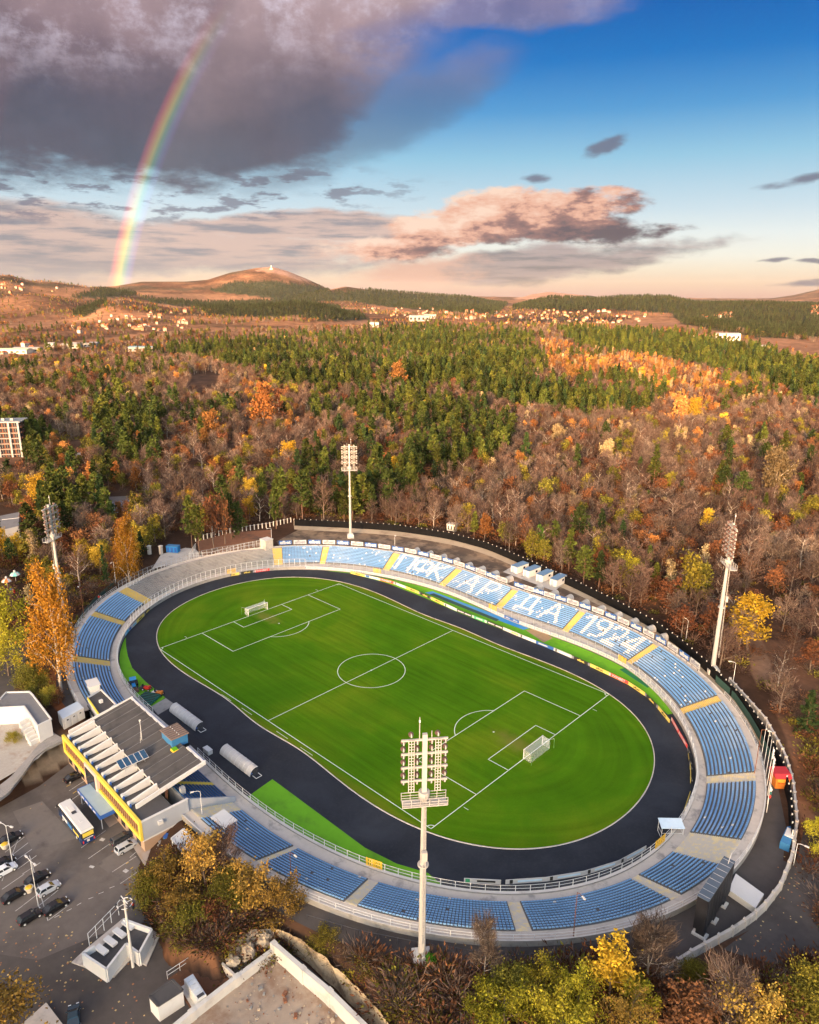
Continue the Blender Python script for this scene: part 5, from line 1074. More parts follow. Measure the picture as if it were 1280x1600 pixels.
poly_fence('perimeter_wall', 'weathered stone perimeter wall curving round the right side', [(1140, 1068), (1195, 1130), (1225, 1185), (1238, 1228), (1244, 1290), (1237, 1345), (1218, 1392), (1190, 1428), (1150, 1458), (1110, 1480), (1068, 1504), (1030, 1530)], ZP, 3.0, (0.55, 1.7, CONC), cat='wall', wall=(1.5, 0.45, CONC))
poly_fence('mesh_fence', 'grey mesh fence round the yard behind the bare terrace', [(306, 858), (296, 874), (330, 872), (380, 858), (424, 850)], ZP, 1.6, (0.09, 2.4, STEEL_W), rails=(2.3, 1.2))
poly_fence('mesh_fence', 'grey mesh fence beside the dark yard left of the bare terrace', [(258, 892), (236, 900), (214, 916), (196, 924)], ZP, 1.5, (0.09, 2.4, STEEL_W), rails=(2.3, 1.2))
poly_fence('mesh_fence', 'dark green mesh fence behind the left bend seats', [(178, 915), (150, 940), (130, 962), (120, 985), (117, 1010)], ZP, 2.2, (0.09, 1.6, TAR), rails=(1.5, 0.8), wall=(1.2, 0.06, TAR))
poly_fence('mesh_fence', 'low dark fence below the bank at the bottom of the bowl', [(480, 1438), (560, 1462), (640, 1478), (720, 1491), (800, 1502), (900, 1496), (990, 1470), (1050, 1445)], ZP, 3.0, (0.08, 1.2, DARKM), rails=(1.1,))
poly_fence('mesh_fence', 'dark green screen fence between the footpath and the black screen fence', [(1118, 1066), (1146, 1092), (1172, 1130), (1196, 1174), (1210, 1200)], ZP, 2.2, (0.08, 2.0, TAR), rails=(1.9,), wall=(1.9, 0.08, TAR))
t = thing('wall_gatehouse', 'small ochre gatehouse between the pine wood and the black screen fence', 'hut', tuple(at(707, 828, ZP)), 0.4); MB().box((0, 0, 1.3), (4, 3, 2.6), CREAM).obj('wall', t); MB().box((0, 0, 2.7), (4.4, 3.4, 0.2), CONC_L).obj('roof', t)
for k in (-1.2, 0, 1.2): MB().box((k, -1.53, 1.4), (0.5, 0.08, 1.5), GLASS_D).obj('window', t)
t = thing('portable_toilet_cabin', 'bright blue cabin in the yard behind the bare terrace', 'cabin', tuple(at(271, 862, ZP)), 0.6); MB().box((0, 0, 1.2), (4.6, 2.2, 2.4), BLUE_P).obj('wall', t); MB().box((0, 0, 2.45), (4.8, 2.4, 0.12), BLUE_L).obj('roof', t)
for k in (-1.5, 0, 1.5): MB().box((k, -1.13, 1.1), (0.9, 0.06, 1.9), BLUE).obj('door', t)
for i, (a, b) in enumerate(((252, 866), (234, 866))): 
    t = thing('gate_pier', 'grey concrete gate pier at the yard behind the bare terrace', 'pier', tuple(at(a, b, ZP)), 0.3, 'gate piers'); MB().box((0, 0, 1.6), (1.0, 1.0, 3.2), CONC).obj('shaft', t); MB().box((0, 0, 3.27), (1.3, 1.3, 0.18), CONC_L).obj('cap', t)
t = thing('terrace_hut', 'plain grey concrete hut at the end of the bare terrace', 'hut', tuple(at(417, 856, ZP+1)), 0.0); MB().box((0, 0, 1.5), (3.6, 3.4, 4.0), CONC).obj('wall', t); MB().box((0, 0, 3.56), (3.9, 3.7, 0.16), CONC_L).obj('roof', t)

# ------------------------------------------------------------------ right side: scoreboard, kiosk, tank, flag poles
t = thing('scoreboard', 'big black scoreboard seen from behind at the bottom right of the bowl', 'scoreboard', (100.3, -20.2, ZP), 0.02)
BOARD = mat('charcoal board', (0.014, 0.013, 0.015), 0.6, 0.15, 1.0, dirt=(0.026, 0.026, 0.03), dscale=0.3)
bd = MB().box((0, 0, 4.2), (1.7, 11.0, 6.0), BOARD).obj('housing', t); MB().box((0, 0, 7.26), (1.8, 11.1, 0.12), mat('slate blue sheet', (0.085, 0.11, 0.14), 0.5, 0.08, 1.0)).obj('roof', t)
for k in range(8): MB().box((0.87, -4.8+1.37*k, 4.2), (0.05, 0.06, 5.9), DARKM).obj('panel_joint', bd)
for k in range(8): MB().box((0, -4.9+1.4*k, 7.34), (1.75, 0.06, 0.05), STEEL).obj('roof_seam', bd)
for y in (-4.9, -0.8, 3.4): 
    f = MB().box((0.2, y, 0.6), (1.3, 0.9, 1.6), BOARD).obj('leg', t); MB().box((0.2, y-0.1, 0.18), (2.2, 1.4, 0.36), CONC_L).obj('footing', f)
MB().bar((0.2, 4.2, 7.3), (0.2, 5.4, 8.6), 0.05, 0.05, WHITE_M).obj('aerial', t)
W_ = [at(a, b, ZP+1.2)[:2] for a, b in ((1150, 1365), (1194, 1397), (1181, 1419), (1139, 1390))]
t = thing('banner_wall', 'white sheeted shed roof beside the black scoreboard', 'shed'); MB().prism(W_, ZP, ZP+1.1, CONC_L).obj('wall', t); MB().prism(W_, ZP+1.1, ZP+1.2, WHITE, False).obj('roof', t)
P = at(1217, 1226, ZP); t = thing('kiosk', 'orange kiosk with a red roof beside the perimeter wall', 'kiosk', (P[0], P[1], ZP), 0.75)
MB().box((0, 0, 1.5), (3.4, 3.2, 3.0), ORANGE).obj('wall', t); MB().hull([(-2, -1.9, 3.0), (2, -1.9, 3.0), (2, 1.9, 3.0), (-2, 1.9, 3.0)], [(-2, -0.9, 3.8), (2, -0.9, 3.8), (2, 1.9, 3.9), (-2, 1.9, 3.9)], mat('dark red sheet roof', (0.36, 0.025, 0.03), 0.55, 0.06)).obj('roof', t)
MB().box((0, -1.95, 1.7), (2.6, 0.7, 0.08), ORANGE).obj('counter', t); MB().box((0, -1.62, 2.2), (2.6, 0.06, 0.8), mat('shutter orange', (0.80, 0.30, 0.04), 0.5)).obj('shutter', t)
t.scale = (0.82, 0.82, 0.82)
P = at(1230, 1316, ZP); t = thing('water_tank', 'blue tank with a white roof plate behind the perimeter wall', 'tank', (P[0], P[1], ZP), 0.1)
MB().hull([(-1.0, -3.0, 0), (1.0, -3.0, 0), (1.0, 2.0, 0), (-1.0, 2.0, 0)], [(-1.0, -3.0, 1.9), (1.0, -3.0, 1.9), (0.8, 2.0, 2.4), (-0.8, 2.0, 2.4)], BLUE_L).obj('body', t); MB().hull([(-0.8, 2.0, 0), (0.8, 2.0, 0), (0.5, 4.0, 0), (-0.5, 4.0, 0)], [(-0.8, 2.0, 2.4), (0.8, 2.0, 2.4), (0.1, 4.0, 1.6), (-0.1, 4.0, 1.6)], BLUE_P).obj('nose', t); MB().box((0.25, 0.4, 2.35), (1.8, 2.8, 0.25), WHITE).obj('lid', t); t.scale = (0.8, 0.85, 0.8)
for i in range(7):
    q = INN.near(at(1166, 1175+13*i, ZTOP)[:2]); P, N = INN.f(np.array([q]), OUT+w2+0.6); x, y = P[0]; h = 9.0 if i < 6 else 6.0
    furled = i in (3, 4, 6); lab = {3: 'flagpole with a furled white flag behind the right seats', 4: 'flagpole with a furled pale flag beside the kiosk path', 6: 'short flagpole with a white green and red flag behind the right seats'}.get(i, 'bare white flagpole behind the right seats, '+nth(i+1)+' from the far end')
    t = thing('flagpole', lab, 'flagpole', (x, y, ZP), 0, 'flagpoles behind the right seats'); MB().tube([(0, 0, 0), (0, 0, h)], [0.07, 0.04], WHITE_M, 6).obj('pole', t); MB().tube([(0, 0, h), (0, 0, h+0.12)], 0.08, STEEL, 6).obj('finial', t)
    if furled:
        for j, m in enumerate((WHITE, TEAL if i == 6 else WHITE, RED if i == 6 else WHITE)):
            f = MB(); z0 = h-0.2-0.75*j; f.tube([(0.1, -0.06, z0), (0.22, -0.2, z0-0.4), (0.14, -0.16, z0-0.74)], [0.1, 0.22, 0.18], m, 6); f.obj('flag', t)

# ------------------------------------------------------------------ lamp posts
def lamp_post(base, z0, top, label, arms=1, m=STEEL_W, side=1):
    P, h = solve_h(base, z0, top); t = thing('lamp_post', label, 'lamp post', tuple(P), U(0, 6), 'lamp posts round the stadium'); MB().tube([(0, 0, 0), (0, 0, h*0.6), (0, 0, h)], [0.08, 0.06, 0.045], m, 8).obj('pole', t)
    for a in range(arms):
        s_ = side*(1 if a == 0 else -1); ar = MB().tube([(0, 0, h-0.1), (s_*0.5, 0, h+0.15), (s_*1.2, 0, h+0.2)], 0.045, m, 6).obj('arm', t); MB().box((s_*1.45, 0, h+0.2), (0.7, 0.26, 0.16), WHITE).obj('lamp_head', ar)
    return t
for b, z0, tp, lb in (((132, 968), ZP, 920, 'leaning rusty lamp post behind the left bend seats'), ((181, 912), ZP, 878, 'lamp post beside the dark yard on the left'), ((316, 1272), ZTOP-0.5, 1236, 'lamp post beside the steep main stand tier'), ((455, 1372), ZTOP, 1332, 'rusty lamp post at the top of the near left seats'),
                      ((896, 1464), ZTOP, 1394, 'rusty lamp post in front of the near right seats'), ((617, 862), ZP, 836, 'lamp post behind the far boards near the first white letter'), ((1146, 1064), ZP, 1036, 'lamp post beside the black screen fence bend'), ((1178, 1215), ZP, 1140, 'tall rusty lamp post beside the flagpoles'),
                      ((425, 850), ZTOP, 826, 'lamp post at the end of the bare terrace'), ((334, 856), ZP, 822, 'lamp post among the pine trunks behind the bare terrace'), ((1240, 1352), ZP, 1318, 'lamp post on the perimeter wall at the right'), ((1072, 1000), ZP, 970, 'lamp post on the bank left of the black screen fence')):
    lamp_post(b, z0, tp, lb, m=RUST if 'rusty' in lb else STEEL_W)
for (b, tp, pl, lb) in (((60, 1416), 1346, (46, 1393), 'tall lamp post standing in the car park between parked cars'), ((20, 1350), 1290, (8, 1325), 'tall lamp post near the left end of the car park')):
    t = lamp_post(b, 0, tp, lb, 2); P = at(*pl, 0); t = thing('planter_pot', 'round cream planter pot with yellow flowers '+('between the silver and black cars' if pl[0] > 20 else 'near the left edge of the car park'), 'planter', (P[0], P[1], 0)); MB().tube([(0, 0, 0), (0, 0, 0.9)], [0.5, 0.75], CREAM, 12).obj('pot', t); MB().tube([(0, 0, 0.86), (0, 0, 1.05)], [0.66, 0.4], YEL_G, 10).obj('flowers', t)
P, h = solve_h((208, 1511), 0, 1405); t = thing('utility_pole', 'tall leaning utility pole with a ring of lamps in front of the white ticket office', 'utility pole', tuple(P)); MB().tube([(0, 0, 0), (0, 0, h)], [0.24, 0.15], CONC_L, 8).obj('pole', t)
rg = MB(); a_ = np.linspace(0, 2*math.pi, 21); rg.tube([(1.1*math.cos(a), 1.1*math.sin(a), h-0.8) for a in a_], 0.06, STEEL_W, 5, False); 
for k in range(4): rg.bar((0, 0, h-0.8), (1.1*math.cos(k*1.57), 1.1*math.sin(k*1.57), h-0.8), 0.06, 0.06, STEEL_W)
rg.obj('lamp_ring', t)
for k in range(6): MB().box((1.2*math.cos(k*1.05), 1.2*math.sin(k*1.05), h-0.75), (0.35, 0.35, 0.3), DARKM).obj('lamp', t)
MB().box((0, 0, h-0.1), (2.0, 0.1, 0.12), STEEL_W).obj('crossarm', t)
# ------------------------------------------------------------------ vehicles
def car(P, rz, m, label, L=4.2, W_=1.75, H=1.42, kind='saloon', z=0.0):
    t = thing('parked_car', label, 'car', (P[0], P[1], z), rz, 'cars in the car park'); h = L/2; w = W_/2
    zb = 0.62 if kind != 'estate' else 0.72
    # lower body as a lofted shell, length along x, front at +x
    secs = [(-h, 0.42, 0.78, 0.80), (-h*0.93, 0.26, 0.92, 0.95), (-h*0.45, 0.22, 0.96, 1.0), (h*0.30, 0.22, 0.94, 1.0), (h*0.80, 0.24, 0.80, 0.96), (h, 0.40, 0.62, 0.80)]
    b = MB(); loops = []
    for x, z0, z1, ww in secs: loops.append([(x, -w*ww, z0), (x, -w*ww*1.0, (z0+z1)/2), (x, -w*ww*0.93, z1), (x, w*ww*0.93, z1), (x, w*ww*1.0, (z0+z1)/2), (x, w*ww, z0)])
    k = 0
    for A, B in zip(loops[:-1], loops[1:]):
        for j in range(6): b.face([A[j], A[(j+1) % 6], B[(j+1) % 6], B[j]][::-1], m)
    b.face(loops[0], m); b.face(loops[-1][::-1], m); body = b.obj('body', t)
    r0, r1, f1, f0 = {'saloon': (-h*0.80, -h*0.45, h*0.12, h*0.48), 'hatch': (-h*0.95, -h*0.72, h*0.12, h*0.48), 'estate': (-h*0.96, -h*0.82, h*0.20, h*0.55)}[kind]
    zl, zt_ = 0.93, H; g2 = MB(); g2.hull([(r0, -w*0.88, zl), (f0, -w*0.88, zl), (f0, w*0.88, zl), (r0, w*0.88, zl)], [(r1, -w*0.72, zt_-0.03), (f1, -w*0.72, zt_-0.03), (f1, w*0.72, zt_-0.03), (r1, w*0.72, zt_-0.03)], CAR_GLASS); g2.obj('windows', t)
    MB().hull([(r1-0.05, -w*0.74, zt_-0.05), (f1+0.05, -w*0.74, zt_-0.05), (f1+0.05, w*0.74, zt_-0.05), (r1-0.05, w*0.74, zt_-0.05)], [(r1+0.1, -w*0.64, zt_+0.02), (f1-0.1, -w*0.64, zt_+0.02), (f1-0.1, w*0.64, zt_+0.02), (r1+0.1, w*0.64, zt_+0.02)], m).obj('roof', t)
    for s_ in (-1, 1):
        for pa, pb in (((r0+0.02, s_*w*0.86, zl), (r1, s_*w*0.71, zt_)), ((f0, s_*w*0.86, zl), (f1, s_*w*0.71, zt_)), (((r0+f0)/2, s_*w*0.875, zl), ((r1+f1)/2, s_*w*0.725, zt_))): MB().bar(pa, pb, 0.08, 0.08, m).obj('pillar', t)
    for sx in (-0.62, 0.62):
        for sy in (-1, 1): wheel(0.32, 0.2, t, (h*sx, sy*w*0.92, 0.32))
    for sy in (-1, 1):
        MB().box((h*0.94, sy*w*0.62, 0.62), (0.2, 0.38, 0.14), mat('headlamp glass', (0.75, 0.75, 0.72), 0.1)).obj('headlight', t); MB().box((-h*0.97, sy*w*0.66, 0.72), (0.12, 0.3, 0.16), RED).obj('tail_light', t)
        MB().box((f0-0.25, sy*(w+0.08), 0.98), (0.14, 0.18, 0.12), m).obj('mirror', t)
    return t
def paintc(n, c, metal=0.2): return mat(n, c, 0.22, 0.03, 2.0, spec=0.6, metal=metal)
CBK = paintc('black car paint', (0.012, 0.012, 0.014)); CSI = paintc('silver car paint', (0.52, 0.54, 0.56)); CWH = paintc('white car paint', (0.75, 0.75, 0.74), 0); CGR = paintc('dark grey car paint', (0.06, 0.062, 0.07)); CGN = paintc('dark teal car paint', (0.02, 0.05, 0.07))
for (px, py, m, kd, rz, lb) in ((58, 1371, CBK, 'saloon', 1.62, 'black saloon car parked beside the silver hatchback'), (75.5, 1387, CSI, 'hatch', 1.62, 'silver hatchback parked between two black cars'), (22.5, 1397, CBK, 'saloon', 1.62, 'black saloon car left of the planter pot, standing alone'), (87, 1415, CBK, 'saloon', 1.62, 'black saloon car below the silver hatchback'),
    (46.5, 1431, CBK, 'hatch', 1.62, 'black hatchback nearest the dark gravel yard'), (16, 1309, CBK, 'saloon', 1.62, 'black saloon car near the planter at the left edge'), (6, 1347, CBK, 'hatch', 1.62, 'black car half hidden behind the white car'), (8, 1358, CWH, 'hatch', 1.62, 'white car at the left edge of the car park'),
    (190, 1309, CGR, 'estate', 1.60, 'dark grey van at the corner of the yellow facade'), (197.5, 1322, CSI, 'estate', 1.60, 'silver estate car beside the dark grey van'), (116, 1213, CBK, 'saloon', 1.60, 'black saloon car below the left end of the yellow facade'), (115, 1588, CGN, 'saloon', 2.75, 'dark teal car in the gravel yard at the bottom edge')):
    car(at(px, py, 0.7), rz, m, lb, kind=kd, L=4.15 if kd != 'hatch' else 3.75, W_=1.68)
# coach
A = at(103, 1254, 3.2); B = at(132.5, 1291, 3.2); c = (A+B)/2; L = np.linalg.norm((B-A)[:2]); rz = math.atan2(B[1]-A[1], B[0]-A[0])
t = thing('coach', 'team coach with white roof and navy and yellow sides in front of the entrance', 'coach', (c[0], c[1], 0), rz); NAVY = paintc('navy coach paint', (0.015, 0.05, 0.16)); w = 1.2; L = 11.6
MB().hull([(-L/2, -w, 0.35), (L/2, -w, 0.35), (L/2, w, 0.35), (-L/2, w, 0.35)], [(-L/2+0.1, -w, 1.6), (L/2, -w, 1.6), (L/2, w, 1.6), (-L/2+0.1, w, 1.6)], NAVY).obj('body', t)
MB().hull([(-L/2+0.1, -w*0.99, 1.6), (L/2-0.02, -w*0.99, 1.6), (L/2-0.02, w*0.99, 1.6), (-L/2+0.1, w*0.99, 1.6)], [(-L/2+0.45, -w*0.95, 2.8), (L/2-0.15, -w*0.95, 2.8), (L/2-0.15, w*0.95, 2.8), (-L/2+0.45, w*0.95, 2.8)], CAR_GLASS).obj('windows', t)
r = MB(); e_ = 0.16; r.hull([(-L/2+0.4, -w, 2.8), (L/2-0.1, -w, 2.8), (L/2-0.1, w, 2.8), (-L/2+0.4, w, 2.8)], [(-L/2+0.6, -w+e_, 3.2), (L/2-0.25, -w+e_, 3.2), (L/2-0.25, w-e_, 3.2), (-L/2+0.6, w-e_, 3.2)], WHITE_M); rf = r.obj('roof', t)
MB().box((-2.2, 0, 3.26), (2.2, 0.9, 0.14), mat('warm white plastic', (0.66, 0.62, 0.56), 0.5)).obj('roof_unit', rf); MB().box((-0.6, 0, 3.24), (0.8, 0.8, 0.1), DARKM).obj('roof_hatch', rf); MB().box((2.6, 0, 3.23), (0.9, 0.5, 0.08), WHITE).obj('roof_hatch', rf)
for s_ in (-1, 1):
    MB().box((-2.6, s_*(w+0.012), 1.15), (2.4, 0.03, 0.7), WHITE_M).box((-0.2, s_*(w+0.012), 1.15), (2.0, 0.03, 0.8), BLUE_L).box((2.8, s_*(w+0.012), 1.3), (2.6, 0.03, 0.5), YEL_B).obj('side_stripe', t)
    for x in (-3.6, 3.1): wheel(0.5, 0.3, t, (x, s_*(w-0.12), 0.5))
    for k in range(6): MB().box((-4.6+1.75*k, s_*(w*0.985), 2.2), (0.1, 0.06, 1.2), NAVY).obj('window_pillar', t)
MB().box((L/2-0.02, 0, 2.25), (0.2, 1.9, 0.75), YEL_B).obj('rear_window_sign', t); MB().box((L/2+0.02, 0, 1.45), (0.06, 1.6, 0.16), WHITE).box((L/2+0.02, -0.1, 0.95), (0.06, 0.45, 0.45), WHITE).obj('rear_crest', t)
for y in (-1.0, 1.0): MB().box((L/2+0.02, y, 0.9), (0.07, 0.22, 0.5), RED).obj('tail_light', t)
MB().box((-L/2+0.2, 0, 2.15), (0.08, 2.1, 1.1), CAR_GLASS).obj('windscreen', t)
for y in (-1.35, 1.35): MB().box((-L/2+0.1, y, 2.5), (0.2, 0.3, 0.5), BLACK).obj('mirror', t)
poly_sheet('entrance_paving', P2([(135, 1244), (150, 1236), (188, 1283), (171, 1293)]), 0.03, mat('pink paving', (0.40, 0.29, 0.22), 0.9, 0.1, 1.0, 0.2, dirt=(0.32, 0.24, 0.19)))
poly_sheet('ramp_paving', P2([(200, 1313), (228, 1313), (262, 1330), (252, 1352), (226, 1356)]), 0.5, mat('stone paving', (0.36, 0.30, 0.25), 0.9, 0.15, 1.2, 0.3, dirt=(0.30, 0.17, 0.07), dscale=0.3))

# ------------------------------------------------------------------ small buildings on the left
def building(name, label, cat, px, z0, z1, wallm, roofm, parapet=0.0, pm=None, zref=None):
    Q = [at(a, b, z1 if zref is None else zref)[:2] for a, b in px]; t = thing(name, label, cat); MB().prism(Q, z0, z1, wallm).obj('wall', t)
    c = sum(Q)/len(Q); r = MB().prism([c+(q-c)*0.985 for q in Q], z1, z1+0.06, roofm, False).obj('roof', t)
    if parapet:
        for i in range(len(Q)): a, b = Q[i], Q[(i+1) % len(Q)]; MB().bar((*a, z1+parapet/2), (*b, z1+parapet/2), 0.3, parapet, pm or wallm).obj('parapet', t)
    return t, Q
t, Q = building('white_annex_building', 'low white building with an angled grey flat roof and white stair fins', 'building', [(-40, 1106), (0, 1094), (10, 1083), (46, 1082), (52, 1088), (80, 1125), (59, 1135), (38, 1105), (0, 1107)], ZP, ZP+4.2, WHITE, BITUM2, 0.35, WHITE)
for k in range(6):
    a = at(30+3.3*k, 1130+6.0*k, ZP+3.4-0.5*k); b = at(44+3.2*k, 1123+6.0*k, ZP+3.4-0.5*k); b = np.array([b[0], b[1], a[2]]); MB().bar((a[0], a[1], a[2]-0.6), (b[0], b[1], b[2]-0.6), 0.5, 1.5, WHITE).obj('stair_fin', t)
P = at(78, 1141, ZP+1); MB().box((P[0], P[1], ZP+1.1), (0.9, 0.5, 2.1), RED).obj('door', t)
P = at(20, 1120, ZP); t = thing('orange_swing_frame', 'orange timber frame with a yellow awning in front of the white building', 'frame', (P[0], P[1], ZP), 0.1)
for x in (-1.7, 1.7):
    for y in (-1, 1): MB().bar((x, y*1.2, 0), (x, y*0.8, 3.0), 0.16, 0.16, ORANGE).obj('post', t)
MB().box((0, 0.3, 3.1), (4.0, 1.2, 0.3), ORANGE).obj('beam', t); MB().hull([(-1.2, -1.4, 2.4), (1.6, -1.4, 2.4), (1.6, -0.2, 3.0), (-1.2, -0.2, 3.0)], [(-1.2, -1.4, 2.48), (1.6, -1.4, 2.48), (1.6, -0.2, 3.08), (-1.2, -0.2, 3.08)], YEL_G).obj('awning', t); MB().bar((1.7, -1, 0.4), (2.4, 0.6, 2.8), 0.14, 0.14, RED).bar((1.2, 0, 1.2), (2.6, 0, 1.2), 0.14, 0.14, RED).obj('brace', t)
t, Q = building('storage_unit', 'white storage unit with pale grey roof beside the annex', 'container', [(90, 1112), (121, 1096), (131, 1106), (98, 1124)], ZP, ZP+2.7, WHITE, mat('pale blue grey roof', (0.50, 0.54, 0.57), 0.5, 0.06, 1.0))
for k in range(3):
    a, b = Q[3], Q[2]; c = a+(b-a)*(0.2+0.3*k); dn = np.array([(b-a)[1], -(b-a)[0]])/np.linalg.norm(b-a); MB().bar((*(c-(b-a)*0.11+dn*0.05), ZP+1.2), (*(c+(b-a)*0.11+dn*0.05), ZP+1.2), 0.08, 2.0, STEEL_W).obj('door', t); MB().bar((*(c-(b-a)*0.04+dn*0.1), ZP+2.0), (*(c+(b-a)*0.04+dn*0.1), ZP+2.0), 0.06, 0.3, BLACK).obj('vent_grille', t)
# camera booth on the left bend
q = INN.near(at(140, 1082, 4)[:2]); P, N = INN.f(np.array([q]), 6.0); rz = math.atan2(N[0, 1], N[0, 0]); t = thing('camera_booth', 'small white commentary booth standing on the left bend seats', 'booth', (P[0][0], P[0][1], 3.6), rz)
MB().box((0, 0, 1.4), (2.2, 3.6, 2.4), WHITE).obj('wall', t); MB().box((0, 0, 2.7), (2.8, 4.2, 0.16), WHITE_M).obj('roof', t)
for k in (-1.1, 0, 1.1): MB().box((-1.12, k, 1.7), (0.06, 0.8, 0.8), GLASS_D).obj('window', t)
for k in (-1.5, 1.5): MB().box((-0.8, k, 0.0), (0.14, 0.14, 1.2), STEEL_W).obj('leg', t)
P, N = INN.f(np.array([INN.near(at(345, 1290, 4)[:2])]), 6.2); t = thing('white_platform', 'white camera platform lying over the near seats behind the autumn tree', 'platform', (P[0][0], P[0][1], 4.3), math.atan2(N[0][1], N[0][0])); MB().box((0, 0, 0.6), (3.0, 4.4, 0.12), WHITE).obj('deck', t)
for x in (-1.3, 1.3):
    for y in (-2, 2): MB().box((x, y, 0), (0.1, 0.1, 1.2), STEEL_W).obj('leg', t)
# footbridge
t = thing('footbridge', 'curving plank footbridge from the stand terrace over the dip', 'footbridge'); E1 = [(84, 1148), (60, 1166), (40, 1190), (18, 1215), (0, 1229), (-60, 1260)]; E2 = [(103, 1157), (72, 1172), (55, 1185), (36, 1212), (14, 1240), (-40, 1280)]
A = np.array([at(a, b, ZP) for a, b in E1]); B = np.array([at(a, b, ZP) for a, b in E2]); n = 60; u = np.linspace(0, 5, n); iA = np.array([[np.interp(v, range(6), A[:, k]) for k in range(3)] for v in u]); iB = np.array([[np.interp(v, range(6), B[:, k]) for k in range(3)] for v in u])
dk = MB().strip(iA+[0, 0, 0.28], iB+[0, 0, 0.28], CONC_D).strip(iB+[0, 0, 0.28], iB+[0, 0, -0.25], CONC_D).strip(iA+[0, 0, -0.25], iA+[0, 0, 0.28], CONC_D).strip(iB+[0, 0, -0.25], iA+[0, 0, -0.25], CONC_D); dk.obj('deck', t)
pl = mat('grey bridge plank', (0.30, 0.27, 0.24), 0.9, 0.2, 1.5)
for k in range(n-1):
    a = (iA[k]+iA[k+1])/2+[0, 0, 0.31]; b = (iB[k]+iB[k+1])/2+[0, 0, 0.31]; MB().bar(a, b, 0.78*np.linalg.norm((iA[k+1]-iA[k]+iB[k+1]-iB[k])/2), 0.06, pl).obj('plank', t)
for (a, b) in ((66, 1184), (78, 1178)): P = at(a, b, 0.3); MB().box((P[0], P[1], 1.5), (0.7, 1.6, 3.2), CONC_D, 0.3).obj('pier', t)
MB().strip(iB[:44]+[0, 0, 1.1], iB[:44]+[0, 0, 0.3], WIRE).obj('side_rail', t)
for i, (a, b) in enumerate(((7, 1241), (16, 1233))):
    P = at(a, b, 0); t = thing('waste_container', 'grey waste container '+('left' if i == 0 else 'right')+' of the pair beside the footbridge', 'bin', (P[0], P[1], 0), 0.9, 'waste containers by the footbridge'); MB().hull([(-0.6, -0.5, 0.15), (0.6, -0.5, 0.15), (0.6, 0.5, 0.15), (-0.6, 0.5, 0.15)], [(-0.8, -0.6, 1.2), (0.8, -0.6, 1.2), (0.8, 0.6, 1.2), (-0.8, 0.6, 1.2)], GREYW).obj('bin', t); MB().box((0, 0, 1.26), (1.7, 1.3, 0.12), STEEL).obj('lid', t)
# white hut under the trees by the near stand
t, Q = building('white_hut', 'white flat roofed hut under the autumn tree beside the stone steps', 'hut', [(268, 1311), (287, 1296), (318, 1330), (300, 1352)], 1.0, 4.6, WHITE, mat('stained white roof', (0.62, 0.60, 0.56), 0.8, 0.1, 1.0, dirt=(0.42, 0.36, 0.28), dscale=0.5), 0.2)
P = at(262, 1313, 1.5); t = thing('blue_bin', 'blue plastic bin beside the white hut', 'bin', (P[0], P[1], 1.2), 0.5); MB().hull([(-0.4, -0.4, 0), (0.4, -0.4, 0), (0.4, 0.4, 0), (-0.4, 0.4, 0)], [(-0.55, -0.55, 1.2), (0.55, -0.55, 1.2), (0.55, 0.55, 1.2), (-0.55, 0.55, 1.2)], BLUE_P).obj('bin', t); MB().box((0, 0, 1.26), (1.2, 1.2, 0.1), BLUE).obj('lid', t)
st = thing('stone_steps', 'stone steps climbing beside the autumn tree from the car park', 'steps'); a0 = at(231, 1358, 0)[:2]; a1 = at(262, 1330, 1.6)[:2]; b0 = at(247, 1390, 0)[:2]
for k in range(10): MB().bar((*(b0+(a0-b0)*0+(np.array(a1)-b0)*(k/10.0)), 0.1+0.16*k), (*(b0+(a1-b0)*(k/10.0)+(a0-b0)*0.7), 0.1+0.16*k), 0.5, 0.34, CONC_D).obj('step', st)
def wall_line(name, label, px, z, h, th, m, zb=-0.3, cat='wall', bays=True):
    Q = [at(a, b, z) for a, b in px]; t = thing(name, label, cat)
    for i in range(len(Q)-1): MB().bar((Q[i][0], Q[i][1], (h+zb)/2), (Q[i+1][0], Q[i+1][1], (h+zb)/2), th, h-zb, m).obj('wall_bay', t)
    for q in Q: MB().box((q[0], q[1], (h+zb)/2+0.02), (th*1.25, th*1.25, h-zb+0.08), m).obj('pier', t)
    return t
wall_line('retaining_wall', 'grey stone retaining wall running down from the white hut', [(266, 1330), (292, 1362), (317, 1400)], 2.0, 2.4, 0.6, CONC_D)
wall_line('garden_wall', 'pale concrete wall below the autumn trees beside the generator yard', [(285, 1467), (318, 1498), (345, 1510), (370, 1534)], 0.5, 1.5, 0.35, CONC)
# ticket office
Zt = 2.5; OF = [(129, 1489), (166, 1514), (197, 1474), (217, 1489), (237, 1452), (193, 1436), (180, 1449), (165, 1463), (148, 1478)]
Q = [at(a, b, Zt)[:2] for a, b in OF]; t = thing('ticket_office', 'white zigzag ticket office with black floor and concrete apron', 'kiosk building'); MB().prism(Q, 0.1, 1.5, WHITE).obj('base', t); c = sum(Q)/len(Q)
MB().prism([c+(q-c)*0.96 for q in Q], 1.5, 1.56, BITUM, False).obj('deck', t)
for i in range(len(Q)):
    if i in (5, 6, 7): continue
    a, b = Q[i], Q[(i+1) % len(Q)]; MB().bar((*a, Zt/2), (*b, Zt/2), 0.35, Zt, WHITE).obj('parapet', t)
for k in range(4):
    a = at(193-14*k, 1437+13*k, 2.4)[:2]; b = at(208-14*k, 1448+13*k, 2.4)[:2]; MB().bar((*a, 2.1), (*b, 2.1), 0.9, 0.35, WHITE).obj('stair_slab', t)
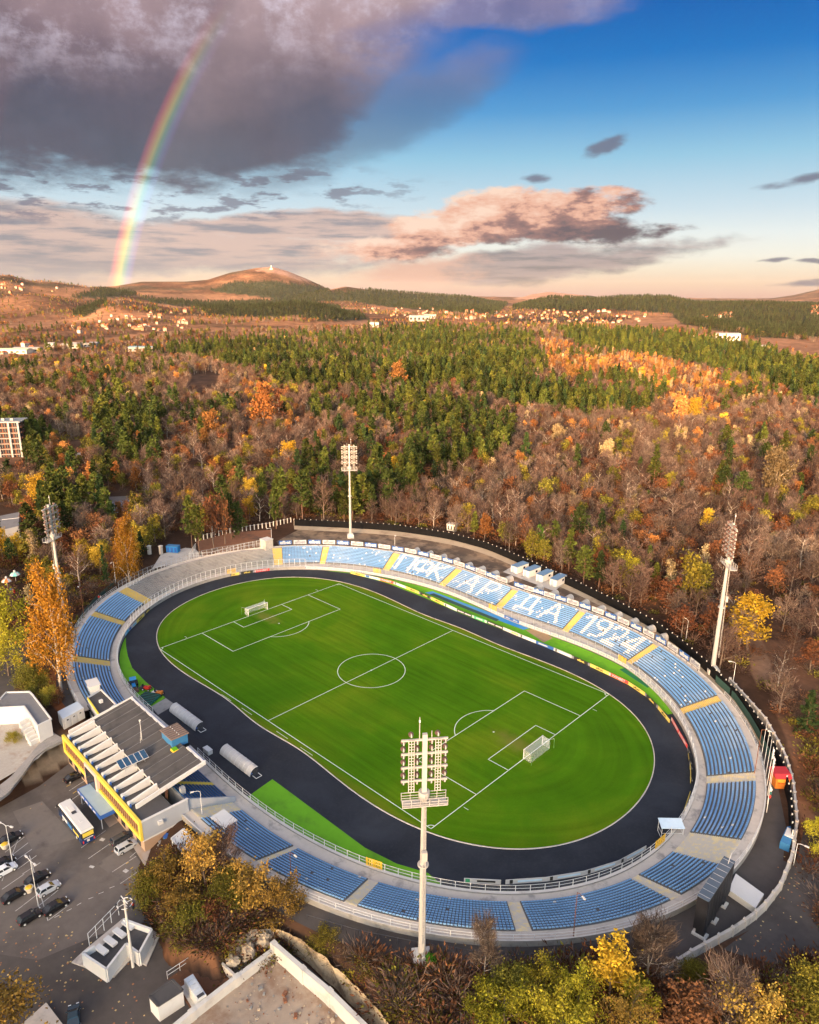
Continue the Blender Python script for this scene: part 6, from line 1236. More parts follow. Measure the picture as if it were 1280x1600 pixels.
for k in range(5):
    P = at(140+11.5*k, 1478-12*k, 1.5); MB().tube([(P[0], P[1], 1.5), (P[0], P[1], 3.9)], 0.06, STEEL_W, 6).obj('rail_post', t)
P0 = at(140, 1478, 1.5); P1 = at(186, 1430, 1.5); MB().bar((P0[0], P0[1], 3.9), (P1[0], P1[1], 3.9), 0.07, 0.07, STEEL_W).bar((P0[0], P0[1], 2.9), (P1[0], P1[1], 2.9), 0.05, 0.05, STEEL_W).obj('hand_rail', t)
AP = P2([(112, 1505), (178, 1528), (205, 1499), (229, 1510), (250, 1463), (236, 1452), (193, 1436), (130, 1488)]); MB().prism(AP, -0.1, 0.2, CONC).obj('apron', t)
# generator yard
t, Q = building('generator_hut', 'white hut with a dark grey roof at the bottom edge of the yard', 'hut', [(233, 1557), (269, 1531), (286, 1548), (247, 1573)], -0.05, 2.8, WHITE, BITUM, 0.15, BITUM)
A = at(293, 1524, 1.8); B = at(317, 1562, 1.8); t = thing('generator', 'long white generator unit on a concrete slab beside the dark roofed hut', 'generator', ((A[0]+B[0])/2, (A[1]+B[1])/2, 0), math.atan2(B[1]-A[1], B[0]-A[0])); MB().box((0, 0, 0.08), (5.6, 2.4, 0.16), CONC_L).obj('slab', t); h_ = MB().box((0, 0, 1.0), (4.4, 1.4, 1.7), WHITE).obj('housing', t)
for k in range(5): MB().box((-1.7+0.85*k, 0, 1.9), (0.7, 1.1, 0.08), mat('glass grey lid', (0.52, 0.55, 0.57), 0.3)).obj('roof_panel', h_)
MB().box((1.8, 0, 1.93), (0.5, 1.0, 0.1), DARKM).obj('vent', h_)
poly_sheet('leaf_yard', P2([(262, 1530), (322, 1490), (372, 1530), (300, 1580), (286, 1560)]), 0.03, mat('leaf covered ground', (0.15, 0.065, 0.032), 0.95, 0.3, 1.5, 0.5, dirt=(0.07, 0.045, 0.03), dscale=0.3))
poly_fence('mesh_fence', 'wire fence round the generator yard', [(262, 1530), (300, 1505), (322, 1492), (345, 1512)], 0.0, 2.0, (0.07, 1.5, STEEL_W), rails=(1.4, 0.7))
# unfinished building at the bottom
poly_sheet('site_ground', P2([(428, 1492), (520, 1562), (600, 1640), (600, 1800), (200, 1800), (250, 1640), (370, 1540)], 0.0), 0.02, mat('bare site ground', (0.34, 0.26, 0.19), 0.95, 0.3, 0.6, 0.5, dirt=(0.20, 0.11, 0.065), dscale=0.12, dlo=0.42, dhi=0.6))
wall_line('concrete_wall', 'pale new concrete wall at the left of the building site', [(428, 1483), (370, 1526), (300, 1580), (250, 1622)], 1.5, 1.6, 0.7, CONC_L)
wall_line('concrete_wall', 'tall pale concrete corner wall at the right of the building site', [(428, 1474), (473, 1513), (515, 1548), (580, 1612), (640, 1680)], 2.6, 2.7, 0.7, CONC_L)
def rock(name, label, px, z, size, seed, m=ROCK, kind=None):
    rg_ = np.random.RandomState(seed); P = at(*px, z); mb = MB(); n, k = 9, 14; k0 = 0; i0 = mb.slot(m)
    for a in range(n+1):
        ph = math.pi*a/n
        for b in range(k):
            th = 2*math.pi*b/k; r = 1+rg_.uniform(-0.22, 0.22); mb.v.append((size[0]*r*math.sin(ph)*math.cos(th), size[1]*r*math.sin(ph)*math.sin(th), size[2]*r*math.cos(ph)))
    for a in range(n):
        for b in range(k): mb.f.append((a*k+b, (a+1)*k+b, (a+1)*k+(b+1) % k, a*k+(b+1) % k)); mb.mi.append(i0)
    o = mb.obj(name, None, (P[0], P[1], z), rg_.uniform(0, 6)); tag(o, label, 'rock', 'rocks round the building site'); return o
def rough_ribbon(name, top, bot, zt, zb, amp, m, label, kind='structure', nu=90, nv=14):
    T = np.array([at(a, b, zt) for a, b in top]); B = np.array([at(a, b, zb) for a, b in bot]); u = np.linspace(0, len(T)-1, nu); f = lambda P: np.stack([np.interp(u, np.arange(len(P)), P[:, k]) for k in range(3)], 1)
    T, B = f(T), f(B); v = np.linspace(0, 1, nv)[None, :, None]; G = T[:, None]*(1-v)+B[:, None]*v; d = fbm(G[..., 0]+G[..., 2]*1.7, G[..., 1]-G[..., 2], 2.6, 61, 5)-0.5; nrm = np.cross(T[-1]-T[0], B[0]-T[0]); nrm /= np.linalg.norm(nrm)
    G = G+nrm*(d*amp*2)[..., None]+np.array([0, 0, 1.0])*((fbm(G[..., 0], G[..., 1], 1.1, 71, 3)-0.5)*amp)[..., None]; mb = MB(); mb.v = [tuple(q) for q in G.reshape(-1, 3).tolist()]; i0 = mb.slot(m)
    for i in range(nu-1):
        for j in range(nv-1): a = i*nv+j; mb.f.append((a, a+1, a+nv+1, a+nv)); mb.mi.append(i0)
    o = mb.obj(name); tag(o, label, None, None, kind); return o
ROCK2 = mat('tawny cut rock', (0.40, 0.29, 0.17), 0.95, 0.35, 1.6, 0.9, dirt=(0.15, 0.10, 0.06), dscale=0.45, dlo=0.45, dhi=0.62)
rough_ribbon('cut_bank', [(428, 1452), (450, 1458), (480, 1474), (520, 1508), (560, 1545), (592, 1580), (625, 1625)], [(440, 1474), (458, 1492), (484, 1512), (522, 1546), (556, 1580), (590, 1616), (620, 1660)], 2.5, -0.2, 0.4, ROCK2, 'rough tawny rock face along the trench beside the building site')
rough_ribbon('rubble_slope', [(345, 1478), (372, 1462), (400, 1452), (428, 1450)], [(352, 1528), (376, 1520), (402, 1502), (430, 1480)], 2.3, 0.0, 0.6, ROCK, 'pale limestone rubble slope behind the concrete corner wall')
poly_sheet('trench_floor', P2([(436, 1476), (458, 1490), (520, 1545), (620, 1655), (590, 1660), (470, 1530)], 0), -0.03, BITUM)
for i, (a, b, s_) in enumerate(((388, 1486, (1.6, 1.2, 1.0)), (412, 1470, (1.4, 1.3, 1.2)), (364, 1502, (1.2, 0.9, 0.7)))): rock('boulder', ('pale boulder in the middle of the rubble slope', 'pale boulder near the top of the rubble slope', 'small pale boulder at the left foot of the rubble slope')[i], (a, b), 1.2, s_, i)
# bright parasols and play figures among the trees on the far left
for (a, b, m1, m2, lb) in ((12, 918, ORANGE, WHITE, 'orange and white parasol with a white ball on top among the trees'), (25, 908, mat('mint canvas', (0.20, 0.62, 0.52), 0.7), WHITE, 'mint and white parasol with a white ball on top among the trees')):
    P = at(a, b, ZP); t = thing('parasol', lb, 'parasol', (P[0], P[1], ZP), 0); MB().tube([(0, 0, 0), (0, 0, 3.2)], 0.06, STEEL_W, 6).obj('pole', t)
    for k in range(8):
        a0, a1 = k*math.pi/4, (k+1)*math.pi/4; p = MB(); f = lambda r, an, z: (r*math.cos(an), r*math.sin(an), z); p.face([f(0.1, a0, 3.3), f(1.1, a0, 3.0), f(1.1, a1, 3.0), f(0.1, a1, 3.3)], m1 if k % 2 else m2); p.face([f(1.1, a0, 3.0), f(1.7, a0, 2.3), f(1.7, a1, 2.3), f(1.1, a1, 3.0)], m1 if k % 2 else m2); p.obj('canvas_panel', t)
    MB().tube([(0, 0, 3.3), (0, 0, 3.5), (0, 0, 3.8), (0, 0, 4.0)], [0.1, 0.38, 0.38, 0.1], WHITE, 8).obj('ball', t)
P = at(20, 930, ZP); t = thing('toy_stall', 'stall of bright green blue and pink toys beside the two parasols', 'stall', (P[0], P[1], ZP), 0.3); MB().box((0, 0, 0.5), (2.6, 1.2, 1.0), DARKM).obj('table', t)
for k, m in enumerate((mat('toy green', (0.08, 0.5, 0.08), 0.5), BLUE_P, mat('toy pink', (0.65, 0.35, 0.45), 0.5), YEL_B, RED)): MB().tube([(-1.1+0.55*k, 0.1*(-1)**k, 1.0), (-1.1+0.55*k, 0, 1.6), (-1.0+0.55*k, 0, 2.2)], [0.3, 0.34, 0.12], m, 8).obj('toy', t)

# people
def person(P, z, rz, top, legs, label, lean=0.0):
    t = thing('person', label, 'person', (P[0], P[1], z), rz)
    V = [(0, 0, 0.95), (0, 0.06*lean, 1.15), (0, 0.25*lean, 1.42), (0, 0.32*lean, 1.52), (0.1, 0, 0.9), (0.12, 0.03, 0.5), (0.12, 0, 0.08), (0.12, 0.14, 0.04), (-0.1, 0, 0.9), (-0.12, 0.1, 0.5), (-0.12, -0.05, 0.08), (-0.12, 0.1, 0.04), (0.2, 0.24*lean, 1.42), (0.27, 0.2*lean+0.02, 1.15), (0.26, 0.2*lean+0.18, 0.95), (-0.2, 0.24*lean, 1.42), (-0.27, 0.2*lean+0.02, 1.15), (-0.26, 0.2*lean+0.18, 0.95), (0, 0.36*lean, 1.60), (0, 0.40*lean+0.01, 1.72)]
    E_ = [(0, 1), (1, 2), (2, 3), (0, 4), (4, 5), (5, 6), (6, 7), (0, 8), (8, 9), (9, 10), (10, 11), (2, 12), (12, 13), (13, 14), (2, 15), (15, 16), (16, 17), (3, 18), (18, 19)]
    Rr = [0.15, 0.15, 0.16, 0.07, 0.11, 0.075, 0.05, 0.045, 0.11, 0.075, 0.05, 0.045, 0.075, 0.05, 0.04, 0.075, 0.05, 0.04, 0.09, 0.085]
    me = bpy.data.meshes.new('body'); me.from_pydata(V, E_, []); o = link('body', me, t); md = o.modifiers.new('skin', 'SKIN'); 
    for v, r in zip(me.skin_vertices[0].data, Rr): v.radius = (r, r)
    me.skin_vertices[0].data[0].use_root = True
    dg = bpy.context.evaluated_depsgraph_get(); m2 = bpy.data.meshes.new_from_object(o.evaluated_get(dg)); o.modifiers.clear(); o.data = m2
    for m in (top, legs, SKIN): m2.materials.append(m)
    for p in m2.polygons: c = p.center; p.material_index = 1 if c.z < 0.93 else (2 if c.z > 1.50 or (abs(c.x) > 0.23 and c.z < 1.02) else 0)
    MB().tube([(0, 0.38*lean, 1.70), (0, 0.40*lean, 1.80), (0, 0.40*lean, 1.84)], [0.10, 0.095, 0.03], BLACK, 8).obj('hair', t)
    return t
person(at(209, 1421, 0), 0.0, 2.0, RED, DARKM, 'person in a red jacket standing beside the autumn bushes', 0.5)
person(at(155, 938, ZP), ZP, 1.0, RED, DARKM, 'person in a red top on the path by the green mesh fence', 0.1)
person(at(158, 938, ZP), ZP, 2.6, WHITE, DARKM, 'person in a white top on the path by the green mesh fence', 0.1)
# left side: a roadside hall, cars and the wood shelter
t, Q = building('roadside_hall', 'low hall with a dark roof and white front at the left edge', 'building', [(-60, 812), (0, 806), (30, 800), (29, 822), (0, 829), (-60, 838)], ZP, ZP+4.0, WHITE, BITUM2)
A = at(3, 812, ZP+4.1); B = at(30, 809, ZP+4.1); MB().bar(A, (B[0], B[1], A[2]), 0.5, 0.12, WHITE).obj('roof_light', t)
for (a, b, m, lb) in ((3, 850, RED, 'red car outside the low hall at the left edge'), (19, 847, BLUE_P, 'blue car outside the low hall at the left edge'), (33, 840, CSI, 'silver car outside the low hall at the left edge')): car(at(a, b, ZP), 0.4, m, lb, kind='hatch', z=ZP)
t, Q = building('roadside_shelter', 'white fronted shelter beside the road bend in the wood', 'shelter', [(166, 786), (206, 780), (207, 786), (168, 794)], ZP, ZP+3.0, WHITE, BITUM2)
t, Q = building('white_cabin', 'tiny white cabin in a clearing of the wood on the left', 'hut', [(118, 709), (126, 706), (128, 710), (120, 713)], ZP, ZP+4.0, WHITE, WHITE)
t, Q = building('wood_pavilion', 'pale flat roofed pavilion half hidden among the pines', 'building', [(640, 611), (690, 609), (692, 612), (642, 614)], ZP, ZP+4.5, CREAM, CONC_L)
APW = mat('grey white render', (0.34, 0.32, 0.30), 0.9, 0.06, 0.6); APC = mat('dull cream render', (0.28, 0.25, 0.21), 0.9, 0.06, 0.6); APT = mat('dull terracotta', (0.15, 0.062, 0.034), 0.9, 0.08, 0.6)
# apartment block
t = thing('apartment_block', 'white and terracotta apartment block at the left edge of the wood', 'building'); FR = at(38, 718, ZP); c0 = FR[:2]; ax = np.array(AX_R[:2])/np.linalg.norm(AX_R[:2]); ay = np.array([-ax[1], ax[0]]); rz = math.atan2(ax[1], ax[0])+0.16; t.location = (c0[0], c0[1], ZP); t.rotation_euler = (0, 0, rz)
BW, BD, NF, FH = 30.0, 13.0, 7, 3.1; X0_, X1_ = -BW, 0.0
MB().box((-BW/2, BD/2, NF*FH/2), (BW-0.6, BD-0.6, NF*FH), APT).obj('wall', t); rf = MB().box((-BW/2, BD/2, NF*FH+0.3), (BW+1.2, BD+1.2, 0.6), APW).obj('roof', t); MB().box((-BW/2, BD/2, NF*FH+0.63), (BW, BD, 0.06), mat('slate roof', (0.16, 0.19, 0.21), 0.8, 0.1, 0.5)).obj('roof_sheet', rf)
for k in range(4): MB().box((-20+5*k, BD*0.45+U(-2, 2), NF*FH+1.2), (1.6, 1.2, 1.2), APW).obj('chimney', rf)
for x in (-0.4, -5.5, -12, -19, -25): MB().box((x-0.2, -0.4, NF*FH/2), (0.9, 0.9, NF*FH), APW).obj('pilaster', t)
for f_ in range(NF):
    MB().box((-BW/2, -0.35, f_*FH+0.2), (BW, 0.9, 0.34), APW if f_ in (0, 4) else APC).obj('floor_band', t)
    for k in range(10):
        x = -2.4-2.8*k; w_ = MB().box((x, 0.25, f_*FH+1.75), (1.9, 0.2, 2.0), GLASS_D).obj('window', t); MB().box((x, 0.1, f_*FH+1.75), (0.14, 0.12, 2.0), APC).obj('window_bar', w_)
    for y in (2.5, 7.5): MB().box((0.02-0.3, y, f_*FH+1.7), (0.2, 2.2, 1.7), GLASS_D).obj('window', t); 
    MB().box((0.3, 5.0, f_*FH+0.5), (1.0, 9.0, 0.9), APT).obj('balcony', t)

def rubble():
    R_ = np.random.RandomState(9); mb = MB(); poly = P2([(428, 1495), (520, 1566), (570, 1620), (300, 1640), (372, 1545)], 0); xs = [q[0] for q in poly]; ys = [q[1] for q in poly]
    for k in range(420):
        x, y = R_.uniform(min(xs), max(xs)), R_.uniform(min(ys), max(ys))
        if inpoly(np.array([x]), np.array([y]), poly)[0]: s_ = R_.choice([0.1, 0.16, 0.3, 0.5], p=[0.4, 0.35, 0.2, 0.05]); mb.box((x, y, 0.02+s_*0.3), (s_*R_.uniform(0.8, 1.6), s_, s_*0.7), (ROCK, CONC_D, RUST)[R_.randint(3)], R_.uniform(0, 3))
    o = mb.obj('rubble'); o['kind'] = 'stuff'; o['label'] = 'stones and rubble scattered over the bare building site'
rubble()

t = thing('concrete_slab', 'cracked pale concrete slab at the bottom edge left of the teal car', 'slab'); MB().prism(P2([(72, 1566), (98, 1600), (60, 1640), (20, 1612)], 0.5), -0.1, 0.45, CONC).obj('slab', t)
def fallen_leaves():
    R_ = np.random.RandomState(19); mb = MB(); ms = (L_YELL_G, L_RUST_G)
    for poly, n, z in (([(0, 1440), (150, 1465), (235, 1450), (300, 1540), (240, 1600), (0, 1600)], 420, 0.03), ([(0, 1270), (110, 1200), (228, 1322), (211, 1400), (150, 1455), (0, 1490)], 70, 0.03), ([(1120, 1468), (1205, 1398), (1228, 1290), (1260, 1290), (1280, 1480), (1180, 1500)], 260, ZP+0.09), ([(560, 1462), (800, 1500), (990, 1470), (1050, 1440), (1000, 1440), (800, 1480), (600, 1455)], 260, ZP+0.06)):
        w = P2(poly, z); xs = [q[0] for q in w]; ys = [q[1] for q in w]
        for k in range(n):
            x, y = R_.uniform(min(xs), max(xs)), R_.uniform(min(ys), max(ys))
            if not inpoly(np.array([x]), np.array([y]), w)[0] or fbm(np.array([x]), np.array([y]), 14, 88)[0] < R_.uniform(0.3, 0.6): continue
            s_ = R_.uniform(0.07, 0.20); a = R_.uniform(0, 3.14); c_, q_ = s_*math.cos(a), s_*math.sin(a); mb.face([(x-c_, y-q_, z), (x+q_, y-c_, z+0.02), (x+c_, y+q_, z), (x-q_, y+c_, z+0.03)], ms[R_.randint(2)])
    o = mb.obj('fallen_leaves'); o['kind'] = 'stuff'; o['label'] = 'fallen leaves scattered on the asphalt'
L_YELL_G = mat('dry yellow leaf', (0.46, 0.33, 0.14), 0.9, 0.2, 1.0); L_RUST_G = mat('dry rust leaf', (0.32, 0.14, 0.06), 0.9, 0.2, 1.0)
fallen_leaves()
# ------------------------------------------------------------------ trees
def leaf_mat(name, c1, c2, c3, rough=0.85, trans=0.25, bright=0.35):
    m = bpy.data.materials.new(name); m.use_nodes = True; g = NT(m.node_tree); nt = m.node_tree; p = nt.nodes['Principled BSDF']
    oi = g.new('ShaderNodeObjectInfo'); geo = g.new('ShaderNodeNewGeometry'); isl = geo.outputs['Random Per Island']
    patch = g.noise(oi.outputs['Location'], 0.02, 3, 0.6)
    k = g.m('ADD', g.m('MULTIPLY', oi.outputs['Random'], 0.6), g.m('MULTIPLY', g.m('SUBTRACT', patch, 0.3), 1.0), clamp=True)
    c = g.ramp(k, [(0.1, c1), (0.5, c2), (0.9, c3)])
    f = g.m('ADD', 1.0-bright, g.m('MULTIPLY', isl, 2*bright)); f = g.m('MULTIPLY', f, g.m('ADD', 0.52, g.m('MULTIPLY', g.m('FRACT', g.m('MULTIPLY', oi.outputs['Random'], 7.31)), 0.92)))
    c = g.v('MULTIPLY', c, g.xyz(f, f, f)); g.put(p.inputs['Base Color'], c); p.inputs['Roughness'].default_value = rough; p.inputs['Specular IOR Level'].default_value = 0.15
    if trans:
        t = g.new('ShaderNodeBsdfTranslucent'); g.put(t.inputs[0], c); mx = g.new('ShaderNodeMixShader'); mx.inputs[0].default_value = trans
        nt.links.new(p.outputs[0], mx.inputs[1]); nt.links.new(t.outputs[0], mx.inputs[2]); nt.links.new(mx.outputs[0], nt.nodes['Material Output'].inputs[0])
    return m
L_PINE = leaf_mat('pine needles', (0.027, 0.043, 0.010), (0.048, 0.062, 0.010), (0.080, 0.084, 0.012), trans=0.1)
L_DARK = leaf_mat('dark spruce needles', (0.016, 0.032, 0.010), (0.024, 0.044, 0.012), (0.036, 0.058, 0.014), trans=0.1)
L_BARE = leaf_mat('bare twigs', (0.086, 0.046, 0.032), (0.105, 0.064, 0.047), (0.145, 0.105, 0.078), trans=0.0, bright=0.45)
L_RUST = leaf_mat('rust brown leaves', (0.115, 0.040, 0.018), (0.155, 0.060, 0.025), (0.20, 0.095, 0.038), trans=0.2)
L_ORNG = leaf_mat('orange leaves', (0.29, 0.105, 0.030), (0.34, 0.150, 0.042), (0.38, 0.20, 0.060), trans=0.3)
L_AMBR = leaf_mat('amber birch leaves', (0.34, 0.15, 0.018), (0.42, 0.20, 0.020), (0.46, 0.25, 0.025), trans=0.3, bright=0.5)
L_YELL = leaf_mat('yellow leaves', (0.34, 0.20, 0.018), (0.42, 0.27, 0.022), (0.46, 0.33, 0.045), trans=0.3)
L_OLIV = leaf_mat('olive leaves', (0.11, 0.105, 0.018), (0.18, 0.155, 0.020), (0.26, 0.20, 0.025), trans=0.25, bright=0.5)
L_LIME = leaf_mat('yellow green leaves', (0.23, 0.215, 0.018), (0.32, 0.285, 0.022), (0.42, 0.34, 0.035), trans=0.3, bright=0.5)
L_PALE = leaf_mat('pale straw leaves', (0.25, 0.175, 0.085), (0.31, 0.23, 0.115), (0.36, 0.29, 0.15), trans=0.3)
L_GREEN = leaf_mat('fresh green leaves', (0.06, 0.16, 0.01), (0.08, 0.20, 0.012), (0.11, 0.24, 0.02), trans=0.25)
L_GOLD = leaf_mat('golden brown leaves', (0.29, 0.165, 0.036), (0.34, 0.215, 0.042), (0.39, 0.27, 0.050), trans=0.3, bright=0.55)
L_BRUSH = leaf_mat('dry brush', (0.15, 0.075, 0.038), (0.20, 0.11, 0.055), (0.26, 0.17, 0.09), trans=0.0, bright=0.5)
BARK = mat('grey brown bark', (0.16, 0.115, 0.085), 0.95, 0.2, 2.0)
BARK_W = mat('pale bark', (0.46, 0.38, 0.30), 0.9, 0.15, 2.0)
BARK_P = mat('pine bark', (0.15, 0.085, 0.055), 0.95, 0.2, 2.0)

def arr_mesh(name, V, F, m):
    me = bpy.data.meshes.new(name); n, k = F.shape; me.vertices.add(len(V)); me.loops.add(n*k); me.polygons.add(n)
    me.vertices.foreach_set('co', V.astype(np.float32).ravel()); me.loops.foreach_set('vertex_index', F.astype(np.int32).ravel()); me.polygons.foreach_set('loop_start', (np.arange(n)*k).astype(np.int32)); me.update(calc_edges=True); me.materials.append(m); return me
def cards(C, D, w, l, R):
    """leaf cards: centres C, long axes D, half width w, half length l"""
    n = len(C); D = D/(np.linalg.norm(D, axis=1)[:, None]+1e-9); S = np.cross(D, R.normal(size=(n, 3))); S /= np.linalg.norm(S, axis=1)[:, None]+1e-9
    w = np.broadcast_to(w, (n,))[:, None]; l = np.broadcast_to(l, (n,))[:, None]
    V = np.stack([C-D*l-S*w*0.6, C-D*l*0.2+S*w, C+D*l, C-D*l*0.1-S*w], 1).reshape(-1, 3); return V, np.arange(4*n).reshape(n, 4)
def limbs(R, H, spread, nlimb, base, levels=2, kids=4, r0=0.22, up=0.6):
    """recursive branch skeleton; returns tubes [(p, q, r1, r2)] and tips"""
    segs = []; tips = []
    top = np.array([R.normal(0, 0.03)*H, R.normal(0, 0.03)*H, H*0.72]); mid = np.array([R.normal(0, 0.02)*H, R.normal(0, 0.02)*H, H*0.36])
    segs += [(np.zeros(3), mid, r0, r0*0.72), (mid, top, r0*0.72, r0*0.25)]
    def grow(p, d, L, r, lv):
        q = p+d*L; m_ = (p+q)/2+R.normal(0, 0.06, 3)*L; segs.append((p, m_, r, r*0.75)); segs.append((m_, q, r*0.75, r*0.4)); tips.append((q, d, L))
        if lv > 0:
            for k in range(kids):
                u = R.uniform(0.35, 1.0); dd = d+R.normal(0, 0.5, 3); dd[2] += 0.15; dd /= np.linalg.norm(dd); grow(p+d*L*u, dd, L*R.uniform(0.4, 0.62), r*0.45, lv-1)
    for k in range(nlimb):
        t = base+(1-base)*k/nlimb; p = np.array([0, 0, 0.0])*(1-t)+(mid*(t/0.5) if t < 0.5 else mid+(top-mid)*((t-0.5)/0.5)); a = k*2.4+R.uniform(-0.4, 0.4); e = up+0.5*t
        d = np.array([math.cos(a), math.sin(a), e]); d /= np.linalg.norm(d); grow(p, d, spread*(1.05-0.5*t)*R.uniform(0.75, 1.15), r0*0.42*(1.1-0.5*t), levels-1)
    tips.append((top, np.array([0, 0, 1.0]), spread*0.5)); return segs, tips
def tubes_mesh(name, segs, m, n=4):
    V = []; F = []
    for p, q, a, b in segs:
        t = q-p; L = np.linalg.norm(t)+1e-9; t = t/L; ref = np.array([0, 0, 1.0]) if abs(t[2]) < 0.9 else np.array([1.0, 0, 0]); u = np.cross(t, ref); u /= np.linalg.norm(u); w = np.cross(t, u); k = len(V)
        for c, r in ((p, a), (q, b)):
            for j in range(n): an = 2*math.pi*j/n; V.append(c+r*(math.cos(an)*u+math.sin(an)*w))
        for j in range(n): F.append((k+j, k+(j+1) % n, k+n+(j+1) % n, k+n+j))
    return arr_mesh(name, np.array(V), np.array(F), m)
PROTO = {}
def add_proto(kind, trunk, crown, H):
    H = float(np.percentile([v.co.z for v in crown.vertices], 98.5)); PROTO.setdefault(kind, []).append((trunk, crown, H))
def make_conifer(kind, leaf, seed, H=13.0, Rb=2.5, base=0.22, n=520, rnd_top=0.8, wl=(0.26, 0.55), bark=BARK_P):
    R = np.random.RandomState(seed); segs = [(np.zeros(3), np.array([0, 0, H*0.5]), 0.2, 0.14), (np.array([0, 0, H*0.5]), np.array([0, 0, H*0.97]), 0.14, 0.04)]
    C = []; D = []
    nb = int(n/11)
    for k in range(nb):
        t = base+(1-base)*((k+R.uniform(0, 1))/nb); z = H*t; prof = ((1-t)/(1-base))**rnd_top; r = Rb*(prof+0.06)*R.uniform(0.65, 1.12); a = R.uniform(0, 2*math.pi); d = np.array([math.cos(a), math.sin(a), R.uniform(-0.12, 0.35)])
        p = np.array([0, 0, z]); segs.append((p, p+d*r*0.85, 0.05, 0.02))
        for j in range(11):
            u = R.uniform(0.25, 1.0); c = p+d*r*u+R.normal(0, 0.16+0.13*r*0.6, 3); C.append(c); D.append(d*0.8+R.normal(0, 0.5, 3)+np.array([0, 0, 0.35]))
    C = np.array(C); D = np.array(D); sz = R.uniform(0.7, 1.25, len(C)); V, F = cards(C, D, wl[0]*sz, wl[1]*sz, R)
    add_proto(kind, tubes_mesh('trunk', segs, bark, 4), arr_mesh('crown', V, F, leaf), H)
def make_broad(kind, leaf, seed, H=11.0, spread=3.4, nl=9, base=0.28, per=26, leafw=0.16, leafl=0.26, scatter=0.55, bark=BARK, twig=0, levels=2, kids=4, up=0.6, r0=0.2, droop=0.0):
    R = np.random.RandomState(seed); segs, tips = limbs(R, H, spread, nl, base, levels, kids, r0, up); C = []; D = []; sw = []; sl_ = []
    for q, d, L in tips:
        for j in range(per):
            c = q-d*L*R.uniform(0, 0.75)+R.normal(0, scatter, 3)*min(1.0, 0.45+L*0.3)
            c[2] -= droop*R.uniform(0, 1)**2*2.0
            if twig: C.append(c+d*0.2); D.append(d+R.normal(0, 0.45, 3)+np.array([0, 0, 0.25])); sw.append(twig*R.uniform(0.6, 1.2)); sl_.append(R.uniform(0.35, 0.75))
            else: C.append(c); D.append(R.normal(0, 1, 3)); s = R.uniform(0.65, 1.3); sw.append(leafw*s); sl_.append(leafl*s)
    V, F = cards(np.array(C), np.array(D), np.array(sw), np.array(sl_), R); add_proto(kind, tubes_mesh('trunk', segs, bark, 4), arr_mesh('crown', V, F, leaf), H)
for i, (h_, r_, b_, p_) in enumerate(((13, 2.6, 0.22, 0.75), (13, 2.0, 0.30, 0.7), (12, 3.2, 0.28, 0.5), (14, 2.4, 0.18, 0.9), (11, 2.9, 0.15, 0.62), (14.5, 2.7, 0.38, 0.55))): make_conifer('pine_tree', L_PINE, 10+i, h_, r_, b_, 620, p_)
L_HILL = leaf_mat('hillside pine needles', (0.013, 0.021, 0.009), (0.021, 0.029, 0.011), (0.034, 0.038, 0.013), trans=0.0)
for i in range(2): make_conifer('hill_pine', L_HILL, 140+i, 13, 2.7, 0.15, 260, 0.75, (0.4, 0.8))
for i in range(2): make_conifer('spruce_tree', L_DARK, 20+i, 13, 2.9, 0.10, 700, 0.95)
for i in range(4): make_broad('bare_tree', L_BARE, 30+i, 11, 3.3, 9, 0.25, 17, twig=0.055, scatter=0.6, bark=BARK if i < 3 else BARK_W)
for i in range(2): make_broad('rusty_tree', L_RUST, 40+i, 10, 3.0, 8, 0.25, 20, 0.17, 0.27, 0.6)
for i in range(2): make_broad('orange_tree', L_ORNG, 50+i, 12, 2.9, 9, 0.2, 26, 0.19, 0.30, 0.6, up=0.9)
for i in range(2): make_broad('yellow_tree', L_YELL, 60+i, 11, 3.0, 9, 0.2, 48, 0.13, 0.21, 0.6)
for i in range(2): make_broad('olive_tree', L_OLIV, 70+i, 10, 3.1, 9, 0.2, 26, 0.18, 0.28, 0.6)
for i in range(2): make_broad('pale_poplar', L_PALE, 80+i, 13, 2.0, 9, 0.15, 18, 0.13, 0.26, 0.5, bark=BARK_W, up=1.7)
for i in range(2): make_broad('slender_poplar', L_RUST if i else L_ORNG, 85+i, 14, 1.7, 9, 0.12, 20, 0.13, 0.28, 0.5, bark=BARK_W, up=1.9)
make_broad('amber_birch', L_AMBR, 90, 17, 4.4, 14, 0.18, 110, 0.095, 0.15, 0.62, bark=BARK_W, kids=5, up=0.9, r0=0.26, droop=0.9)
make_broad('golden_bush_tree', L_GOLD, 91, 8, 3.6, 11, 0.20, 50, 0.09, 0.145, 0.46, kids=5, r0=0.16)
make_broad('golden_bush_tree', L_GOLD, 92, 8, 3.4, 10, 0.20, 42, 0.09, 0.145, 0.48, kids=5, r0=0.16)
make_broad('lime_bush_tree', L_LIME, 93, 7, 3.4, 9, 0.12, 78, 0.08, 0.125, 0.42, kids=5, r0=0.14)
make_broad('lime_bush_tree', L_LIME, 94, 7, 3.4, 8, 0.12, 70, 0.08, 0.125, 0.44, kids=5, r0=0.14)
make_broad('olive_bush_tree', L_OLIV, 95, 6, 3.2, 11, 0.06, 100, 0.07, 0.115, 0.6, kids=5, r0=0.13)
make_broad('rust_bush_tree', L_RUST, 96, 6, 2.8, 10, 0.06, 44, 0.09, 0.15, 0.6, kids=5, r0=0.12)
make_broad('twig_tree', L_BARE, 97, 9, 3.2, 12, 0.2, 34, twig=0.035, scatter=0.5, kids=6, bark=BARK_W, r0=0.15)
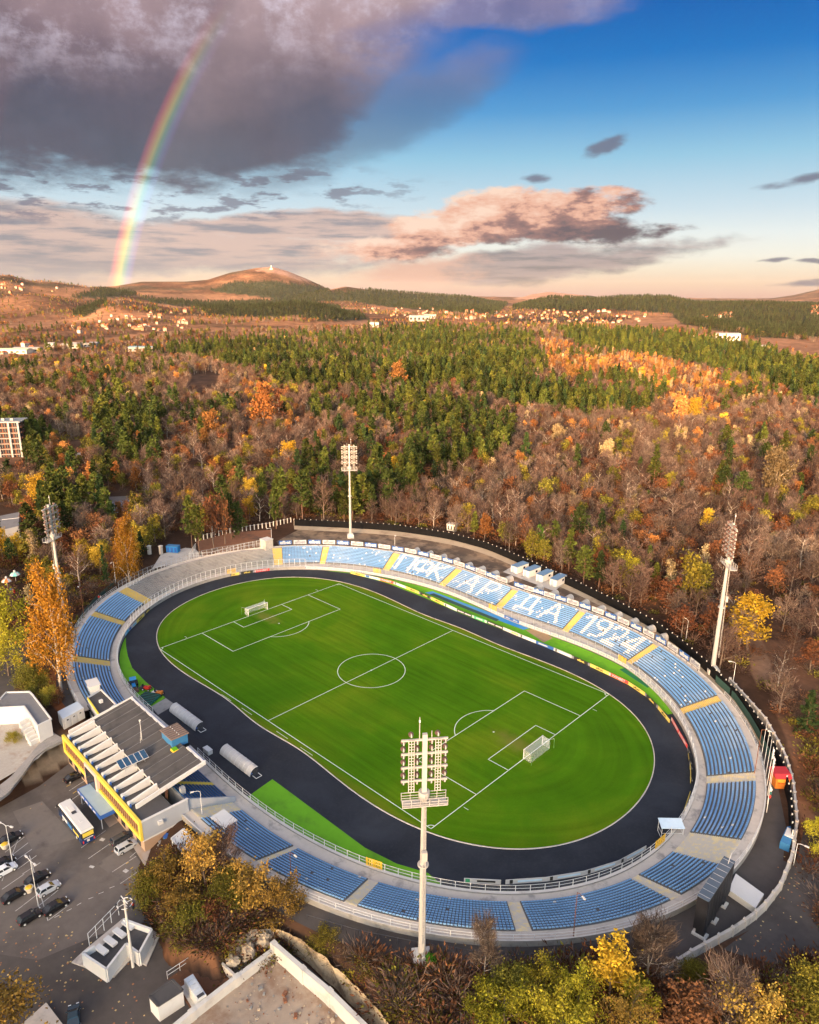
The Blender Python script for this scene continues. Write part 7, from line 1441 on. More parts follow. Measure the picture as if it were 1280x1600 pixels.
make_broad('pale_crown_tree', L_PALE, 98, 12, 3.6, 12, 0.3, 40, 0.16, 0.26, 0.5, bark=BARK_W, kids=5, up=0.9, r0=0.3)
make_broad('green_ivy_tree', L_GREEN, 99, 9, 1.1, 12, 0.05, 34, 0.2, 0.28, 0.4, up=0.8)
R = np.random.RandomState(5)
def make_tuft(kind, leaf, seed, n, H, r, w, l):
    R = np.random.RandomState(seed); C = np.stack([R.normal(0, r, n), R.normal(0, r, n), np.abs(R.normal(0.45, 0.28, n))*H], 1); D = C*[1, 1, 0.4]+R.normal(0, 0.35, (n, 3))+[0, 0, 0.9]; V, F = cards(C, D, w, l, R); PROTO.setdefault(kind, []).append((None, arr_mesh('crown', V, F, leaf), H))
for i in range(2): make_tuft('brush', L_BRUSH, 110+i, 60, 0.9, 0.55, 0.035, 0.42)
for i in range(2): make_tuft('brush', L_OLIV, 114+i, 60, 0.8, 0.5, 0.08, 0.2)
make_tuft('brush', L_LIME, 118, 50, 0.7, 0.5, 0.09, 0.18)
for i in range(2): make_tuft('scrub', L_RUST, 120+i, 130, 2.2, 1.3, 0.12, 0.36)
for i in range(2): make_tuft('scrub', L_BARE, 124+i, 150, 2.4, 1.3, 0.05, 0.6)
make_tuft('scrub', L_OLIV, 128, 130, 2.0, 1.3, 0.14, 0.3)
def joined(tr, cr, name):
    me = bpy.data.meshes.new(name); vs = []; fs = []; mi = []; ms = []
    V = []; F = []; o = 0
    import bmesh
    bm = bmesh.new()
    for k, s in enumerate([x for x in (tr, cr) if x]):
        n0 = len(bm.faces); bm.from_mesh(s); bm.faces.ensure_lookup_table(); ms.append(s.materials[0])
        for f in bm.faces[n0:]: f.material_index = k
    bm.to_mesh(me); bm.free()
    for m in ms: me.materials.append(m)
    return me
STUFFPROTO = {}
def stuff_objs(kind):
    if kind not in STUFFPROTO: STUFFPROTO[kind] = [bpy.data.objects.new('tree_model', joined(t, c, 'tree_model')) for t, c, H in PROTO[kind]]
    return STUFFPROTO[kind]
def scatter(name, kinds, P, label):
    """one stuff object: points carrying tree index, size and turn; geometry nodes put a tree on each"""
    protos = []; offs = {}
    for k in kinds: offs[k] = (len(protos), len(PROTO[k])); protos += stuff_objs(k)
    n = len(P); me = bpy.data.meshes.new(name); me.vertices.add(n); me.vertices.foreach_set('co', np.array([q[1:4] for q in P], np.float32).ravel())
    R = np.random.RandomState(n)
    idx = np.array([offs[q[0]][0]+R.randint(offs[q[0]][1]) for q in P], np.int32); scl = np.array([q[4] for q in P], np.float32); rot = R.uniform(0, 6.283, n).astype(np.float32)
    for nm, ty, d in (('idx', 'INT', idx), ('scl', 'FLOAT', scl), ('rot', 'FLOAT', rot)): me.attributes.new(nm, ty, 'POINT').data.foreach_set('value', d)
    o = link(name, me); o['kind'] = 'stuff'; o['label'] = label
    ng = bpy.data.node_groups.new(name, 'GeometryNodeTree'); ng.interface.new_socket('Geometry', in_out='INPUT', socket_type='NodeSocketGeometry'); ng.interface.new_socket('Geometry', in_out='OUTPUT', socket_type='NodeSocketGeometry')
    N = ng.nodes; Lk = ng.links; gi = N.new('NodeGroupInput'); go = N.new('NodeGroupOutput'); ip = N.new('GeometryNodeInstanceOnPoints'); jn = N.new('GeometryNodeJoinGeometry')
    for ob in reversed(protos):
        oi = N.new('GeometryNodeObjectInfo'); oi.inputs['Object'].default_value = ob; oi.inputs['As Instance'].default_value = True; Lk.new(oi.outputs['Geometry'], jn.inputs[0])
    def attr(nm, ty):
        a = N.new('GeometryNodeInputNamedAttribute'); a.data_type = ty; a.inputs[0].default_value = nm; return a.outputs[0]
    cx = N.new('ShaderNodeCombineXYZ'); Lk.new(attr('rot', 'FLOAT'), cx.inputs[2]); e2r = N.new('FunctionNodeEulerToRotation'); Lk.new(cx.outputs[0], e2r.inputs[0])
    Lk.new(gi.outputs[0], ip.inputs['Points']); Lk.new(jn.outputs[0], ip.inputs['Instance']); ip.inputs['Pick Instance'].default_value = True
    Lk.new(attr('idx', 'INT'), ip.inputs['Instance Index']); Lk.new(e2r.outputs[0], ip.inputs['Rotation']); Lk.new(attr('scl', 'FLOAT'), ip.inputs['Scale']); Lk.new(ip.outputs[0], go.inputs[0])
    o.modifiers.new('scatter', 'NODES').node_group = ng; return o
def tree(kind, P, z, s, label, group=None, var=None, rz=None, cat='tree', sxy=1.0, parts=True):
    t_, c_, H = PROTO[kind][random.randrange(len(PROTO[kind])) if var is None else var]
    nm = {'lime_bush_tree': 'autumn_bush', 'golden_bush_tree': 'autumn_tree', 'olive_bush_tree': 'olive_bush', 'rust_bush_tree': 'rust_bush', 'amber_birch': 'birch_tree', 'twig_tree': 'bare_tree', 'pale_crown_tree': 'pale_tree', 'green_ivy_tree': 'ivy_tree'}.get(kind, kind)
    t = thing(nm, label, cat, (P[0], P[1], z), U(0, 6.28) if rz is None else rz, group); t.scale = (s*sxy, s*sxy, s)
    if t_: link('trunk', t_, t)
    link('crown', c_, t); return t
def tree_px(kind, base, top, label, z=ZP, sxy=1.0, group=None, var=None):
    P = at(base[0], base[1], z); z = hz(P[0], P[1]) if z == ZP else z; P, h = solve_h(base, z, top); H = PROTO[kind][0][2]
    return tree(kind, P, z, h/H/(1.0 if 'conifer' in kind else 0.98), label, group, var, sxy=sxy)

# zones of the wood, as outlined on the photograph
Z_PINE = [([(200, 552), (340, 540), (560, 522), (760, 514), (832, 528), (860, 600), (1000, 622), (1010, 655), (870, 668), (810, 650), (790, 720), (700, 765), (640, 795), (560, 818), (470, 815), (440, 760), (500, 700), (480, 640), (420, 600), (380, 588), (310, 565)], 0.72),
          ([(870, 518), (1000, 518), (1100, 528), (1200, 556), (1290, 590), (1290, 645), (1200, 606), (1090, 580), (1000, 560), (900, 548)], 0.97), ([(860, 595), (960, 600), (1060, 620), (1000, 655), (880, 650)], 0.75), ([(150, 642), (262, 660), (252, 742), (150, 732)], 0.72),
          ([(-20, 672), (72, 682), (72, 765), (-20, 768)], 0.85), ([(84, 745), (178, 762), (168, 832), (84, 820)], 0.6), ([(330, 770), (540, 765), (540, 812), (420, 822), (340, 838)], 0.45), ([(740, 650), (800, 650), (800, 720), (735, 735)], 0.7)]
Z_ORNG = [([(840, 532), (900, 548), (1010, 562), (1140, 600), (1240, 640), (1180, 640), (1040, 610), (960, 596), (860, 592)], 0.8), ([(1000, 600), (1110, 620), (1130, 660), (1040, 680)], 0.55), ([(50, 690), (160, 700), (250, 760), (230, 830), (60, 840)], 0.35), ([(380, 590), (460, 600), (470, 690), (390, 690)], 0.35), ([(-20, 840), (220, 850), (230, 900), (0, 990)], 0.4)]
Z_NONE = [[(-60, 684), (44, 690), (44, 738), (-60, 744)], [(150, 764), (222, 768), (224, 806), (160, 806)], [(-60, 790), (46, 792), (46, 868), (-60, 868)], [(296, 585), (345, 585), (345, 622), (296, 622)], [(1140, 950), (1185, 965), (1215, 1060), (1180, 1062)], [(108, 690), (134, 690), (136, 718), (110, 722)], [(625, 603), (700, 603), (700, 618), (625, 618)], [(-20, 880), (48, 885), (60, 960), (-20, 960)]]
KEEP = along(INN, 0, INN.L*0.999, 11.5, 160)
ROADW = P2([(225, 930), (190, 900), (212, 872), (240, 850), (300, 836), (425, 816), (548, 817), (620, 822), (700, 833), (760, 849), (830, 879), (900, 909), (960, 938), (1026, 970), (1075, 1005), (1135, 1062), (1202, 1128), (1230, 1185), (1256, 1240), (1262, 1290), (1255, 1350), (1240, 1400), (1200, 1440), (1130, 1500), (1040, 1530), (960, 1500), (700, 1520), (480, 1450), (300, 1380), (100, 1240), (-200, 1300), (-120, 1080), (90, 1000)], ZP)
def gen_forest():
    R = np.random.RandomState(3); out = []; d = 150.0
    while d < 2600:
        s = 6.3 if d < 520 else (6.3+(d-520)*0.0078); na = int(1.22*d/s); a = YAW+(np.arange(na)+R.uniform(0, 1, na))/na*1.22-0.61; rr = d+R.uniform(-0.5, 0.5, na)*s
        out.append(np.stack([EYE[0]+rr*np.sin(a), EYE[1]+rr*np.cos(a), rr], 1)); d += s*0.92
    A = np.concatenate(out); X, Y = A[:, 0], A[:, 1]; H = height(X, Y); p = pix(np.stack([X, Y, H], 1)); px, py = p[:, 0], p[:, 1]; r = A[:, 2]
    keep = ~inpoly(X, Y, ROADW) & (px > -60) & (px < 1340) & (INN.dist(np.stack([X, Y], 1)) > 14) & (polydist(X, Y, LOW) > 4)
    edge = np.interp(px, [0, 200, 430, 470, 600, 850, 1050, 1150, 1280], [566, 556, 532, 526, 518, 514, 520, 538, 572])
    wood = py > edge+(fbm(X, Y, 260, 63)-0.5)*np.where(px < 620, 34, 20); keep &= wood & (py < 1120)
    for z in Z_NONE: keep &= ~inpoly(px, py, z)
    wp = np.zeros(len(X)); wo = np.zeros(len(X))
    n1 = 0.5+(fbm(X, Y, 85, 41)-0.5)*1.7
    for z, w in Z_PINE: m = inpoly(px, py, z); wp[m] = np.maximum(wp[m], w)
    wp = np.where(wp > 0, np.where(wp > 0.9, wp, np.clip(wp-0.10+(n1-0.5)*1.5, 0.06, 0.97)), np.clip((n1-0.60)*1.3, 0, 0.35)*np.where((px > 760) & (py > 640), 0.35, 1.0))
    for z, w in Z_ORNG: m = inpoly(px, py, z); wo[m] = np.maximum(wo[m], w)
    left = (px < 420) & (py > 690)
    wo = np.maximum(wo*(1-wp), np.where(left, 0.15, 0.045)); u = R.uniform(0, 1, len(X)); res = []
    n2 = fbm(X, Y, 35, 55)
    for i in np.nonzero(keep)[0]:
        if u[i] < wp[i]: k = 'pine_tree' if (R.rand() < 0.86) else 'spruce_tree'; s = R.uniform(0.55, 1.2)
        elif u[i] < wp[i]+wo[i]*(1-wp[i]):
            v = R.rand(); hot = px[i] > 800 and py[i] < 700
            k = ('slender_poplar' if v < 0.5 else 'orange_tree' if v < 0.72 else 'yellow_tree' if v < 0.8 else 'pale_poplar') if hot else ('orange_tree' if v < 0.22 else 'yellow_tree' if v < 0.4 else 'olive_tree' if v < 0.75 else 'rusty_tree'); s = R.uniform(0.6, 1.05)
        else:
            v = R.rand(); k = 'bare_tree' if v < 0.72+0.3*(n2[i]-0.5) else 'rusty_tree' if v < 0.90 else 'olive_tree' if v < 0.975 else 'pale_poplar'; s = R.uniform(0.6, 1.1)
            if left[i] and R.rand() < 0.45: continue
        if px[i] > 1130 and py[i] > 900 and R.rand() < 0.55: continue
        if r[i] < 260 and px[i] < 330 and R.rand() < 0.5: continue
        res.append((k, X[i], Y[i], H[i]-0.2, s*1.36*(1.0 if r[i] < 520 else 1.0+(r[i]-520)*0.00016), px[i], py[i], r[i]))
    return res
FOREST = gen_forest()
LABELS = {'pine_tree': ('green pine tree standing in the autumn wood beyond the stadium', 'pine trees in the wood'), 'spruce_tree': ('dark green spruce tree standing in the autumn wood beyond the stadium', 'dark spruces in the wood'), 'bare_tree': ('leafless brown tree standing in the autumn wood beyond the stadium', 'leafless trees in the wood'),
  'rusty_tree': ('rust brown tree with thin leaves in the wood beyond the stadium', 'rust brown trees in the wood'), 'orange_tree': ('orange leaved tree standing out in the wood beyond the stadium', 'orange trees in the wood'), 'yellow_tree': ('yellow leaved tree standing out in the wood beyond the stadium', 'yellow trees in the wood'),
  'olive_tree': ('olive green leafy tree in the wood beyond the stadium', 'olive trees in the wood'), 'pale_poplar': ('slim pale poplar standing in the wood beyond the stadium', 'pale poplars in the wood'), 'slender_poplar': ('slim orange poplar in the sunlit part of the wood', 'orange poplars in the wood')}
rest = {}; count = {}
INDIV = {'pine_tree': 290, 'bare_tree': 290, 'rusty_tree': 200, 'spruce_tree': 60, 'orange_tree': 60, 'yellow_tree': 40, 'olive_tree': 100, 'pale_poplar': 40, 'slender_poplar': 60}
for q in sorted(FOREST, key=lambda q: q[7]):
    k = q[0]; c = count.get(k, 0)
    if c < INDIV[k] and 5 < q[5] < 1275:
        count[k] = c+1; lb, gp = LABELS[k]; tree(k, (q[1], q[2]), q[3], q[4], lb, gp)
    else: rest.setdefault(k, []).append(q[:5])
for nm, kk, lb in (('pine_wood', ('pine_tree', 'spruce_tree'), 'mass of green pines reaching back through the wood'), ('bare_wood', ('bare_tree', 'rusty_tree', 'olive_tree'), 'mass of leafless brown trees reaching back through the wood'), ('autumn_wood', ('orange_tree', 'yellow_tree', 'pale_poplar', 'slender_poplar'), 'mass of orange and yellow trees in the sunlit wood')):
    pts = [q for k in kk for q in rest.get(k, [])]
    if pts: scatter(nm, kk, pts, lb)
def ground_at(px, py):
    d = AX_R*((px-640)/FPX)+AX_U*((800-py)/FPX)+AX_F; d = d/np.linalg.norm(d); t = np.geomspace(300, 9000, 900); Q = EYE+d*t[:, None]; Hh = height(Q[:, 0], Q[:, 1]); b = np.nonzero(Q[:, 2] < Hh)[0]
    return Q[b[0]] if len(b) else None
def far_cover():
    """trees on the distant slopes and hedges across the fields"""
    R = np.random.RandomState(8); out = []; d = 1250.0
    while d < 6800:
        s = d*0.0062; na = int(1.16*d/s); a = YAW+(np.arange(na)+R.uniform(0, 1, na))/na*1.16-0.58; rr = d+R.uniform(-0.5, 0.5, na)*s; out.append(np.stack([EYE[0]+rr*np.sin(a), EYE[1]+rr*np.cos(a), rr], 1)); d += s
    A = np.concatenate(out); X, Y, r = A.T; H = height(X, Y); p = pix(np.stack([X, Y, H], 1)); px, py = p[:, 0], p[:, 1]; vis = (px > -30) & (px < 1310) & (py < 585)
    edge = np.interp(px, [0, 200, 430, 470, 600, 850, 1050, 1150, 1280], [566, 556, 532, 526, 518, 514, 520, 538, 572]); green = np.zeros(len(X), bool); field = np.zeros(len(X), bool)
    for z in COVER_GREEN: green |= inpoly(px, py, z)
    for z in COVER_FIELD+COVER_ROCK: field |= inpoly(px, py, z)
    n = fbm(X, Y, 220, 77); u = R.uniform(0, 1, len(X)); gp = []; bp_ = []
    for i in np.nonzero(vis & (py < edge+4))[0]:
        sc = 0.9+0.35*r[i]/4000.0
        if green[i]:
            if u[i] < 0.92: gp.append(('hill_pine', X[i], Y[i], H[i]-0.5, sc*R.uniform(0.8, 1.25)))
        elif field[i]:
            if u[i] < 0.012: bp_.append(('rusty_tree', X[i], Y[i], H[i]-0.3, 0.6*sc))
        elif u[i] < np.clip((n[i]-0.34)*2.6, 0.08, 0.75) and r[i] < 4500: bp_.append((('rusty_tree', 'bare_tree', 'bare_tree', 'olive_tree', 'rusty_tree', 'pine_tree', 'bare_tree', 'orange_tree')[R.randint(8)], X[i], Y[i], H[i]-0.3, sc*R.uniform(0.5, 0.85)))
    for l in ([(0, 522), (120, 512), (250, 503)], [(60, 556), (180, 536), (330, 520)], [(240, 534), (360, 522), (480, 516)], [(0, 500), (60, 492), (110, 486)], [(0, 536), (90, 530)], [(300, 508), (420, 503), (520, 500)], [(560, 520), (680, 514), (780, 520)], [(600, 508), (700, 506)], [(1020, 516), (1100, 522), (1180, 534)], [(1150, 520), (1230, 528), (1290, 536)], [(150, 480), (250, 486), (330, 488)], [(560, 488), (640, 492), (760, 500)]):
        for (a0, b0), (a1, b1) in zip(l[:-1], l[1:]):
            for k in range(int(abs(a1-a0)/2.2)):
                u_ = R.rand(); Q = ground_at(a0+(a1-a0)*u_+R.uniform(-2, 2), b0+(b1-b0)*u_+R.uniform(-1.5, 1.5))
                if Q is not None: bp_.append((('rusty_tree', 'bare_tree', 'bare_tree', 'olive_tree', 'pine_tree')[R.randint(5)], Q[0], Q[1], Q[2]-0.3, R.uniform(0.7, 1.5)))
    scatter('hillside_forest', ('hill_pine',), gp, 'pine forest covering the distant hillsides'); scatter('hillside_scrub', ('rusty_tree', 'bare_tree', 'olive_tree', 'orange_tree', 'pine_tree'), bp_, 'scrub and hedges across the distant fields')
far_cover()
# trees that stand out
for kind, base, top, lb, sxy in (
 ('amber_birch', (96, 1082), 896, 'big amber birch with drooping crown left of the stands', 0.66), ('amber_birch', (204, 928), 812, 'tall amber birch beside the dark yard left of the bare terrace', 0.62), ('lime_bush_tree', (6, 1020), 922, 'yellow green tree at the left edge beside the big amber birch', 0.8), ('lime_bush_tree', (14, 1056), 980, 'lower yellow green tree at the left edge', 0.8),
 ('spruce_tree', (166, 914), 854, 'dark ivy clad trunk near the green mesh fence', 0.5), ('spruce_tree', (184, 892), 868, 'short ivy clad trunk behind the lamp post', 0.5), ('spruce_tree', (222, 872), 832, 'small dark spruce beside the gate piers', 0.9), ('green_ivy_tree', (845, 866), 824, 'bright green ivy clad tree at the edge of the black road', 0.9),
 ('olive_tree', (1076, 952), 870, 'yellow green tree near the bend of the black road', 0.75), ('lime_bush_tree', (982, 918), 868, 'yellow green bush tree at the wood edge above the boards', 0.8), ('pale_crown_tree', (1208, 792), 704, 'pale straw crowned tree standing alone in the brown wood', 0.85), ('yellow_tree', (1168, 1016), 934, 'wide yellow tree right of the tall mast', 1.3), ('spruce_tree', (1258, 1148), 1082, 'dark green conifer at the right edge near the path', 1.1),
 ('yellow_tree', (452, 728), 690, 'bright yellow tree in the middle of the wood', 1.2), ('orange_tree', (333, 694), 643, 'bright orange tree in the left part of the wood', 1.15), ('orange_tree', (414, 676), 598, 'tall orange tree in front of the dark pines on the left', 0.9), ('slender_poplar', (436, 672), 612, 'slim orange poplar beside the tall orange tree', 1.2), ('orange_tree', (622, 604), 566, 'broad orange tree in the middle of the pines', 1.3),
 ('yellow_tree', (392, 790), 748, 'yellow tree above the bare terrace', 1.0), ('pale_crown_tree', (872, 700), 664, 'pale yellow crowned tree in the right part of the wood', 1.0), ('pale_crown_tree', (946, 732), 688, 'small pale crowned tree right of the pines', 0.8), ('orange_tree', (1058, 672), 620, 'glowing orange tree at the edge of the sunlit wood', 1.2), ('yellow_tree', (1082, 668), 622, 'glowing yellow tree at the edge of the sunlit wood', 0.9), ('orange_tree', (890, 604), 570, 'round orange tree among the poplars', 1.3),
 ('rusty_tree', (334, 856), 774, 'rust red dying conifer behind the bare terrace', 0.5), ('rusty_tree', (352, 850), 776, 'second rust red dying conifer behind the bare terrace', 0.45), ('pine_tree', (301, 862), 786, 'green pine with a bare trunk behind the bare terrace', 0.8), ('pine_tree', (312, 868), 800, 'dark pine beside the mesh fence of the yard', 0.8), ('pine_tree', (362, 842), 780, 'green pine right of the dying conifers', 0.8),
 ('pine_tree', (374, 838), 776, 'tall green pine right of the dying conifers', 0.9), ('pine_tree', (432, 826), 752, 'green pine with a tall trunk left of the far mast', 0.75), ('pine_tree', (473, 818), 746, 'broad green pine left of the far mast', 1.0), ('bare_tree', (506, 816), 746, 'leafless tree with a straight trunk beside the far mast', 0.8), ('pine_tree', (568, 806), 730, 'broad green pine right of the far mast', 1.1), ('pine_tree', (607, 806), 742, 'green pine standing free right of the far mast', 1.0),
 ('golden_bush_tree', (264, 1408), 1340, 'golden brown tree below the stone steps', 1.0), ('golden_bush_tree', (322, 1392), 1302, 'golden brown tree over the white hut', 0.75), ('twig_tree', (352, 1372), 1296, 'half leafless tree over the white platform', 0.8), ('golden_bush_tree', (392, 1442), 1356, 'golden brown tree in front of the near seats', 0.9), ('golden_bush_tree', (448, 1452), 1376, 'golden green tree right of the golden group below the near seats', 0.85),
 ('golden_bush_tree', (290, 1446), 1388, 'low golden brown tree in the middle of the autumn group', 1.2), ('olive_bush_tree', (238, 1408), 1362, 'olive yellow bush at the edge of the car park', 1.0), ('olive_bush_tree', (300, 1470), 1418, 'bright olive bush above the pale garden wall', 1.1), ('rust_bush_tree', (345, 1462), 1410, 'rust brown bush left of the limestone rocks', 1.1), ('olive_bush_tree', (360, 1416), 1366, 'olive bush between the golden trees', 1.0),
 ('olive_bush_tree', (510, 1490), 1456, 'olive bush at the end of the footpath', 1.1), ('olive_bush_tree', (550, 1498), 1478, 'low yellow olive bush left of the near mast', 1.3), ('olive_bush_tree', (612, 1516), 1496, 'low yellow green bush left of the near mast foot', 1.3), ('green_ivy_tree', (676, 1512), 1494, 'bright green bush at the foot of the near mast', 2.2), ('twig_tree', (756, 1534), 1436, 'small leafless tree standing in front of the near seats', 0.55),
 ('lime_bush_tree', (850, 1568), 1504, 'yellow green tree right of the small leafless tree', 0.85), ('lime_bush_tree', (900, 1592), 1520, 'yellow green tree below the dark low fence', 0.8), ('yellow_tree', (952, 1566), 1474, 'golden yellow tree in front of the near right seats', 1.0), ('lime_bush_tree', (790, 1612), 1545, 'yellow green bush at the bottom edge right of the building site', 1.2), ('lime_bush_tree', (876, 1650), 1575, 'yellow green bush at the bottom edge in the middle', 1.2), ('olive_bush_tree', (800, 1570), 1520, 'dark olive bush below the small leafless tree', 1.2), ('olive_bush_tree', (860, 1600), 1555, 'dark olive bush among the yellow green trees', 1.1),
 ('lime_bush_tree', (752, 1606), 1556, 'low yellow green shrub below the foot of the near mast', 1.2), ('lime_bush_tree', (1000, 1600), 1544, 'low yellow green shrub below the leafless grey bush', 1.1),
 ('golden_bush_tree', (978, 1640), 1560, 'golden bush at the bottom edge right of the middle', 0.9), ('twig_tree', (1012, 1530), 1440, 'leafless grey bush below the scoreboard', 1.0), ('olive_bush_tree', (1080, 1540), 1505, 'green bush at the end of the perimeter wall', 1.0), ('rust_bush_tree', (1070, 1630), 1560, 'rust red bush at the bottom edge below the perimeter wall', 1.3), ('twig_tree', (1130, 1620), 1520, 'leafless tree at the bottom edge on the right', 1.0), ('golden_bush_tree', (1165, 1640), 1545, 'golden brown bush at the bottom right', 1.0), ('rust_bush_tree', (1215, 1620), 1560, 'rust red bush in the bottom right corner group', 1.2),
 ('olive_bush_tree', (1270, 1590), 1520, 'dark olive bush at the right edge above the corner', 1.0), ('olive_bush_tree', (1236, 1625), 1560, 'olive bush in the bottom right corner', 1.1), ('lime_bush_tree', (1278, 1330), 1280, 'yellow green bush at the right edge beside the outer road', 0.8), ('golden_bush_tree', (14, 1650), 1545, 'orange white birch in the bottom left corner', 1.1), ('olive_bush_tree', (22, 1162), 1144, 'round olive shrub on the pale gravel', 1.0),
 ('olive_bush_tree', (60, 1080), 1050, 'dark olive hedge bush behind the white annex building', 1.1), ('olive_bush_tree', (78, 1102), 1074, 'olive bush right of the white annex roof', 0.9), ('rust_bush_tree', (92, 1100), 1076, 'rust orange bush beside the side lane', 0.8), ('olive_bush_tree', (48, 1085), 1040, 'olive bush beside the side road', 0.9), ('olive_tree', (52, 878), 830, 'olive tree in front of the left mast', 1.0), ('yellow_tree', (62, 800), 742, 'yellow tree behind the left mast', 0.9)):
    P_ = at(base[0], base[1], ZP); low = polydist(np.array([P_[0]]), np.array([P_[1]]), LOW)[0] < 5
    tree_px(kind, base, top, lb, 0.0 if (low and base[1] > 1300) else ZP, sxy)
# brush on the banks near the viewer and scrub under the wood
def near_brush():
    R = np.random.RandomState(12); pts = []
    def fill(poly, z, n, kinds, s0, s1):
        w = P2(poly, z); xs = [q[0] for q in w]; ys = [q[1] for q in w]; X = R.uniform(min(xs), max(xs), n); Y = R.uniform(min(ys), max(ys), n); ok = inpoly(X, Y, w) & (INN.dist(np.stack([X, Y], 1)) > 14.5); X, Y = X[ok], Y[ok]; Hh = height(X, Y)
        for x, y, h in zip(X, Y, Hh): pts.append((kinds[R.randint(len(kinds))], x, y, h-0.05, R.uniform(s0, s1)))
    fill([(505, 1478), (560, 1490), (640, 1512), (740, 1524), (860, 1516), (960, 1500), (1040, 1540), (1180, 1520), (1300, 1500), (1300, 1700), (680, 1700), (612, 1590), (560, 1530)], ZP, 5600, ('brush', 'brush', 'scrub'), 0.4, 1.35)
    fill([(230, 1370), (290, 1340), (400, 1440), (470, 1470), (440, 1480), (360, 1500), (300, 1490), (250, 1440)], 1.5, 2200, ('brush', 'scrub'), 0.5, 1.0)
    fill([(1230, 1100), (1400, 1050), (1400, 1480), (1270, 1480), (1258, 1330), (1262, 1230)], ZP, 1500, ('brush', 'scrub'), 0.5, 1.1)
    fill([(0, 860), (230, 830), (190, 905), (110, 1000), (90, 1110), (40, 1080), (60, 980), (0, 990)], ZP, 1600, ('brush', 'scrub'), 0.5, 1.2)
    scatter('undergrowth', ('brush', 'scrub'), pts, 'dry brush and low scrub on the banks round the bowl')
    pts.clear()
    for q in FOREST:
        if q[7] < 620:
            for k in range(2 if q[6] > 640 else 1): x, y = q[1]+R.uniform(-4, 4), q[2]+R.uniform(-4, 4); pts.append(('scrub', x, y, q[3], R.uniform(0.6, 1.3)))
    pts[:] = [p for p, o in zip(pts, inpoly(np.array([p[1] for p in pts]), np.array([p[2] for p in pts]), ROADW)) if not o]
    scatter('wood_floor_scrub', ('scrub',), pts, 'brown scrub filling the floor of the wood')
near_brush()
# ------------------------------------------------------------------ villages, sheds, graves on the far slopes
def ground_at(px, py):
    d = AX_R*((px-640)/FPX)+AX_U*((800-py)/FPX)+AX_F; d = d/np.linalg.norm(d); t = np.geomspace(300, 9000, 900); Q = EYE+d*t[:, None]; Hh = height(Q[:, 0], Q[:, 1]); b = np.nonzero(Q[:, 2] < Hh)[0]
    return Q[b[0]] if len(b) else None
HV = []
WALLS = [mat('weathered cream wall', (0.27, 0.215, 0.165), 0.9, 0.06, 0.6), mat('weathered white wall', (0.33, 0.30, 0.26), 0.9, 0.06, 0.6), mat('pale pink render', (0.27, 0.19, 0.15), 0.9, 0.06, 0.6), mat('ochre render', (0.27, 0.17, 0.09), 0.9, 0.06, 0.6)]
for i, wm in enumerate(WALLS):
    for fl in (1, 2):
        w, d, h = 10.0, 8.0, 3.4*fl+1.0; b = MB(); b.box((0, 0, h/2-1), (w, d, h+2), wm)
        for sx in (-1, 1):
            for k in (-3, 0, 3):
                for f_ in range(fl): b.box((k, sx*(d/2+0.01), 1.8+3.2*f_), (1.3, 0.1, 1.4), GLASS_D)
        r = MB(); r.hull([(-w/2-0.6, -d/2-0.6, h), (w/2+0.6, -d/2-0.6, h), (w/2+0.6, d/2+0.6, h), (-w/2-0.6, d/2+0.6, h)], [(-w/2+1.5, -0.2, h+2.8), (w/2-1.5, -0.2, h+2.8), (w/2-1.5, 0.2, h+2.8), (-w/2+1.5, 0.2, h+2.8)], ROOFT); r.box((2, 1.2, h+2.4), (0.7, 0.7, 1.6), TERRA)
        HV.append((b.mesh('wall'), r.mesh('roof')))
R = np.random.RandomState(4)
def village(polys, n, name, label, group, s=1.0):
    c = 0; tries = 0
    while c < n and tries < n*20:
        tries += 1; pl = polys[R.randint(len(polys))]; x0 = min(q[0] for q in pl); x1 = max(q[0] for q in pl); y0 = min(q[1] for q in pl); y1 = max(q[1] for q in pl); px, py = R.uniform(x0, x1), R.uniform(y0, y1)
        if not inpoly(np.array([px]), np.array([py]), pl)[0]: continue
        P = ground_at(px, py)
        if P is None: continue
        w_, r_ = HV[R.randint(len(HV))]; t = thing(name, label, 'house', (P[0], P[1], P[2]-0.3), R.choice([0, 1.57])+YAW*-1+R.uniform(-0.4, 0.4), group); k = s*R.uniform(0.6, 1.05); t.scale = (k, k, k); link('wall', w_, t); link('roof', r_, t); c += 1
village([[(150, 496), (235, 488), (292, 486), (296, 512), (240, 524), (170, 520)]], 44, 'village_house', 'pale house with a red roof in the village below the bare knoll on the left', 'houses of the left village')
village([[(100, 510), (160, 500), (170, 528), (100, 530)], [(0, 548), (60, 540), (60, 556), (0, 560)]], 10, 'farm_house', 'pale house scattered among the fields on the left', 'houses among the left fields')
village([[(562, 480), (640, 482), (735, 484), (760, 498), (700, 500), (640, 496), (570, 492)]], 60, 'town_house', 'pale house in the distant town below the dark green hill', 'houses of the distant town', 1.2)
village([[(745, 492), (830, 486), (935, 484), (1010, 492), (1000, 505), (930, 505), (960, 520), (860, 522), (770, 512)]], 95, 'hillside_house', 'sunlit house in the village below the right green hill', 'houses of the right village', 1.1)
village([[(1090, 492), (1150, 490), (1150, 500), (1095, 500)], [(1262, 482), (1285, 476), (1285, 494), (1262, 492)], [(0, 440), (50, 445), (110, 452), (60, 462), (0, 460)]], 36, 'far_house', 'tiny house on the furthest hillside', 'houses on the furthest slopes', 1.3)
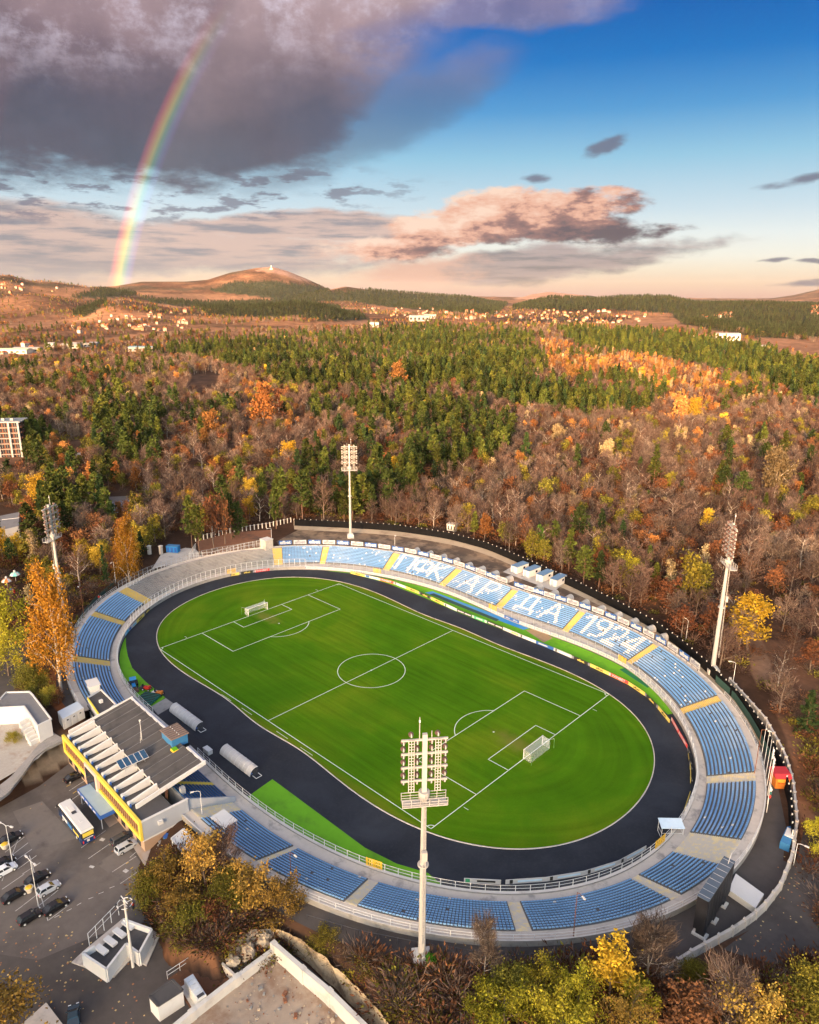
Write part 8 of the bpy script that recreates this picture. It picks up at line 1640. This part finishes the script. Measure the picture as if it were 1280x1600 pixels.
def shed(px, py, w, d, h, m, r, label, cat='shed', name='shed', rz=0.0):
    P = ground_at(px, py)
    if P is None: return
    t = thing(name, label, cat, (P[0], P[1], P[2]), -YAW+rz); MB().box((0, 0, h/2-1), (w, d, h+2), m).obj('wall', t); MB().hull([(-w/2-0.5, -d/2-0.5, h), (w/2+0.5, -d/2-0.5, h), (w/2+0.5, d/2+0.5, h), (-w/2-0.5, d/2+0.5, h)], [(-w/2, -0.3, h+1.6), (w/2, -0.3, h+1.6), (w/2, 0.3, h+1.6), (-w/2, 0.3, h+1.6)], r).obj('roof', t)
    for k in range(5): MB().box((-w*0.4+w*0.2*k, -d/2-0.05, h*0.5), (w*0.1, 0.12, h*0.4), GLASS_D).obj('window', t)
WR = mat('white sheet roof', (0.27, 0.26, 0.25), 0.5)
WHITE = mat('faded white wall', (0.26, 0.24, 0.215), 0.9, 0.06, 0.6); GR_ = mat('pale green roof', (0.40, 0.52, 0.30), 0.5)
shed(655, 502, 62, 26, 17, WHITE, WR, 'big white block at the edge of the distant town', 'building', 'white_block'); shed(585, 512, 24, 16, 13, CREAM, WR, 'cream block standing by a dark tree left of the town', 'building', 'cream_block'); shed(672, 498, 40, 22, 14, WHITE, WR, 'white hall right of the big white block', 'building', 'white_hall'); shed(660, 522, 14, 10, 12, CREAM, ROOFT, 'small cream tower block in the brown field', 'building', 'cream_tower')
shed(112, 544, 30, 14, 6, WHITE, WR, 'white shed in the row left of the field road'); shed(130, 542, 34, 14, 6, WHITE, WR, 'white shed in the middle of the field edge row'); shed(143, 541, 24, 14, 6, WHITE, WR, 'white shed at the right end of the field edge row'); shed(24, 552, 44, 20, 6, CREAM, GR_, 'long shed with a pale green roof on the left'); shed(44, 550, 40, 16, 6, WHITE, WR, 'long white roofed shed beside the green one'); shed(80, 543, 14, 12, 7, WHITE, WR, 'small white building above the cemetery'); shed(222, 549, 40, 14, 7, WHITE, ROOFB, 'white depot with a blue roof at the wood edge on the left')
shed(1136, 532, 44, 22, 14, CREAM, WR, 'cream farm block in the sunlit field on the right', 'building', 'farm_block'); shed(1112, 534, 18, 12, 7, WHITE, WR, 'white shed left of the cream farm block'); shed(1184, 545, 34, 14, 6, WHITE, WR, 'low white shed at the edge of the right field'); shed(1100, 528, 40, 12, 5, CREAM, ROOFT, 'long low barn behind the pine stand on the right')
P = ground_at(424, 421)
t = thing('summit_mast', 'tiny mast and hut on the summit of the highest hill', 'mast', (P[0], P[1], P[2])); MB().box((0, 0, 5), (18, 14, 12), CONC).obj('hut', t); MB().tube([(0, 0, 11), (0, 0, 34)], [2.2, 1.0], STEEL_W, 6).obj('pole', t)
# white stones of the two cemeteries: too many and too small to count
def graves(polys, n, name, label):
    mb = MB()
    for pl in polys:
        for k in range(n):
            x0 = min(q[0] for q in pl); x1 = max(q[0] for q in pl); y0 = min(q[1] for q in pl); y1 = max(q[1] for q in pl); a, b = R.uniform(x0, x1), R.uniform(y0, y1)
            if not inpoly(np.array([a]), np.array([b]), pl)[0]: continue
            P = at(a, b, 2.0); z = hz(P[0], P[1]); P = at(a, b, z); mb.box((P[0], P[1], z+1.0), (1.6, 1.6, 2.0), WHITE, R.uniform(0, 1))
    o = mb.obj(name); o['kind'] = 'stuff'; o['label'] = label
graves([[(88, 566), (140, 560), (156, 566), (110, 580), (30, 598)]], 260, 'cemetery_stones', 'white stones of the cemetery at the left wood edge'); graves([[(498, 518), (560, 513), (566, 524), (505, 527)]], 220, 'cemetery_stones', 'white stones of the cemetery below the pale field')
# ------------------------------------------------------------------ evening haze
hm_ = bpy.data.materials.new('haze air'); hm_.use_nodes = True; n_ = hm_.node_tree.nodes; n_.remove(n_['Principled BSDF']); pv = n_.new('ShaderNodeVolumePrincipled'); pv.inputs['Color'].default_value = (0.92, 0.93, 0.95, 1); pv.inputs['Density'].default_value = 0.65e-5; pv.inputs['Anisotropy'].default_value = 0.0
hm_.node_tree.links.new(pv.outputs[0], n_['Material Output'].inputs['Volume'])
tv = bpy.data.objects['terrain'].data; co_ = np.empty(len(tv.vertices)*3, np.float32); tv.vertices.foreach_get('co', co_); co_ = co_.reshape(-1, 3); z0_, z1_ = float(co_[:, 2].min())-1.0, float(co_[:, 2].max())+60.0
ex = 15900.0; hz_ = MB().box((EYE[0], EYE[1], (z0_+z1_)/2), (2*ex, 2*ex, z1_-z0_), hm_).obj('haze'); hz_['kind'] = 'stuff'; hz_['label'] = 'thin evening haze over the valley'
